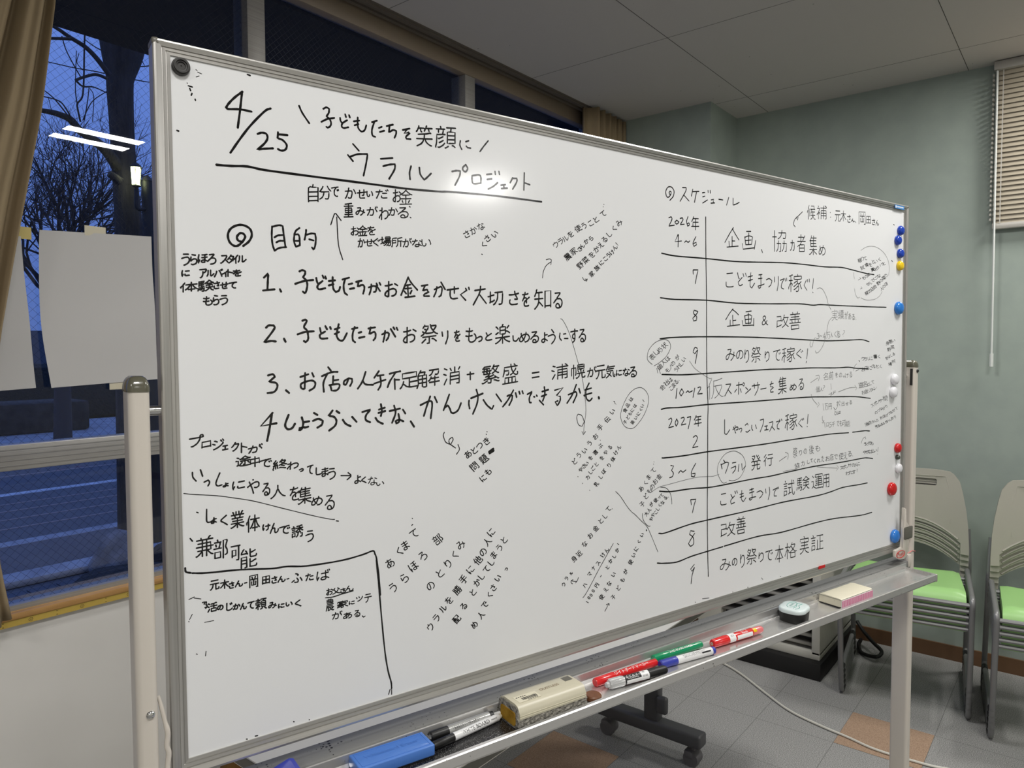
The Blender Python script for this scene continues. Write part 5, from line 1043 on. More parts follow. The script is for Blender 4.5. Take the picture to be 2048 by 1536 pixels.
g め 4152 767 93 74 109 -104 人 4278 895 94 75 110 -104 で 4350 1048 95 76 111 -103 く 4448 1196 96 77 112 -103 さ 4516 1291 96 77 113 -102 い 4606 1432 97 78 114 -102
g っ 4812 1549 60 48 71 -62
#veg_note
w 1.1 0
g ウ 5842 6925 131 82 91 -94 ラ 5948 6992 132 82 92 -94 ル 6051 7042 133 83 92 -94 を 6167 7127 135 84 93 -94 使 6331 7241 137 85 95 -95 う 6471 7303 138 86 96 -95 こ 6620 7364 140 87 98 -95 と 6742 7438 142 88 99 -95 て 6913 7558 144 89 100 -95
p 7047 7676 7052 7674;7063 7722 7069 7718
g 農 6092 6732 130 93 108 -92 家 6223 6833 132 94 110 -92
g さ 6397 6886 99 70 82 -68 ん 6449 6939 99 71 83 -68 か 6543 7027 100 71 83 -68 ら 6656 7088 101 72 84 -68
g 野 6382 6602 120 90 107 -84 菜 6503 6698 121 91 109 -84 を 6645 6801 123 92 110 -84 か 6753 6904 124 93 111 -84 え 6852 6987 125 93 112 -84 る 6946 7095 126 94 113 -83 し 7056 7199 127 95 114 -83 く 7182 7316 129 97 115 -83 み 7297 7422 130 98 117 -83
g 家 6669 6468 98 72 88 -68 族 6795 6579 99 73 89 -68 に 6896 6678 100 74 90 -68 こ 6991 6759 101 74 91 -68 う 7065 6822 102 75 91 -68 け 7148 6882 102 75 92 -68 ん 7220 6972 103 76 92 -68 ! 7306 7069 104 77 93 -68
p 6560 6399 6593 6355 6640 6347 6668 6379;6620 6372 6674 6369 6654 6332
p 5677 6340 5700 6454 5763 6556 5864 6622;5758 6649 5827 6668 5871 6657 5858 6572
w 0.8 0
p 6061 5666 6109 5645 6206 5511 6303 5315 6421 4994 6540 4653 6599 4342 6629 4061 6586 3799 6576 3644
w 1.1 0
p 6597 3845 6536 3973 6446 4008 6415 3948 6455 3822 6535 3786 6597 3876;6535 3693 6565 3637 6617 3688
w 1.3 0
p 3755 3870 3737 3818 3779 3717 3865 3673 3910 3745 3893 3785 3840 3750 3848 3689 3952 3612;3997 3662 4022 3584 3968 3512
g あ 4056 3509 114 78 101 -106 と 4171 3560 116 79 102 -106 つ 4271 3627 117 79 103 -106 き 4402 3690 118 80 105 -107
p 4523 3788 4529 3783;4537 3829 4542 3824
g 問 4157 3310 129 86 114 -120 題 4335 3412 131 87 116 -120
w 4.5 0
p 4578 3499 4654 3540;4587 3478 4659 3513
w 1.3 0
g に 4340 3103 110 71 97 -102 も 4436 3197 111 72 98 -102
#help_note
w 1.1 0
g ど 6249 3188 100 68 100 -86 う 6347 3291 101 69 100 -86 い 6478 3361 102 69 102 -86 う 6595 3483 103 70 103 -86 お 6733 3591 105 71 104 -86 手 6843 3748 106 72 105 -86 伝 7018 3880 107 73 107 -86 い 7142 4014 108 74 108 -85
g ? 7240 4206 118 68 99 -91
w 1.0 0
g や 6415 3032 80 53 80 -69 さ 6482 3085 81 54 80 -69 い 6546 3123 81 54 80 -69 を 6641 3219 82 55 81 -69 選 6756 3304 82 55 82 -69 ぶ 6872 3411 83 56 83 -69
p 6961 3513 6968 3507;6435 2909 6442 2903;6540 2778 6547 2772;6706 2636 6713 2630
g カ 6574 2878 81 53 81 -70 し 6637 2966 82 54 81 -70 ご 6696 3024 82 54 82 -70 と 6776 3092 83 54 82 -70 を 6907 3195 84 55 83 -70 や 7002 3284 84 56 84 -70 る 7106 3370 85 56 85 -70
g 乳 6777 2736 83 53 82 -71 し 6879 2857 83 54 83 -71 ぼ 6952 2944 84 54 84 -71 り 7083 3046 85 55 85 -71 体 7180 3147 86 56 85 -71 け 7250 3262 86 56 86 -71 ん 7323 3349 87 57 86 -71
w 0.9 0
p 7954 4427 7821 4401 7669 4302 7546 4139 7472 3974 7478 3855 7559 3731 7682 3674 7807 3681 7946 3778 8073 3912 8173 4090 8188 4242 8116 4356 8017 4415 7947 4427
g 食 7486 4013 71 63 91 -56 品 7553 4104 71 63 91 -56 は 7640 4210 72 64 92 -56
g 子 7501 3799 63 55 80 -51 ど 7567 3876 63 55 81 -51 も 7626 3944 64 56 81 -50 に 7680 4004 64 56 82 -50 は 7747 4084 64 56 82 -50
g 扱 7687 3784 64 55 82 -51 い 7773 3859 64 56 82 -51 に 7838 3930 65 56 83 -51 く 7902 4011 65 56 83 -51 い 7940 4071 65 57 84 -51 ? 7991 4190 66 57 84 -50
#money_note
w 1.1 0
g ウ 6023 1059 65 52 82 -66 ラ 6088 1152 65 53 82 -66
g ル 6209 1219 51 41 65 -51
p 6314 1094 6277 1087 6271 1054 6301 1025;6277 1082 6400 1049 6438 1109;6400 1049 6375 1025
g 身 6232 1481 99 60 98 -93 近 6350 1550 100 60 99 -93 な 6470 1704 101 61 100 -93 お 6607 1832 102 62 101 -93 金 6734 1941 103 63 103 -93 と 6855 2062 104 64 104 -93 し 6954 2139 105 64 105 -93 て 7043 2255 106 65 106 -93
p 7251 2232 7257 2228
g ハ 6496 946 63 65 100 -68 マ 6608 1126 64 66 101 -67 ナ 6700 1217 64 67 102 -67 ス 6808 1288 65 67 103 -67 け 6925 1417 66 68 104 -67 ん 7017 1485 66 68 105 -67
p 6542 728 6611 786 6739 936 6920 1167 7104 1381 7277 1586
g 1 6572 649 58 59 93 -64 0 6611 717 59 60 93 -63 0 6661 755 59 60 94 -63 0 6713 823 59 60 94 -63 円 6781 894 59 61 95 -63
g ~ 6915 1052 40 41 64 -42
g と 7043 1175 64 57 91 -64 か 7118 1275 65 58 92 -64 し 7208 1350 65 58 93 -64 か 7284 1446 66 59 93 -64
p 7377 1570 7418 1544
g 使 6886 661 79 60 101 -80 え 6986 776 80 61 102 -80 な 7068 872 80 62 102 -80 い 7177 1020 81 62 103 -79
p 7067 373 7167 497;7101 486 7167 497 7180 459
g 子 7176 601 73 63 103 -75 ど 7302 738 73 63 104 -75 も 7408 871 74 64 105 -74 が 7484 1008 74 65 106 -74 使 7613 1169 75 65 107 -73 い 7691 1287 76 66 108 -73 に 7758 1393 76 66 108 -73
g く 7841 1528 73 56 93 -67 い 7918 1639 74 57 94 -67
w 0.9 0
p 7340 2539 7464 2427 7642 2208 7763 2093 7824 2052 8008 1893 8148 1772 8259 1587 8442 1240
w 2.6 0
p 8130 1713 8136 1698
w 1.0 0
g あ 7871 2523 102 70 113 -86 く 7992 2626 103 71 114 -86 ま 8066 2724 104 71 115 -86 て 8196 2840 105 72 116 -86
p 8333 2994 8338 2989;8319 2953 8325 2948
g 子 7902 2232 102 69 114 -88 ど 7995 2364 103 70 114 -88 も 8089 2459 104 70 115 -87 の 8163 2528 104 71 116 -87 お 8244 2618 105 71 117 -87 金 8345 2701 106 72 118 -87
g 大 8037 2029 79 52 87 -68 人 8107 2091 79 52 88 -68 が 8170 2188 79 53 88 -68 使 8287 2254 80 53 89 -68
g っ 8399 2298 62 41 69 -52
g て 8454 2333 81 54 90 -68 や 8169 1910 79 52 88 -69 や 8217 1983 80 52 89 -69 こ 8291 2024 80 53 89 -69 し 8340 2084 81 53 90 -69 く 8399 2149 81 53 90 -69 な 8470 2187 81 53 91 -69 る 8554 2270 82 54 91 -68
p 8732 2269 8737 2265
p 8024 2042 8031 1957 8086 1860 8180 1779 8235 1771
p 8515 2486 8657 2456 8760 2373 8822 2236 8832 2119
w 0.8 1
p 8255 2417 8475 2491 8759 2516 9178 2550 9567 2568 9878 2551 10060 2539 10243 2558
w 0.9 0
p 10561 2403 10716 2379 10910 2420 11055 2562 11103 2714 11004 2880 10808 2982 10640 3004 10427 2960 10242 2809 10185 2648 10220 2538 10314 2406 10396 2359 10478 2373
#schedule
w 2.0 0
p 8765 7989 8860 8078 8879 8185 8802 8247 8708 8228 8652 8144 8671 8056 8727 8043 8784 8095 8803 8149 8765 8164 8746 8129 8765 8099
p 9120 8274 9227 8287 9208 8212 9052 8003;9169 8128 9307 8039
p 9415 8278 9376 8140;9405 8230 9596 8260;9525 8245 9466 8030
p 9698 8245 9769 8261;9708 8166 9770 8187;9709 8045 9852 8122;9868 8314 9872 8273;9934 8322 9939 8268
p 9966 8135 10039 8157 10029 8095;9956 8070 10071 8089;10198 8176 10326 8177
p 10509 8247 10445 8087;10651 8250 10652 8110 10751 8142 10851 8189
p 8737 7655 8803 7681 8823 7631 8737 7499 8890 7527;8957 7632 8903 7587 8957 7556 9024 7599 8957 7632;9053 7674 9121 7694 9131 7649 9053 7556 9170 7574;9278 7730 9239 7634 9269 7544 9318 7575 9308 7614 9249 7588
g 年 9344 7774 260 25 1 -300
p 8996 7360 8909 7215 9093 7243;9005 7354 8996 7123;9181 7224 9230 7255 9280 7232 9329 7263;9509 7359 9429 7238 9449 7166 9530 7206 9519 7252 9449 7226
p 10666 7649 10557 7527 10396 7325;10634 7625 10711 7541 10846 7412;10624 7463 10625 7267;10635 7373 10713 7379;10526 7357 10537 7260;10461 7233 10825 7283
p 11093 7611 11241 7625;11173 7583 11170 7353;11037 7492 11072 7331;11048 7486 11173 7525 11300 7515 11267 7354;11072 7417 11255 7446;11084 7332 11255 7353;10959 7343 10982 7231 11349 7288;11405 7445 11361 7261
p 11607 7272 11643 7209
w 2.2 0
p 9802 7779 9812 6957 9832 6131 9838 5324 9852 4577 9890 4004 9884 3663 9884 2684 9878 1823 9894 1023 9915 488
w 2.6 0
p 8541 6965 8939 6941 9776 6954 10738 6958 11540 6998 12397 7044 13172 7057 13991 7055 14684 7086 15166 7057 15779 7010 16178 6999
p 8508 6120 8910 6104 9832 6122 10773 6097 11933 6123 13007 6160 13527 6146 13821 6169 14343 6173 15812 6185 16785 6201
p 8497 5339 8912 5370 9886 5390 11220 5392 12090 5377 13041 5354 14115 5329 15077 5352 15638 5366 15986 5316
p 8550 4657 9127 4638 9835 4650 10989 4676 11937 4696 12684 4692 13479 4702 14465 4686 15059 4693 15397 4660 15933 4639
p 8532 3988 8702 4006 9129 3999 9880 4019 10995 4018 11944 4022 12693 4029 13489 4028 14333 3999 15380 3961 16079 3891
p 8555 3050 8636 3043 9176 3038 9898 3058 11249 3063 11954 3072 12696 3090 13493 3099 14353 3111 15095 3088;15265 3089 15802 3089 16061 3067
p 8485 2412 8801 2368 9393 2358 10061 2320 11256 2345 11962 2343 12664 2370 13652 2400 14719 2391 15715 2404 15955 2394 16227 2353
p 8466 1596 8651 1578 9328 1643 9884 1658 11354 1677 12457 1707 13737 1694 14334 1721 14864 1768 15580 1757 15986 1757
p 8425 1024 8595 990 8972 949 9391 991 9887 1013 10371 1031;10410 1035 11538 1069 12389 1032 13663 1061 14521 1052 15658 973 16214 977
w 2.0 0
p 9434 6704 9580 6713 9532 6579 9496 6438;9429 6695 9434 6622
p 9572 5890 9461 5912 9449 5846 9535 5790 9535 5716 9449 5698 9425 5755 9498 5806 9572 5874
p 9562 5156 9488 5172 9435 5082 9489 5048 9575 5131 9538 4999 9502 4858
g こ 10323 6802 410 39 3 -441
p 10809 6728 10837 6635 10864 6610;10959 6641 10824 6530 10879 6464 10974 6495;10986 6721 11014 6662;11069 6734 11097 6675
p 11250 6754 11224 6498 11281 6431 11379 6541;11153 6661 11307 6696;11167 6583 11307 6617
p 11519 6725 11634 6741;11506 6645 11635 6661;11591 6738 11593 6481 11522 6442 11493 6485 11608 6509 11708 6540
p 11780 6633 11882 6666 11986 6626 11943 6534 11870 6486;12074 6712 12076 6604;12209 6729 12211 6565 12168 6418
p 12286 6651 12422 6695 12332 6571 12318 6489 12409 6466;12453 6697 12469 6642;12514 6709 12524 6655
g 稼 12516 6843 587 51 6 -450
p 13257 6693 13177 6586 13292 6478;13305 6724 13316 6668;13380 6737 13387 6672
p 13544 6756 13515 6526;13526 6445 13536 6434
p 10666 5973 10559 5884 10433 5744;10639 5964 10747 5915 10843 5857;10653 5844 10668 5637;10668 5732 10762 5743;10574 5739 10574 5636;10481 5609 10885 5650
p 11090 5925 11271 5947;11173 5901 11189 5673;11049 5845 11078 5688;11049 5836 11188 5866 11286 5851 11259 5692;11077 5758 11273 5780;11078 5680 11259 5692;10967 5738 10990 5634 11359 5650;11357 5791 11353 5637
g & 11593 5936 384 35 3 -314
w 1.9 0
g 改 12076 5903 540 47 4 -321 善 12565 6002 500 43 6 -458 み 10386 5191 367 35 2 -321 の 10732 5158 289 27 2 -261 り 10975 5176 274 25 3 -355 祭 11223 5213 392 36 4 -379 り 11668 5125 288 26 3 -281 で 11988 5177 339 30 4 -336 稼 12294 5189 561 49 5 -370 ぐ 12787 5169 426 37 4 -278
p 13345 5143 13309 4914;13300 4857 13285 4819
g 協 11908 7780 611 54 7 -543 力 12622 7592 184 16 4 -266 者 12857 7758 373 32 7 -459 集 13335 7784 339 28 8 -511 め 13695 7584 343 28 5 -299
w 1.7 0
g 候 13235 8448 360 30 6 -376 補 13604 8475 456 38 6 -351
p 14202 8338 14208 8332;14212 8232 14218 8226
g 元 14364 8460 276 22 6 -316 木 14615 8461 263 21 6 -288 さ 14881 8392 218 17 5 -227 ん 15065 8300 194 15 2 -101 岡 15379 8546 379 30 8 -372 田 15747 8454 244 19 5 -229 さ 15994 8398 224 17 4 -179 ん 16192 8385 187 14 4 -163
p 15295 8231 15311 8213;13095 8235 12901 8100 12798 8029 12761 7919 12826 7872;12862 8096 12915 8025 12927 8095
w 2.0 0
p 8971 4374 8942 4182;9108 4363 9049 4285 9089 4223 9167 4294 9108 4363;9237 4285 9286 4317 9326 4288 9417 4312;9487 4364 9437 4182;9579 4368 9650 4386 9661 4345 9569 4245 9713 4247
w 1.0 0
g 仮 9789 4566 577 55 3 -474
w 2.0 0
p 10445 4411 10610 4413 10522 4302 10414 4171;10533 4287 10622 4213
p 10788 4379 10969 4395;10866 4442 10857 4190;10789 4293 10733 4238;10913 4303 10947 4230;11025 4430 10980 4388 11037 4357 11060 4407 11025 4430
p 11095 4326 11164 4280;11096 4196 11269 4292
p 11315 4349 11574 4370;11385 4390 11397 4302;11502 4424 11515 4283 11410 4147;11610 4273 11803 4289
p 11935 4367 12058 4386;11996 4425 11948 4314 12034 4311;12059 4295 11961 4239 11962 4194 12060 4198
g 集 12199 4557 345 30 5 -432 め 12614 4368 320 28 2 -183 る 12944 4520 290 25 5 -339
p 8741 3779 8808 3808 8827 3747 8732 3620 8876 3637;8963 3779 8924 3701 8953 3633 9002 3710 8963 3779;9090 3786 9169 3801 9179 3754 9090 3651 9229 3663;9268 3789 9378 3803 9348 3716 9299 3563
g 年 9435 3839 265 20 1 -262
p 9444 3382 9520 3413 9575 3373 9542 3301 9423 3178 9586 3187
p 10411 3678 10413 3388 10483 3376 10577 3461
g ゃ 10616 3597 271 17 2 -230
p 10877 3449 10950 3468 10975 3435 10938 3383;11084 3522 11158 3556 11183 3523;11110 3387 11160 3371 11246 3409;11308 3508 11309 3437 11347 3395;11434 3508 11472 3426
p 11598 3601 11726 3617 11702 3507 11601 3346
p 11754 3456 11858 3462;11811 3455 11820 3379;11755 3373 11885 3380
p 11922 3526 12054 3542 12028 3455 11938 3339;12015 3439 12117 3352
p 12174 3527 12321 3551 12214 3459 12215 3378 12283 3365;12294 3577 12313 3543;12361 3581 12380 3547
g 稼 12430 3716 529 32 6 -418
p 13124 3534 13006 3447 13153 3352;13150 3541 13164 3508;13198 3554 13209 3521;13383 3630 13359 3418;13344 3359 13355 3345
p 8800 2878 8883 2862 8821 2782 8873 2720 8842 2658 8769 2644;9019 2705 9082 2749 9146 2714 9231 2749;9522 2853 9403 2710 9392 2608 9479 2592 9512 2655 9425 2656
p 10381 2842 10429 2792;10300 2766 10336 2663;10324 2756 10476 2788 10547 2766 10512 2677 10442 2561;10666 2755 10786 2759;10631 2650 10786 2681 10763 2606 10679 2540;10883 2703 10860 2558;10980 2710 10994 2568 11104 2651
g 発 11253 2894 366 12 4 -368 行 11684 2868 383 13 3 -298
p 9383 2138 9536 2127 9481 2023 9428 1867;9377 2139 9394 2034
g こ 10207 2235 319 3 2 -362
p 10623 2095 10671 2027;10743 2050 10623 1971 10636 1892 10744 1910;10754 2149 10779 2100;10814 2150 10839 2101
p 10985 2138 10974 1959 11036 1889 11122 1965;10917 2060 11035 2070;10925 1997 11048 2013
p 11245 2116 11383 2132;11246 2053 11397 2067;11320 2148 11335 1931 11260 1901 11234 1936 11335 1947 11461 1948
p 11498 2040 11626 2057 11717 1998 11666 1940 11589 1901;11807 2076 11821 1986;11938 2102 11953 1970 11896 1831
p 12071 2022 12218 2054 12125 1967 12113 1886 12206 1875;12231 2061 12245 2027;12266 2068 12277 2034
g 試 12400 2223 471 3 5 -401 験 12890 2237 571 5 5 -345 運 13470 2259 543 4 7 -408 用 13955 2232 337 3 7 -389
p 9480 1486 9374 1512 9344 1444 9450 1366 9466 1238 9375 1201 9314 1263 9389 1344 9496 1442;9483 809 9376 734 9422 684 9499 754 9422 600 9393 439
g 改 10215 1562 568 -9 2 -336 善 10753 1630 378 -6 3 -424
w 2.0 0
g み 10225 837 412 -18 2 -321 の 10640 776 211 -9 2 -222 り 10867 831 269 -12 3 -360 祭 11093 894 420 -18 4 -392 り 11485 751 319 -14 3 -261 で 11756 778 331 -14 3 -318 本 12112 815 367 -16 5 -451 格 12472 803 490 -21 6 -418 実 13036 863 433 -18 7 -458 証 13472 835 584 -24 7 -431
#small_notes
w 0.9 1
g 実 14265 6087 298 24 5 -289 績 14548 6084 276 22 5 -246 が 14837 6058 167 13 4 -216 あ 14996 6028 161 13 4 -190 る 15141 6015 196 16 4 -188
p 15359 5859 15369 5853;13691 6527 13810 6557 13942 6513 14100 6332 14159 6183 14273 6073;14299 5871 14177 5767 14114 5564 14050 5387 13942 5197 13791 5072 13682 5048 13649 5098
g 3 13648 5546 340 29 3 -198 ~ 13790 5682 186 2 6 -362 4 13926 5584 247 21 4 -254 万 14067 5564 190 16 3 -195 人 14242 5534 126 10 2 -128 く 14362 5588 223 18 4 -197 る 14506 5588 188 15 4 -191 ! 13662 5572 4773 388 6 -257 ? 14675 5641 655 53 5 -247
p 13644 5403 13570 5334 13529 5210 13465 5179 13432 5234 13452 5308
w 0.8 1
p 15557 7557 15774 7649 16028 7695 16320 7684 16619 7586 16825 7428 16914 7225 16886 7013;15245 7003 15246 6920 15279 6848;15284 6607 15332 6476 15427 6388 15519 6408;15582 6394 15835 6351 16188 6378 16448 6471 16577 6598
w 0.9 0
g 祭 15352 7331 201 53 76 -103 り 15474 7386 203 54 76 -104 て 15602 7402 204 54 77 -104
g 試 15482 7167 197 51 74 -101 食 15670 7248 200 52 75 -102 を 15843 7260 202 52 76 -102 と 15978 7353 204 53 77 -103 い 16089 7362 205 53 77 -103 く 16279 7430 207 54 78 -103
p 15448 6823 15572 6872 15509 6894
g も 15572 6920 176 44 66 -91 の 15676 6962 177 44 67 -91 ま 15783 7015 178 45 67 -91 買 15973 7147 180 46 68 -91 お 16115 7168 182 46 69 -92 う 16217 7213 183 47 69 -92 ! 16392 7290 185 47 70 -92 っ 16414 7322 185 47 70 -92 と 16502 7333 186 48 70 -92
p 15546 6611 15639 6640 15582 6668
g せ 15764 6771 166 50 80 -85 ん 15868 6801 167 50 80 -85 で 15977 6869 168 51 81 -85 に 16090 6924 169 51 81 -85 つ 16169 6966 170 51 82 -85 な 16267 7002 171 52 82 -85
g 祭 15690 6537 172 56 94 -88 り 15799 6584 173 57 95 -88 の 15861 6607 173 57 95 -88 店 15959 6660 174 57 95 -88 会 16067 6717 176 58 96 -88 野 16244 6812 178 59 97 -89 の 16371 6888 179 59 98 -89 菜 16487 6959 180 60 99 -89 の 16583 7021 181 61 99 -89
g 人 16404 6677 168 55 92 -84 の 16500 6738 169 55 93 -84 店 16618 6811 170 56 93 -84
w 0.8 0
g 身 16739 5331 202 19 38 -105 悪 16884 5370 204 19 39 -105 い 17030 5400 206 20 39 -105
g 野 16822 5167 203 18 39 -105 菜 16992 5230 205 19 39 -106
g を 16721 4932 168 22 47 -88 は 16821 4970 169 22 48 -88 し 16954 5011 170 23 48 -88 る 17065 5041 171 23 48 -89
g 場 16886 4790 199 15 38 -103 所 17055 4855 201 16 38 -104
g ウ 15577 4946 208 14 32 -112 ラ 15687 4934 209 14 32 -113 ル 15788 4944 211 14 32 -113 に 15947 4955 213 14 33 -113 書 16152 4999 216 14 33 -114 く 16338 4997 218 14 33 -115
g お 15589 4685 208 12 32 -113 店 15743 4716 210 12 32 -113 に 15903 4714 212 12 32 -114 の 16054 4755 214 13 33 -114 い 16150 4752 216 13 33 -115 と 16266 4749 217 13 33 -115 く 16422 4750 220 13 34 -116
p 15423 4769 15316 4698 15293 4606;15378 4591 15536 4628
w 2 0
p 15524 4854 15552 4827
w 0.9 1
p 13475 4362 13762 4465;13678 4515 13803 4528 13818 4464 13777 4393
g 名 13950 4586 264 22 3 -197 前 14203 4625 197 16 4 -224 を 14462 4588 142 12 3 -140 の 14626 4588 152 12 3 -147 っ 14793 4513 91 7 1 -74 け 14862 4565 214 17 3 -145 る 15065 4608 169 14 4 -178
g 個 13669 4275 169 14 3 -154 人 13830 4235 139 11 2 -97 ? 13884 4318 550 45 3 -183
p 14303 4314 14320 4175;14627 4107 15074 4183 15381 4190;15349 4241 15443 4171 15382 4122
g ブ 14173 4089 169 10 32 -97 ン 14261 4129 170 11 32 -97 ド 14339 4148 171 11 32 -97
g 直 15444 4314 283 18 53 -155 名 15638 4333 287 19 54 -155
g と 15838 4297 182 12 34 -99 し 15940 4317 184 12 35 -99 て 16060 4350 185 12 35 -99
g お 15598 4102 200 22 56 -110 金 15733 4124 202 22 57 -110 リ 15870 4148 203 22 57 -111 タ 15982 4154 205 22 58 -111 ー 16064 4160 206 22 58 -111 ン 16141 4192 207 23 58 -112
p 13493 4092 13577 3962 13745 3843;13800 3888 13828 3839 13746 3779;13983 3856 13999 3694
g 万 14035 3884 153 10 3 -197 円 14186 3869 165 11 3 -172 す 14528 3911 110 7 4 -190 ぐ 14591 3921 151 10 3 -164 出 14734 3886 181 12 3 -137 せ 14932 3858 144 9 2 -102 る 15079 3891 169 11 2 -117
w 0.9 0
g と 14439 3687 115 7 3 -143 ん 14514 3666 129 8 2 -113 は 14618 3658 112 7 2 -92
p 14429 3738 14503 3685 14561 3723
w 0.9 1
p 13959 3559 13961 3478 14018 3410;13948 3414 13991 3387 14032 3458;14061 3407 14077 3285
g 口 14111 3420 120 6 2 -129 5 14206 3445 320 17 3 -190 千 14350 3410 128 7 3 -138 で 14547 3437 132 7 3 -171 も 14659 3435 164 8 3 -174 可 14781 3438 173 9 4 -188 能 14915 3398 234 12 3 -163
w 0.8 0
g ス 16028 3739 171 41 94 -96 ポ 16174 3783 172 41 94 -96 ン 16279 3819 173 41 95 -96 サ 16402 3839 175 42 96 -96 ー 16503 3868 176 42 96 -97
g 間 16617 3935 283 14 54 -149
g の 16234 3543 145 33 79 -81 つ 16348 3587 146 34 80 -81 な 16464 3630 147 34 81 -82 が 16598 3630 148 34 81 -82 り 16724 3680 149 35 82 -82
g 漁 15769 3281 173 33 83 -98 師 15911 3302 174 33 84 -99
g さ 16085 3322 142 27 68 -80 ん 16197 3333 143 27 69 -80 と 16309 3353 144 27 69 -80 お 16491 3402 145 28 70 -81 店 16628 3432 147 28 71 -81 が 16761 3448 148 28 71 -81 つ 16877 3492 149 28 72 -81 な 16980 3519 150 29 72 -82 が 17100 3555 151 29 73 -82 て 17239 3607 152 29 74 -82
g 売 16268 3190 144 26 69 -81 る 16382 3203 145 27 70 -81 は 16494 3228 146 27 70 -81 は 16594 3248 146 27 71 -81 が 16748 3281 148 27 71 -82 い 16810 3299 148 27 72 -82 ん 16933 3317 150 28 72 -82 あ 17035 3356 150 28 73 -82 り 17173 3384 152 28 73 -82
w 0.9 0
g 祭 12775 2930 199 7 4 -264 り 12991 2849 192 6 2 -151 の 13196 2880 156 5 3 -171 後 13409 2930 213 7 4 -233 も 13643 2914 256 9 3 -184
g 協 12842 2555 222 5 2 -139 力 13113 2584 148 4 2 -135 し 13301 2589 196 5 2 -107 て 13473 2609 117 3 2 -111 く 13574 2603 185 5 2 -142 れ 13739 2589 147 4 2 -123 た 13918 2649 135 3 3 -183 お 14074 2616 204 5 3 -149 店 14261 2649 193 5 3 -181 で 14440 2634 196 5 3 -162 使 14655 2641 224 5 4 -188 え 14841 2645 217 5 4 -214 る 15016 2658 254 6 3 -167
p 15277 2509 15292 2499;12293 2644 12563 2734;12515 2824 12622 2779 12612 2658
w 0.8 1
p 12437 2402 12663 2402 12954 2409;13761 2376 14182 2317 14615 2266;14587 2335 14670 2273 14575 2205
w 0.9 0
g ス 14680 2308 178 4 40 -103 ポ 14789 2314 179 4 40 -103 ン 14923 2323 181 4 40 -104 サ 15041 2341 182 4 41 -104 の 15197 2330 184 4 41 -105 人 15311 2321 185 4 42 -105 に 15426 2337 187 4 42 -105
g わ 14936 2159 204 -1 38 -117 た 15075 2168 206 -1 39 -117 す 15216 2163 207 -1 39 -118 ? 15427 2191 210 0 40 -118
p 15669 2782 15740 2888 15857 2935 15888 2877
g う 15740 2813 188 -6 19 -103 け 15838 2809 189 -6 19 -103 で 15959 2819 191 -6 19 -103 も 16069 2809 192 -6 19 -104
g や 15710 2609 210 -2 32 -115 っ 15791 2615 211 -2 32 -116 て 15890 2611 212 -2 32 -116 は 15985 2608 213 -2 33 -117 し 16106 2623 215 -2 33 -117 い 16195 2617 216 -2 33 -117
p 16486 2621 16457 2509;16449 2453 16459 2444
w 0.9 0
p 8336 4824 8475 4881 8663 4997 8777 5141 8777 5247 8701 5312 8568 5324 8364 5265 8199 5129 8154 4988 8181 4923 8290 4851
g 表 8151 4997 122 85 122 -87 し 8245 5081 123 86 123 -87 ょ 8304 5110 124 86 124 -87 う 8369 5129 124 87 125 -87 状 8480 5210 126 88 126 -87
g 個 8371 4803 109 75 109 -78 人 8470 4889 110 75 110 -78 は 8587 4954 111 76 111 -78
g モ 8587 4734 103 70 104 -74 ノ 8669 4800 104 70 104 -74 の 8739 4865 105 71 105 -74 が 8863 4976 106 72 106 -73 う 8828 4737 105 71 106 -74 れ 8902 4804 106 71 106 -74 し 8969 4858 107 71 107 -74 い 9045 4938 107 72 108 -74
g 会 8441 4417 119 66 100 -86 社 8555 4498 120 67 101 -87 は 8654 4553 121 67 102 -87 こ 8682 4398 122 67 102 -87 ま 8750 4452 122 67 103 -87 る 8818 4514 123 68 103 -87
p 9027 4530 9035 4526;8410 4777 8438 4686;8457 4777 8513 4671
w 0.8 1
p 9334 4904 9486 4759 9690 4653 9919 4551 10004 4549
#smudge_marks
w 1.6 0
p 200 8392 245 8386;216 8363 224 8338;240 8308 231 8283;275 8244 278 8229
w 0.8 0
p 292 8607 306 8601;311 8582 357 8570;293 8518 327 8537;187 8425 190 8419
w 0.8 0
p 55 2017 118 2037;117 2024 196 1995;89 1821 57 1762;45 1739 51 1735;231 1687 342 1686;125 1307 137 1297;241 1311 233 1253
w 1.5 0
p 1341 66 1346 58;828 24 857 20;1557 25 1560 22;713 20 724 15
w 1 0
p 9734 61 9940 37;9517 38 9532 31;10694 16 10711 8;11193 18 11218 9;11684 128 11728 85;12362 37 12385 28
w 2 0
p 914 8681 946 8675;58 7825 75 7821;17095 8337 17133 8328;17020 7410 17070 7388'''
GL = {}
for l in GLYPHS.split('\n'):
    if l:
        GL[l[0]] = []
        for s in l[2:].split(';'):
            n = list(map(int, s.split())); GL[l[0]].append([(n[i], n[i + 1]) for i in range(0, len(n), 2)])
def smooth2(p, n):
    # curve through the points, keeping sharp corners
    if len(p) < 3: return p
    out = []; seg = [p[0]]
    for i in range(1, len(p) - 1):
        seg.append(p[i]); a = (p[i][0] - p[i - 1][0], p[i][1] - p[i - 1][1]); b = (p[i + 1][0] - p[i][0], p[i + 1][1] - p[i][1])
        c = (a[0] * b[0] + a[1] * b[1]) / (math.hypot(*a) * math.hypot(*b) + 1e-9)
        if c < .25: out.append(seg); seg = [p[i]]
    seg.append(p[-1]); out.append(seg); res = []
    for s in out:
        r = [(q.x, q.y) for q in spline([(x, y, 0) for x, y in s], n)] if len(s) > 2 else s
        res += r if not res else r[1:]
    return res
zc = [0]
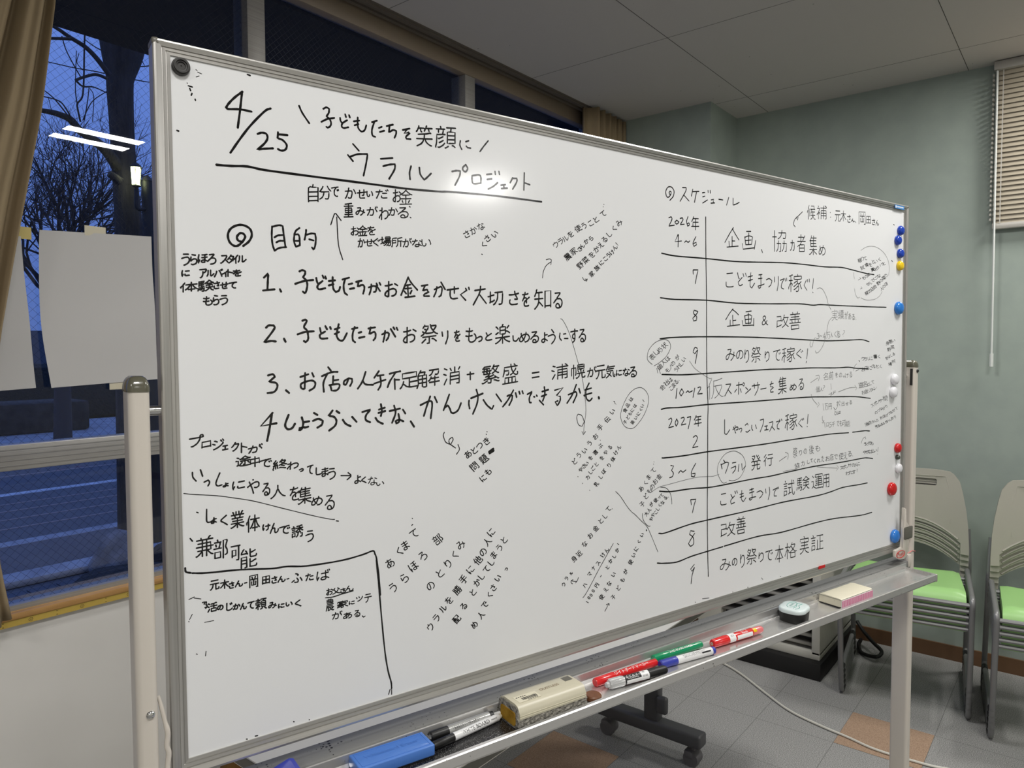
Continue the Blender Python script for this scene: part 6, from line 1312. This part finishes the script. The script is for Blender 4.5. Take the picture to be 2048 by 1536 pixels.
def ribbon(bm, p, wd):
    # flat marker stroke with rounded ends, in board millimetres
    q = [p[0]]
    for x in p[1:]:
        if math.hypot(x[0] - q[-1][0], x[1] - q[-1][1]) > .15: q.append(x)
    if len(q) == 1: q.append((q[0][0] + .2, q[0][1]))
    zc[0] += 1; off = -.00012 - (zc[0] % 40) * 2e-6; h = wd / 2
    L = []; Rr = []
    for i, (x, y) in enumerate(q):
        a = q[max(i - 1, 0)]; b = q[min(i + 1, len(q) - 1)]; dx, dy = b[0] - a[0], b[1] - a[1]; n = math.hypot(dx, dy) or 1
        hh = h * (1 + .10 * math.sin(i * 1.7 + zc[0]))
        L.append((x - dy / n * hh, y + dx / n * hh)); Rr.append((x + dy / n * hh, y - dx / n * hh))
    def cap(c, d):
        a0 = math.atan2(d[1], d[0]); return [(c[0] + h * math.cos(a0 + t), c[1] + h * math.sin(a0 + t)) for t in (-PI / 4, 0, PI / 4)]
    V = lambda t: bm.verts.new(bo(t[0] / 1000, off, t[1] / 1000))
    lv = [V(t) for t in L]; rv = [V(t) for t in Rr]
    for i in range(len(q) - 1): bm.faces.new((lv[i], rv[i], rv[i + 1], lv[i + 1]))
    e = (q[-1][0] - q[-2][0], q[-1][1] - q[-2][1]); bm.faces.new([lv[-1], rv[-1]] + [V(t) for t in cap(q[-1], e)])
    e = (q[0][0] - q[1][0], q[0][1] - q[1][1]); bm.faces.new([rv[0], lv[0]] + [V(t) for t in cap(q[0], e)])
cur = {}; name = ''; wd = 2.0; ik = 0
for l in WRITING.split('\n'):
    if not l: continue
    if l[0] == '#': name = l[1:]
    elif l[0] == 'w': _, a, b = l.split(); wd = float(a) * (1.22 if float(a) < 1.35 else 1.08 if float(a) < 2.3 else 1.0); ik = int(b)
    else:
        bm = cur.setdefault((name, ik), None) or bmesh.new(); cur[(name, ik)] = bm
        if l[0] == 'p':
            for s in l[2:].split(';'):
                n = list(map(float, s.split())); ribbon(bm, smooth2([(n[i] / 10, n[i + 1] / 10) for i in range(0, len(n), 2)], 4), wd)
        else:
            t = l[2:].split(' ')
            for i in range(0, len(t), 7):
                ox, oy = float(t[i + 1]) / 10, float(t[i + 2]) / 10; ax, ay, bx_, by_ = [float(k) / 1000 for k in t[i + 3:i + 7]]
                for s in GL[t[i]]:
                    ribbon(bm, smooth2([(ox + x * ax + y * bx_, oy + x * ay + y * by_) for x, y in s], 2), wd)
LAB = dict(title='thick black date, heading and underline at the top', earnings='black notes about earning money under the heading', purpose='thick black numbered list of four purposes', style_note='short note at the left edge',
           team_note='notes and ruled box at the lower left', club_note='slanting note at the bottom middle', veg_note='small slanting notes and arrows in the middle', help_note='slanting notes about helping, one ringed',
           money_note='slanting notes about money below the middle', schedule='ruled schedule with months at the right', small_notes='tiny notes beside the schedule', smudge_marks='half wiped ink marks')
for (nm, ik), bm in cur.items():
    o = obj('handwriting', bm, ['ink', 'ink_faded'][ik], surf, smooth=5)
    o['label'] = ('faded grey ' if ik else '') + LAB[nm]

# ------------------------------------------------------------------ magnets on the board
RB = Matrix.Rotation(BYAW, 4, 'Z')
def magnet(u, v, r, h, m, label, ribbed=False):
    prof = [(r * .92, 0), (r, h * .18), (r * .98, h * .45), (r * .86, h * .75), (r * .6, h * .94), (r * .3, h), (0, h)]
    if ribbed: prof = [(r, 0), (r, h * .55), (r * .95, h * .75), (r * .86, h * .78), (r * .82, h), (r * .66, h), (r * .62, h * .8), (r * .46, h * .78), (r * .42, h * .6), (r * .08, h * .6), (r * .06, h * .5), (0, h * .5)]
    bm = bmesh.new(); add_lathe(bm, prof, 32, Matrix.Rotation(PI / 2, 4, 'X'))
    p = bo(u, -.0003, v); p = L2W(p.x + UC, p.y, p.z)
    o = tag(obj('magnet', bm, m, loc=p, smooth=45), label, 'magnet', 'magnets on the whiteboard'); o.rotation_euler = (0, 0, BYAW); return o
magnet(.0115, .8595, .0105, .008, 'rubber', 'round worn black rubber magnet in the top left corner of the whiteboard', True)
for u, v, r, h, m, lab in [(1.7395, .8205, .0125, .011, 'blue', 'topmost small dark blue magnet at the right edge of the whiteboard'), (1.7265, .7945, .0125, .011, 'blue', 'second small dark blue magnet from the top, set slightly left'),
                           (1.7395, .7615, .0125, .011, 'blue', 'third small dark blue magnet, touching the yellow one'), (1.7385, .7295, .0128, .011, 'yellow', 'yellow magnet at the right edge of the whiteboard'),
                           (1.7345, .6195, .0170, .013, 'lightblue', 'large bright blue magnet in the upper half of the right edge'), (1.7185, .4340, .0145, .012, 'white', 'upper of two white magnets close together at the right edge'),
                           (1.7125, .4010, .0145, .012, 'white', 'lower of two white magnets close together at the right edge'), (1.7400, .2530, .0128, .011, 'red', 'small dark red magnet above a tiny black one'),
                           (1.7400, .2285, .0065, .009, 'darkgrey', 'tiny dark grey magnet between the small red and the lone white magnet'), (1.7455, .1990, .0128, .011, 'white', 'lone white magnet below the tiny dark grey magnet'),
                           (1.7110, .1480, .0175, .013, 'red', 'large bright red magnet near the lower right of the whiteboard'), (1.7300, .0205, .0180, .013, 'lightblue', 'large bright blue magnet in the lower right corner')]:
    magnet(u, v, r, h, m, lab)

# ------------------------------------------------------------------ things in the pen tray
TZ = .9156
def intray(name, label, cat, a, b, r, group=None):
    # a thing lying along the tray from a to b (stand coordinates u, w); local x runs along it
    A = L2W(a[0], a[1], TZ + r); B = L2W(b[0], b[1], TZ + r); dd = B - A
    return thing(name, label, cat, A, math.atan2(dd.y, dd.x), group), dd.length
RX = Matrix.Rotation(PI / 2, 4, 'Y')
def turned(parent, name, m, prof, n=20):
    bm = bmesh.new(); add_lathe(bm, [(r, x) for x, r in prof], n, RX); return obj(name, bm, m, parent, smooth=35)
def wrap(parent, name, m, texts, r, flip=1):
    # lettering bent round a barrel: (text, size, x centre, angle from straight up toward the viewer)
    bm = bmesh.new()
    for body, size, x0, a0 in texts:
        add_text(bm, body, size, lambda x, y: Vector((x0 + x * flip, -math.sin(a0 - flip * y / r) * (r + .00025), math.cos(a0 - flip * y / r) * (r + .00025))))
    return obj(name, bm, m, parent, smooth=80)
def band(parent, name, m, x0, x1, r, a0, a1, n=10):
    bm = bmesh.new(); add_sheet(bm, lambda u, v: (x0 + (x1 - x0) * u, -math.sin(a0 + (a1 - a0) * v) * (r + .00013), math.cos(a0 + (a1 - a0) * v) * (r + .00013)), 1, n); return obj(name, bm, m, parent, smooth=80)
PEN = 'marker pens in the tray'
t, L = intray('marker_pen', 'red marker pen lying against the tray wall behind the black labelled pen', 'marker', (.648, -.0385), (.795, -.0425), .0078, PEN)
turned(t, 'cap', 'pen_red', [(0, .0066), (.002, .0077), (.042, .0080), (.043, .0078)]); turned(t, 'barrel', 'pen_red', [(.043, .0074), (L - .03, .0074), (L - .028, .0070), (L - .001, .0066), (L, .005)])
wrap(t, 'lettering', 'white_print', [('ホワイトボードマーカー', .0082, .079, .55)], .0074)
t, L = intray('marker_pen', 'black labelled marker pen with a clear ribbed cap, nearest the tray lip', 'marker', (.655, -.0585), (.787, -.0755), .0086, PEN)
turned(t, 'cap', 'clear', [(0, .003), (.0015, .0048), (.006, .0052), (.007, .0078), (.010, .0086), (.036, .0088), (.037, .0080)]); turned(t, 'barrel', 'black_print', [(.037, .0079), (.090, .0079), (.0905, .0084), (.128, .0080), (.132, .006)])
for k in range(10):
    bm = bmesh.new(); a = k * PI / 5; add_tube(bm, [(.009, .0087 * math.sin(a), .0087 * math.cos(a)), (.035, .0089 * math.sin(a), .0089 * math.cos(a))], .0005, 4)
    obj('cap_rib', bm, 'clear', t)
band(t, 'label_band', 'white_print', .072, .0895, .0079, -.2, 2.2)
band(t, 'label_band', 'white_print', .040, .072, .0079, 1.25, 2.2)
wrap(t, 'lettering', 'white_print', [('ボードマスター', .0068, .0565, .35), ('Whiteboard Marker', .0030, .0545, .95)], .0079, -1)
wrap(t, 'small_print', 'black_print', [('M', .005, .079, .3), ('||||| ||||||', .0036, .080, 1.1)], .0082)
t, L = intray('marker_pen', 'green marker pen lying against the tray wall', 'marker', (.800, -.0300), (.927, -.0365), .0076, PEN)
turned(t, 'cap', 'green', [(0, .0060), (.002, .0076), (.038, .0078), (.039, .0074)]); turned(t, 'barrel', 'green', [(.039, .0073), (L - .004, .0072), (L, .006)])
wrap(t, 'lettering', 'white_print', [('BOARD BOARD-MAKER', .0062, .066, .55)], .0073)
t, L = intray('marker_pen', 'white marker pen with a blue cap in front of the green pen', 'marker', (.793, -.0540), (.926, -.0690), .0076, PEN)
turned(t, 'cap', 'navy', [(0, .0060), (.002, .0077), (.038, .0079), (.039, .0075)]); turned(t, 'barrel', 'whitepen', [(.039, .0073), (L - .008, .0073)]); turned(t, 'end_plug', 'navy', [(L - .008, .0072), (L - .001, .0070), (L, .006)])
wrap(t, 'small_print', 'black_print', [('ホワイトボード用 水拭きできます', .0036, .080, .45), ('必ずキャップをしてください', .0036, .078, .85)], .0073)
band(t, 'dark_patch', 'black_print', .098, .120, .0073, .75, 1.15, 4)
t, L = intray('marker_pen', 'red retractable marker pen with a pale pink clear end, lying apart from the others', 'marker', (.943, -.0500), (1.088, -.0600), .0092, PEN)
turned(t, 'nose', 'pen_red', [(0, .0045), (.001, .0072), (.003, .0082), (.036, .0092), (.040, .0092), (.041, .0086)]); turned(t, 'barrel', 'pen_red', [(.041, .0086), (.112, .0086), (.113, .008)])
turned(t, 'clear_end', 'pinkclear', [(.113, .0078), (.135, .0076), (.142, .0066), (.145, .0045)])
band(t, 'label_band', 'white_print', .043, .060, .0086, -1.0, 2.2); band(t, 'label_band', 'white_print', .064, .108, .0086, .95, 2.0); band(t, 'label_band', 'white_print', .055, .095, .0086, -.9, -.25)
wrap(t, 'lettering', 'white_print', [('ボード', .0065, .088, .15), ('MARKER', .0045, .088, .7)], .0086)
wrap(t, 'small_print', 'black_print', [('✕✕', .006, .0515, .6), ('中字', .005, .066, -.3)], .0089)
band(t, 'yellow_sticker', 'yellow', .111, .122, .0082, .35, 1.3, 5)
bm = bmesh.new(); add_lathe(bm, [(.0032, -.0004), (.0032, .0002), (.0012, .0002), (.001, -.0004)], 14, Matrix.Rotation(-PI / 2, 4, 'Y')); obj('nose_ring', bm, 'tape', t)
t, L = intray('marker_pen', 'silver grey marker pen with black ends lying against the tray wall', 'marker', (.328, -.0290), (.454, -.0290), .0080, PEN)
turned(t, 'cap', 'black_print', [(0, .0065), (.002, .0080), (.030, .0080), (.031, .0078)]); turned(t, 'barrel', 'silverpen', [(.031, .0078), (.105, .0078), (.106, .0070)]); turned(t, 'collar', 'black_print', [(.106, .0066), (.113, .0064), (.114, .0030)]); turned(t, 'tip', 'whitepen', [(.114, .0029), (.127, .0026), (.128, .001)])
wrap(t, 'small_print', 'black_print', [('・ホワイトボード以外には書かないこと', .0034, .066, .75), ('・使用後はキャップをすること', .0034, .060, 1.05)], .0078)
t, L = intray('marker_pen', 'slim white marker pen with a black cap at the left of the tray', 'marker', (.322, -.0510), (.452, -.0360), .0064, PEN)
turned(t, 'cap', 'black_print', [(0, .0050), (.002, .0062), (.036, .0064), (.037, .0060)]); turned(t, 'barrel', 'whitepen', [(.037, .0062), (.124, .0058), (.127, .0040)]); turned(t, 'tip', 'eraser', [(.127, .0036), (.131, .0030), (.133, .001)])
wrap(t, 'lettering', 'black_print', [('WHITE BOARD', .0078, .077, .95), ('MARKER', .0030, .113, .95)], .0061)

def tray_box(name, label, cat, u, w, ang=0):
    return thing(name, label, cat, L2W(u, w, TZ), BYAW + ang)
# felt eraser
e = tray_box('board_eraser', 'long cream board eraser with dirty felt underside and yellow sponge core', 'board eraser', .524, -.0520, -.02)
hl = .066
bm = bmesh.new(); add_prism(bm, [(-.030, .016), (-.030, .024), (-.024, .0345), (-.016, .0365), (.014, .0365), (.024, .033), (.030, .022), (.030, .016)], lambda y, z: Vector((-hl, y, z)), lambda y, z: Vector((hl, y, z))); eb = obj('body', bm, 'eraser', e, smooth=50)
bm = bmesh.new()
for z in (.0185, .0215): add_box(bm, (-hl, -.0306, z), (hl, -.0298, z + .001))
obj('body_rib', bm, 'cream2', eb)
bm = bmesh.new(); n = 40
def feltp(u, v):
    a = v * 2 * PI; x = -hl - .003 + (2 * hl + .006) * u; r = 1 + .03 * math.sin(a * 9 + u * 40) + .02 * math.sin(u * 90 + a * 3)
    y = .0288 * max(-1, min(1, 1.25 * math.cos(a))) * r; z = .0095 + .0095 * max(-1, min(1, 1.2 * math.sin(a))) * r
    return (x, y, max(z, .0004))
add_sheet(bm, feltp, 36, 40); obj('felt', bm, 'felt', e, smooth=60)
bm = bmesh.new(); add_prism(bm, rrect(-.0275, .001, .0275, .0330, .009), lambda y, z: Vector((-hl - .0018, y, z)), lambda y, z: Vector((-hl + .0005, y, z))); obj('felt_end', bm, 'felt', e, smooth=50)
bm = bmesh.new(); add_prism(bm, rrect(-.0205, .003, .0200, .0240, .004), lambda y, z: Vector((-hl - .0032, y, z)), lambda y, z: Vector((-hl, y, z))); obj('sponge_core', bm, 'sponge', e, smooth=50)
bm = bmesh.new(); add_text(bm, 'DUSTLESS', .0088, lambda x, y: Vector((.012 + x, -.001 + y, .0367))); obj('lettering', bm, 'brownwood', e)
bm = bmesh.new(); add_box(bm, (-.058, -.018, .0364), (-.016, .002, .0368)); obj('price_label', bm, 'cream2', e)
bm = bmesh.new(); rb = random.Random(3); x = -.048
while x < -.020:
    wv = rb.choice((.0006, .0010, .0016)); add_box(bm, (x, -.0135, .0367), (x + wv, -.0065, .03695)); x += wv + rb.choice((.0006, .001))
for k in range(5): add_box(bm, (-.055 + k * .004, -.0035, .0367), (-.0525 + k * .004, -.0015, .03695)); add_box(bm, (-.040 + k * .004, -.0165, .0367), (-.0372 + k * .004, -.0148, .03695))
obj('barcode_print', bm, 'black_print', e)
bm = bmesh.new(); add_box(bm, (.046, .0, .0364), (.062, .014, .0367)); obj('worn_sticker', bm, 'greyplastic', e)
# cork-coloured magnet disc
bm = bmesh.new(); add_lathe(bm, [(.0125, 0), (.0142, .0015), (.0142, .0065), (.0125, .0085), (.004, .0092), (0, .0092)], 32)
tag(obj('magnet', bm, 'cork', loc=L2W(.617, -.0690, TZ)), 'round brown magnet disc lying in the tray by the felt eraser', 'magnet')
# black round-cornered eraser with a pale lid
e = tray_box('board_eraser', 'rounded black board eraser with a pale printed lid', 'board eraser', 1.212, -.0520, .25)
bm = bmesh.new(); add_prism(bm, rrect(-.033, -.028, .033, .028, .022, 8), lambda x, y: Vector((x * .94, y * .94, .001)), lambda x, y: Vector((x, y, .0205))); obj('pad', bm, 'black', e, smooth=50)
bm = bmesh.new()
for k, (s, z) in enumerate([(1.0, .0205), (1.02, .0215), (1.015, .0265), (.97, .0290), (.84, .0298)]):
    ring = [bm.verts.new((x * s, y * s, z)) for x, y in rrect(-.033, -.028, .033, .028, .022, 8)]
    if k:
        for j in range(len(ring)): bm.faces.new((prev[j], prev[(j + 1) % len(ring)], ring[(j + 1) % len(ring)], ring[j]))
    else: bm.faces.new(ring[::-1])
    prev = ring
bm.faces.new(prev); obj('lid', bm, 'lidwhite', e, smooth=60)
bm = bmesh.new()
add_tube(bm, [(.020 * math.cos(a * PI / 14) + .003, .006 + .0085 * math.sin(a * PI / 14), .0299) for a in range(28)], .0006, 5, closed=True)
add_tube(bm, spline([(-.022, -.010, .0299), (-.008, -.014, .0299), (.006, -.008, .0299), (.020, -.010, .0299)]), .0007, 5)
add_tube(bm, spline([(-.018, -.004, .0299), (-.004, -.006, .0299), (.012, -.001, .0299), (.022, -.005, .0299)]), .0006, 5)
add_text(bm, 'BOARD', .007, lambda x, y: Vector((.003 + x, .006 + y, .0300))); obj('lid_print', bm, 'teal', e)
# ivory eraser with a pink striped edge
e = tray_box('board_eraser', 'ivory board eraser with a pink and white striped side at the right of the tray', 'board eraser', 1.419, -.0500, .0)
bm = bmesh.new(); add_prism(bm, [(-.0275, .003), (-.0275, .019), (-.024, .0215), (.018, .0225), (.026, .0205), (.0275, .003)], lambda y, z: Vector((-.066, y, z)), lambda y, z: Vector((.066, y, z))); obj('body', bm, 'cream2', e, smooth=40)
box('base_felt', (-.0665, -.027, 0), (.0665, .0278, .003), 'black', e, .001)
box('seam', (-.0664, -.0278, .0188), (.0664, .0270, .0194), 'greyplastic', e)
bm = bmesh.new()
add_box(bm, (-.0655, -.0290, .0008), (.0655, -.0270, .0180)); o = obj('striped_side', bm, 'white_print', e)
bm = bmesh.new(); x = -.065
while x < .064: add_box(bm, (x, -.0296, .001), (x + .0024, -.0286, .0178)); x += .0047
obj('pink_stripes', bm, mat('pink_stripe', (214, 120, 158), .6), e)
# blue box eraser
e = tray_box('board_eraser', 'flat blue plastic board eraser with raised lettering at the left of the tray', 'board eraser', .260, -.0440, -.03)
bm = bmesh.new(); add_box(bm, (-.057, -.0215, .002), (.057, .0215, .0185), .002, 3); b_ = obj('body', bm, 'eraserblue', e)
bm = bmesh.new()
for lo_, hi_ in (((-.052, -.0175, .0185), (.052, -.0168, .0189)), ((-.052, .0168, .0185), (.052, .0175, .0189)), ((-.052, -.0175, .0185), (-.0513, .0175, .0189)), ((.0513, -.0175, .0185), (.052, .0175, .0189))): add_box(bm, lo_, hi_)
add_text(bm, 'Whiteboard Eraser', .0105, lambda x, y: Vector((x, y + .002, .0189))); obj('raised_lettering', bm, 'eraserblue', e)
box('felt', (-.056, -.0205, 0), (.056, .0205, .003), 'black', e)
# dark blue clip box at the frame's lower edge
e = tray_box('pen_holder', 'dark blue plastic pen holder in the tray at the bottom edge of the photo', 'pen holder', .110, -.0450, 0)
bm = bmesh.new(); add_prism(bm, [(-.050, 0), (-.050, .018), (-.012, .026), (-.010, .036), (.010, .042), (.016, .040), (.026, .012), (.026, 0)], lambda x, z: Vector((x, -.024, z)), lambda x, z: Vector((x, .024, z))); obj('body', bm, 'navy', e, smooth=20)
bm = bmesh.new(); add_box(bm, (-.046, -.0245, .006), (.022, -.0238, .009)); obj('edge_line', bm, 'black', e)

# ------------------------------------------------------------------ stacked chairs
def make_chair():
    # local frame: seat faces -X, centre of the floor print at the origin
    t = thing('stacking_chair', '', 'chair')
    bm = bmesh.new(); W = .215
    def seat(u, v, dz=0):
        x = -.215 + .43 * u; y = (v - .5) * 2 * (W - .018 * u)
        z = .452 - .030 * u - .016 * math.cos((v - .5) * PI) * math.sin(u * PI * .9) - .030 * max(0, (.12 - u) / .12) ** 2
        e = min(u, 1 - u, v, 1 - v); z -= .010 * max(0, 1 - e / .06) ** 2
        return (x, y, z + dz)
    add_sheet(bm, lambda u, v: seat(u, v), 20, 16); add_sheet(bm, lambda u, v: seat(u, v, -.020), 20, 16)
    rim = lambda dz: [seat(i / 20, 0, dz) for i in range(21)] + [seat(1, j / 16, dz) for j in range(1, 17)] + [seat(1 - i / 20, 1, dz) for i in range(1, 21)] + [seat(0, 1 - j / 16, dz) for j in range(1, 16)]
    a = [bm.verts.new(p) for p in rim(0)]; b = [bm.verts.new(p) for p in rim(-.020)]
    for i in range(len(a)): bm.faces.new((a[i], a[(i + 1) % len(a)], b[(i + 1) % len(a)], b[i]))
    bmesh.ops.remove_doubles(bm, verts=bm.verts, dist=.0004); obj('seat', bm, 'seat', t, smooth=70)
    # back: curved moulded panel with rounded top, arched lower edge, handle slot
    def backp(y, z, d):
        k = (z - .50) / .30; z = .495 + (z - .495) * 1.16; x = .205 + .075 * k - .060 * (1 - (y / .235) ** 2) * 0 + .035 * (1 - (y / .235) ** 2)
        return Vector((x + d, y, z))
    out = []
    for i in range(13):
        u = -1 + i / 6; out.append((u * .200, .535 + .065 * (1 - u * u)))                     # arch of the lower edge
    hw = lambda z: .232 - .052 * ((z - .50) / .30) ** 2.2 if z > .5 else .232
    side = [(.232, .495), (.232, .52)] + [(hw(z), z) for z in (.60, .66, .72, .76)] + [(.172, .785), (.155, .795), (.10, .799)]
    def ring(d):
        pts = [(-.232, .495), (-.200, .495)] + out + [(.200, .495)] + side + [(-y, z) for y, z in reversed(side[1:])]
        return pts
    pts = ring(0); hole = rrect(-.105, .737, .105, .764, .008, 4)
    bm = bmesh.new()
    for d in (0, .014):
        o_ = [bm.verts.new(backp(y, z, d)) for y, z in pts]; h_ = [bm.verts.new(backp(y, z, d)) for y, z in hole]
        es = [bm.edges.new((o_[i], o_[(i + 1) % len(o_)])) for i in range(len(o_))] + [bm.edges.new((h_[i], h_[(i + 1) % len(h_)])) for i in range(len(h_))]
        bmesh.ops.triangle_fill(bm, use_beauty=True, use_dissolve=False, edges=es)
        if d == 0: o0, h0 = o_, h_
        else:
            for p, q in ((o0, o_), (h0, h_)):
                for i in range(len(p)): bm.faces.new((p[i], p[(i + 1) % len(p)], q[(i + 1) % len(p)], q[i]))
    bk = obj('backrest', bm, 'chairback', t, smooth=40)
    bm = bmesh.new(); inner = [(-.160, .60), (-.162, .70), (-.140, .776), (.140, .776), (.162, .70), (.160, .60)]
    add_tube(bm, [backp(y, z, -.0005) for y, z in inner], .0016, 5); add_tube(bm, [backp(u * .19, .548 + .065 * (1 - u * u), -.001) for u in [-1 + i / 6 for i in range(13)]], .0045, 6)
    obj('moulded_edge', bm, 'chairback', bk)
    for s in (-1, 1):
        y = s * .234
        p = [(.262, y * .97, .60), (.238, y, .45), (.385, y, .0105), (-.135, y, .0105), (-.232, y, .428), (.205, y * .97, .428)]
        bm = bmesh.new(); add_tube(bm, round_path(p, .035, 6), .0105, 10); fr = obj('side_frame', bm, 'tube', t)
        for x in (-.085, .335):
            bm = bmesh.new(); add_tube(bm, [(x - .022, y, .0108), (x + .022, y, .0108)], .0117, 10); obj('foot_cover', bm, 'darkplastic', fr)
    for x, z in ((-.222, .405), (.16, .402)):
        bm = bmesh.new(); add_tube(bm, [(x, -.234, z), (x, .234, z)], .0085, 8); obj('cross_tube', bm, 'tube', t)
    return t
chair0 = None; N_ST = 5
places = [(3.467, .593, .137, 'left stack, beside the heater'), (3.417, .044, .143, 'right stack, below the blind')]
ordn = ['bottom chair', 'second chair from the floor', 'middle chair', 'second chair from the top', 'top chair']
for cx, cy, rz, where in places:
    for k in range(N_ST):
        if chair0 is None: chair0 = make_chair(); c = chair0
        else: c = copy_tree(chair0)
        dx = -.0085 * k
        c.location = (cx + dx * math.cos(rz), cy + dx * math.sin(rz), .0265 * k); c.rotation_euler = (0, 0, rz)
        c['label'] = 'green seated stacking chair, %s of the %s' % (ordn[k], where); c['group'] = 'stacked green chairs by the wall'

# ------------------------------------------------------------------ louvred heater against the green wall
ht = thing('floor_heater', 'cream floor heater with dark slanted louvres beside the stacked chairs', 'heater', (3.69, 1.22, 0)); HL = (-3.69, -1.22, 0)
bm = bmesh.new()
add_box(bm, (3.40, .925, .078), (3.985, 1.515, .115), .004); add_box(bm, (3.40, .925, .56), (3.985, 1.515, .76), .004)
add_box(bm, (3.40, .925, .10), (3.985, .962, .57), .004); add_box(bm, (3.40, 1.395, .10), (3.985, 1.515, .57), .004); add_box(bm, (3.47, .95, .10), (3.98, 1.50, .57))
obj('cabinet', bm, 'heater', ht, loc=HL)
box('cavity', (3.465, .962, .115), (3.472, 1.395, .56), 'black', ht, loc=HL)
bm = bmesh.new()
for k in range(11):
    z = .135 + k * .041; v = [bm.verts.new(q) for q in ((3.412, .962, z), (3.412, 1.395, z), (3.445, 1.395, z + .016), (3.445, .962, z + .016))]; bm.faces.new(v)
obj('louvres', bm, 'louvre_pale', ht, loc=HL, solid=.003)
box('plinth', (3.36, .91, 0), (3.985, 1.52, .078), 'black', ht, .004, loc=HL)

# black cord lying by the heater, white cable across the floor
cb = thing('power_cord', 'black cord looped on the floor between heater and chairs', 'cord', (3.86, .80, 0))
bm = bmesh.new(); add_tube(bm, spline([(3.97, .90, .10), (3.93, .86, .07), (3.86, .80, .05), (3.78, .745, .045), (3.74, .76, .028), (3.78, .83, .014), (3.88, .87, .009), (3.97, .88, .009)], 6), .009, 8); obj('cord', bm, 'black', cb, loc=(-3.86, -.80, 0))
bm = bmesh.new(); pts = [(3.34, 1.56, .006), (3.30, 1.42, .006), (3.255, 1.30, .006), (3.20, 1.205, .006), (3.09, 1.06, .006), (3.00, .93, .006), (2.955, .80, .006), (2.93, .69, .006), (2.905, .605, .006), (2.90, .53, .006), (2.905, .455, .006), (2.91, .40, .006), (2.93, .30, .006), (2.90, .1, .006)]
P0 = Vector((2.95, .8, 0)); add_tube(bm, [Vector(p) - P0 for p in spline(pts, 6)], .0048, 8); tag(obj('cable', bm, 'cable', loc=P0), 'white cable snaking across the grey floor', 'cable')

# ------------------------------------------------------------------ folding table behind the board
tb = thing('folding_table', 'white topped folding table on dark grey castered legs behind the whiteboard', 'table', (1.60, 1.24, 0)); T0 = (-1.60, -1.24, 0)
bm = bmesh.new(); add_prism(bm, rrect(.757, .925, 2.50, 1.56, .03, 5), lambda x, y: Vector((x, y, .672)), lambda x, y: Vector((x, y, .700))); top_ = obj('tabletop', bm, 'table', tb, loc=T0, smooth=30)
bm = bmesh.new(); add_prism(bm, rrect(.7555, .9235, 2.5015, 1.5615, .031, 5), lambda x, y: Vector((x, y, .675)), lambda x, y: Vector((x, y, .697))); obj('edge_band', bm, 'greyplastic', tb, loc=T0, smooth=30)
for X in (.93, 2.40):
    bm = bmesh.new(); add_box(bm, (X - .022, 1.215, .115), (X + .022, 1.275, .665), .008); add_box(bm, (X - .02, 1.00, .640), (X + .02, 1.48, .672), .004); lg = obj('leg', bm, 'leg', tb, loc=T0)
    bm = bmesh.new(); add_box(bm, (X - .030, 1.045, .072), (X + .030, 1.475, .122), .010, 3); obj('foot', bm, 'leg', lg)
    bm = bmesh.new(); add_box(bm, (X - .035, 1.175, .16), (X - .010, 1.217, .225), .010, 3); obj('fold_lever', bm, 'leg', lg)
    for Y in (1.085, 1.435):
        bm = bmesh.new(); add_tube(bm, [(X - .024, Y, .028), (X + .024, Y, .028)], .028, 18); add_tube(bm, [(X, Y, .04), (X, Y, .078)], .010, 8); add_box(bm, (X - .026, Y - .012, .026), (X + .026, Y + .026, .056), .008); obj('caster', bm, 'caster', lg)
bm = bmesh.new(); add_box(bm, (.93, 1.23, .57), (2.40, 1.26, .62), .004); obj('crossbar', bm, 'leg', tb, loc=T0)
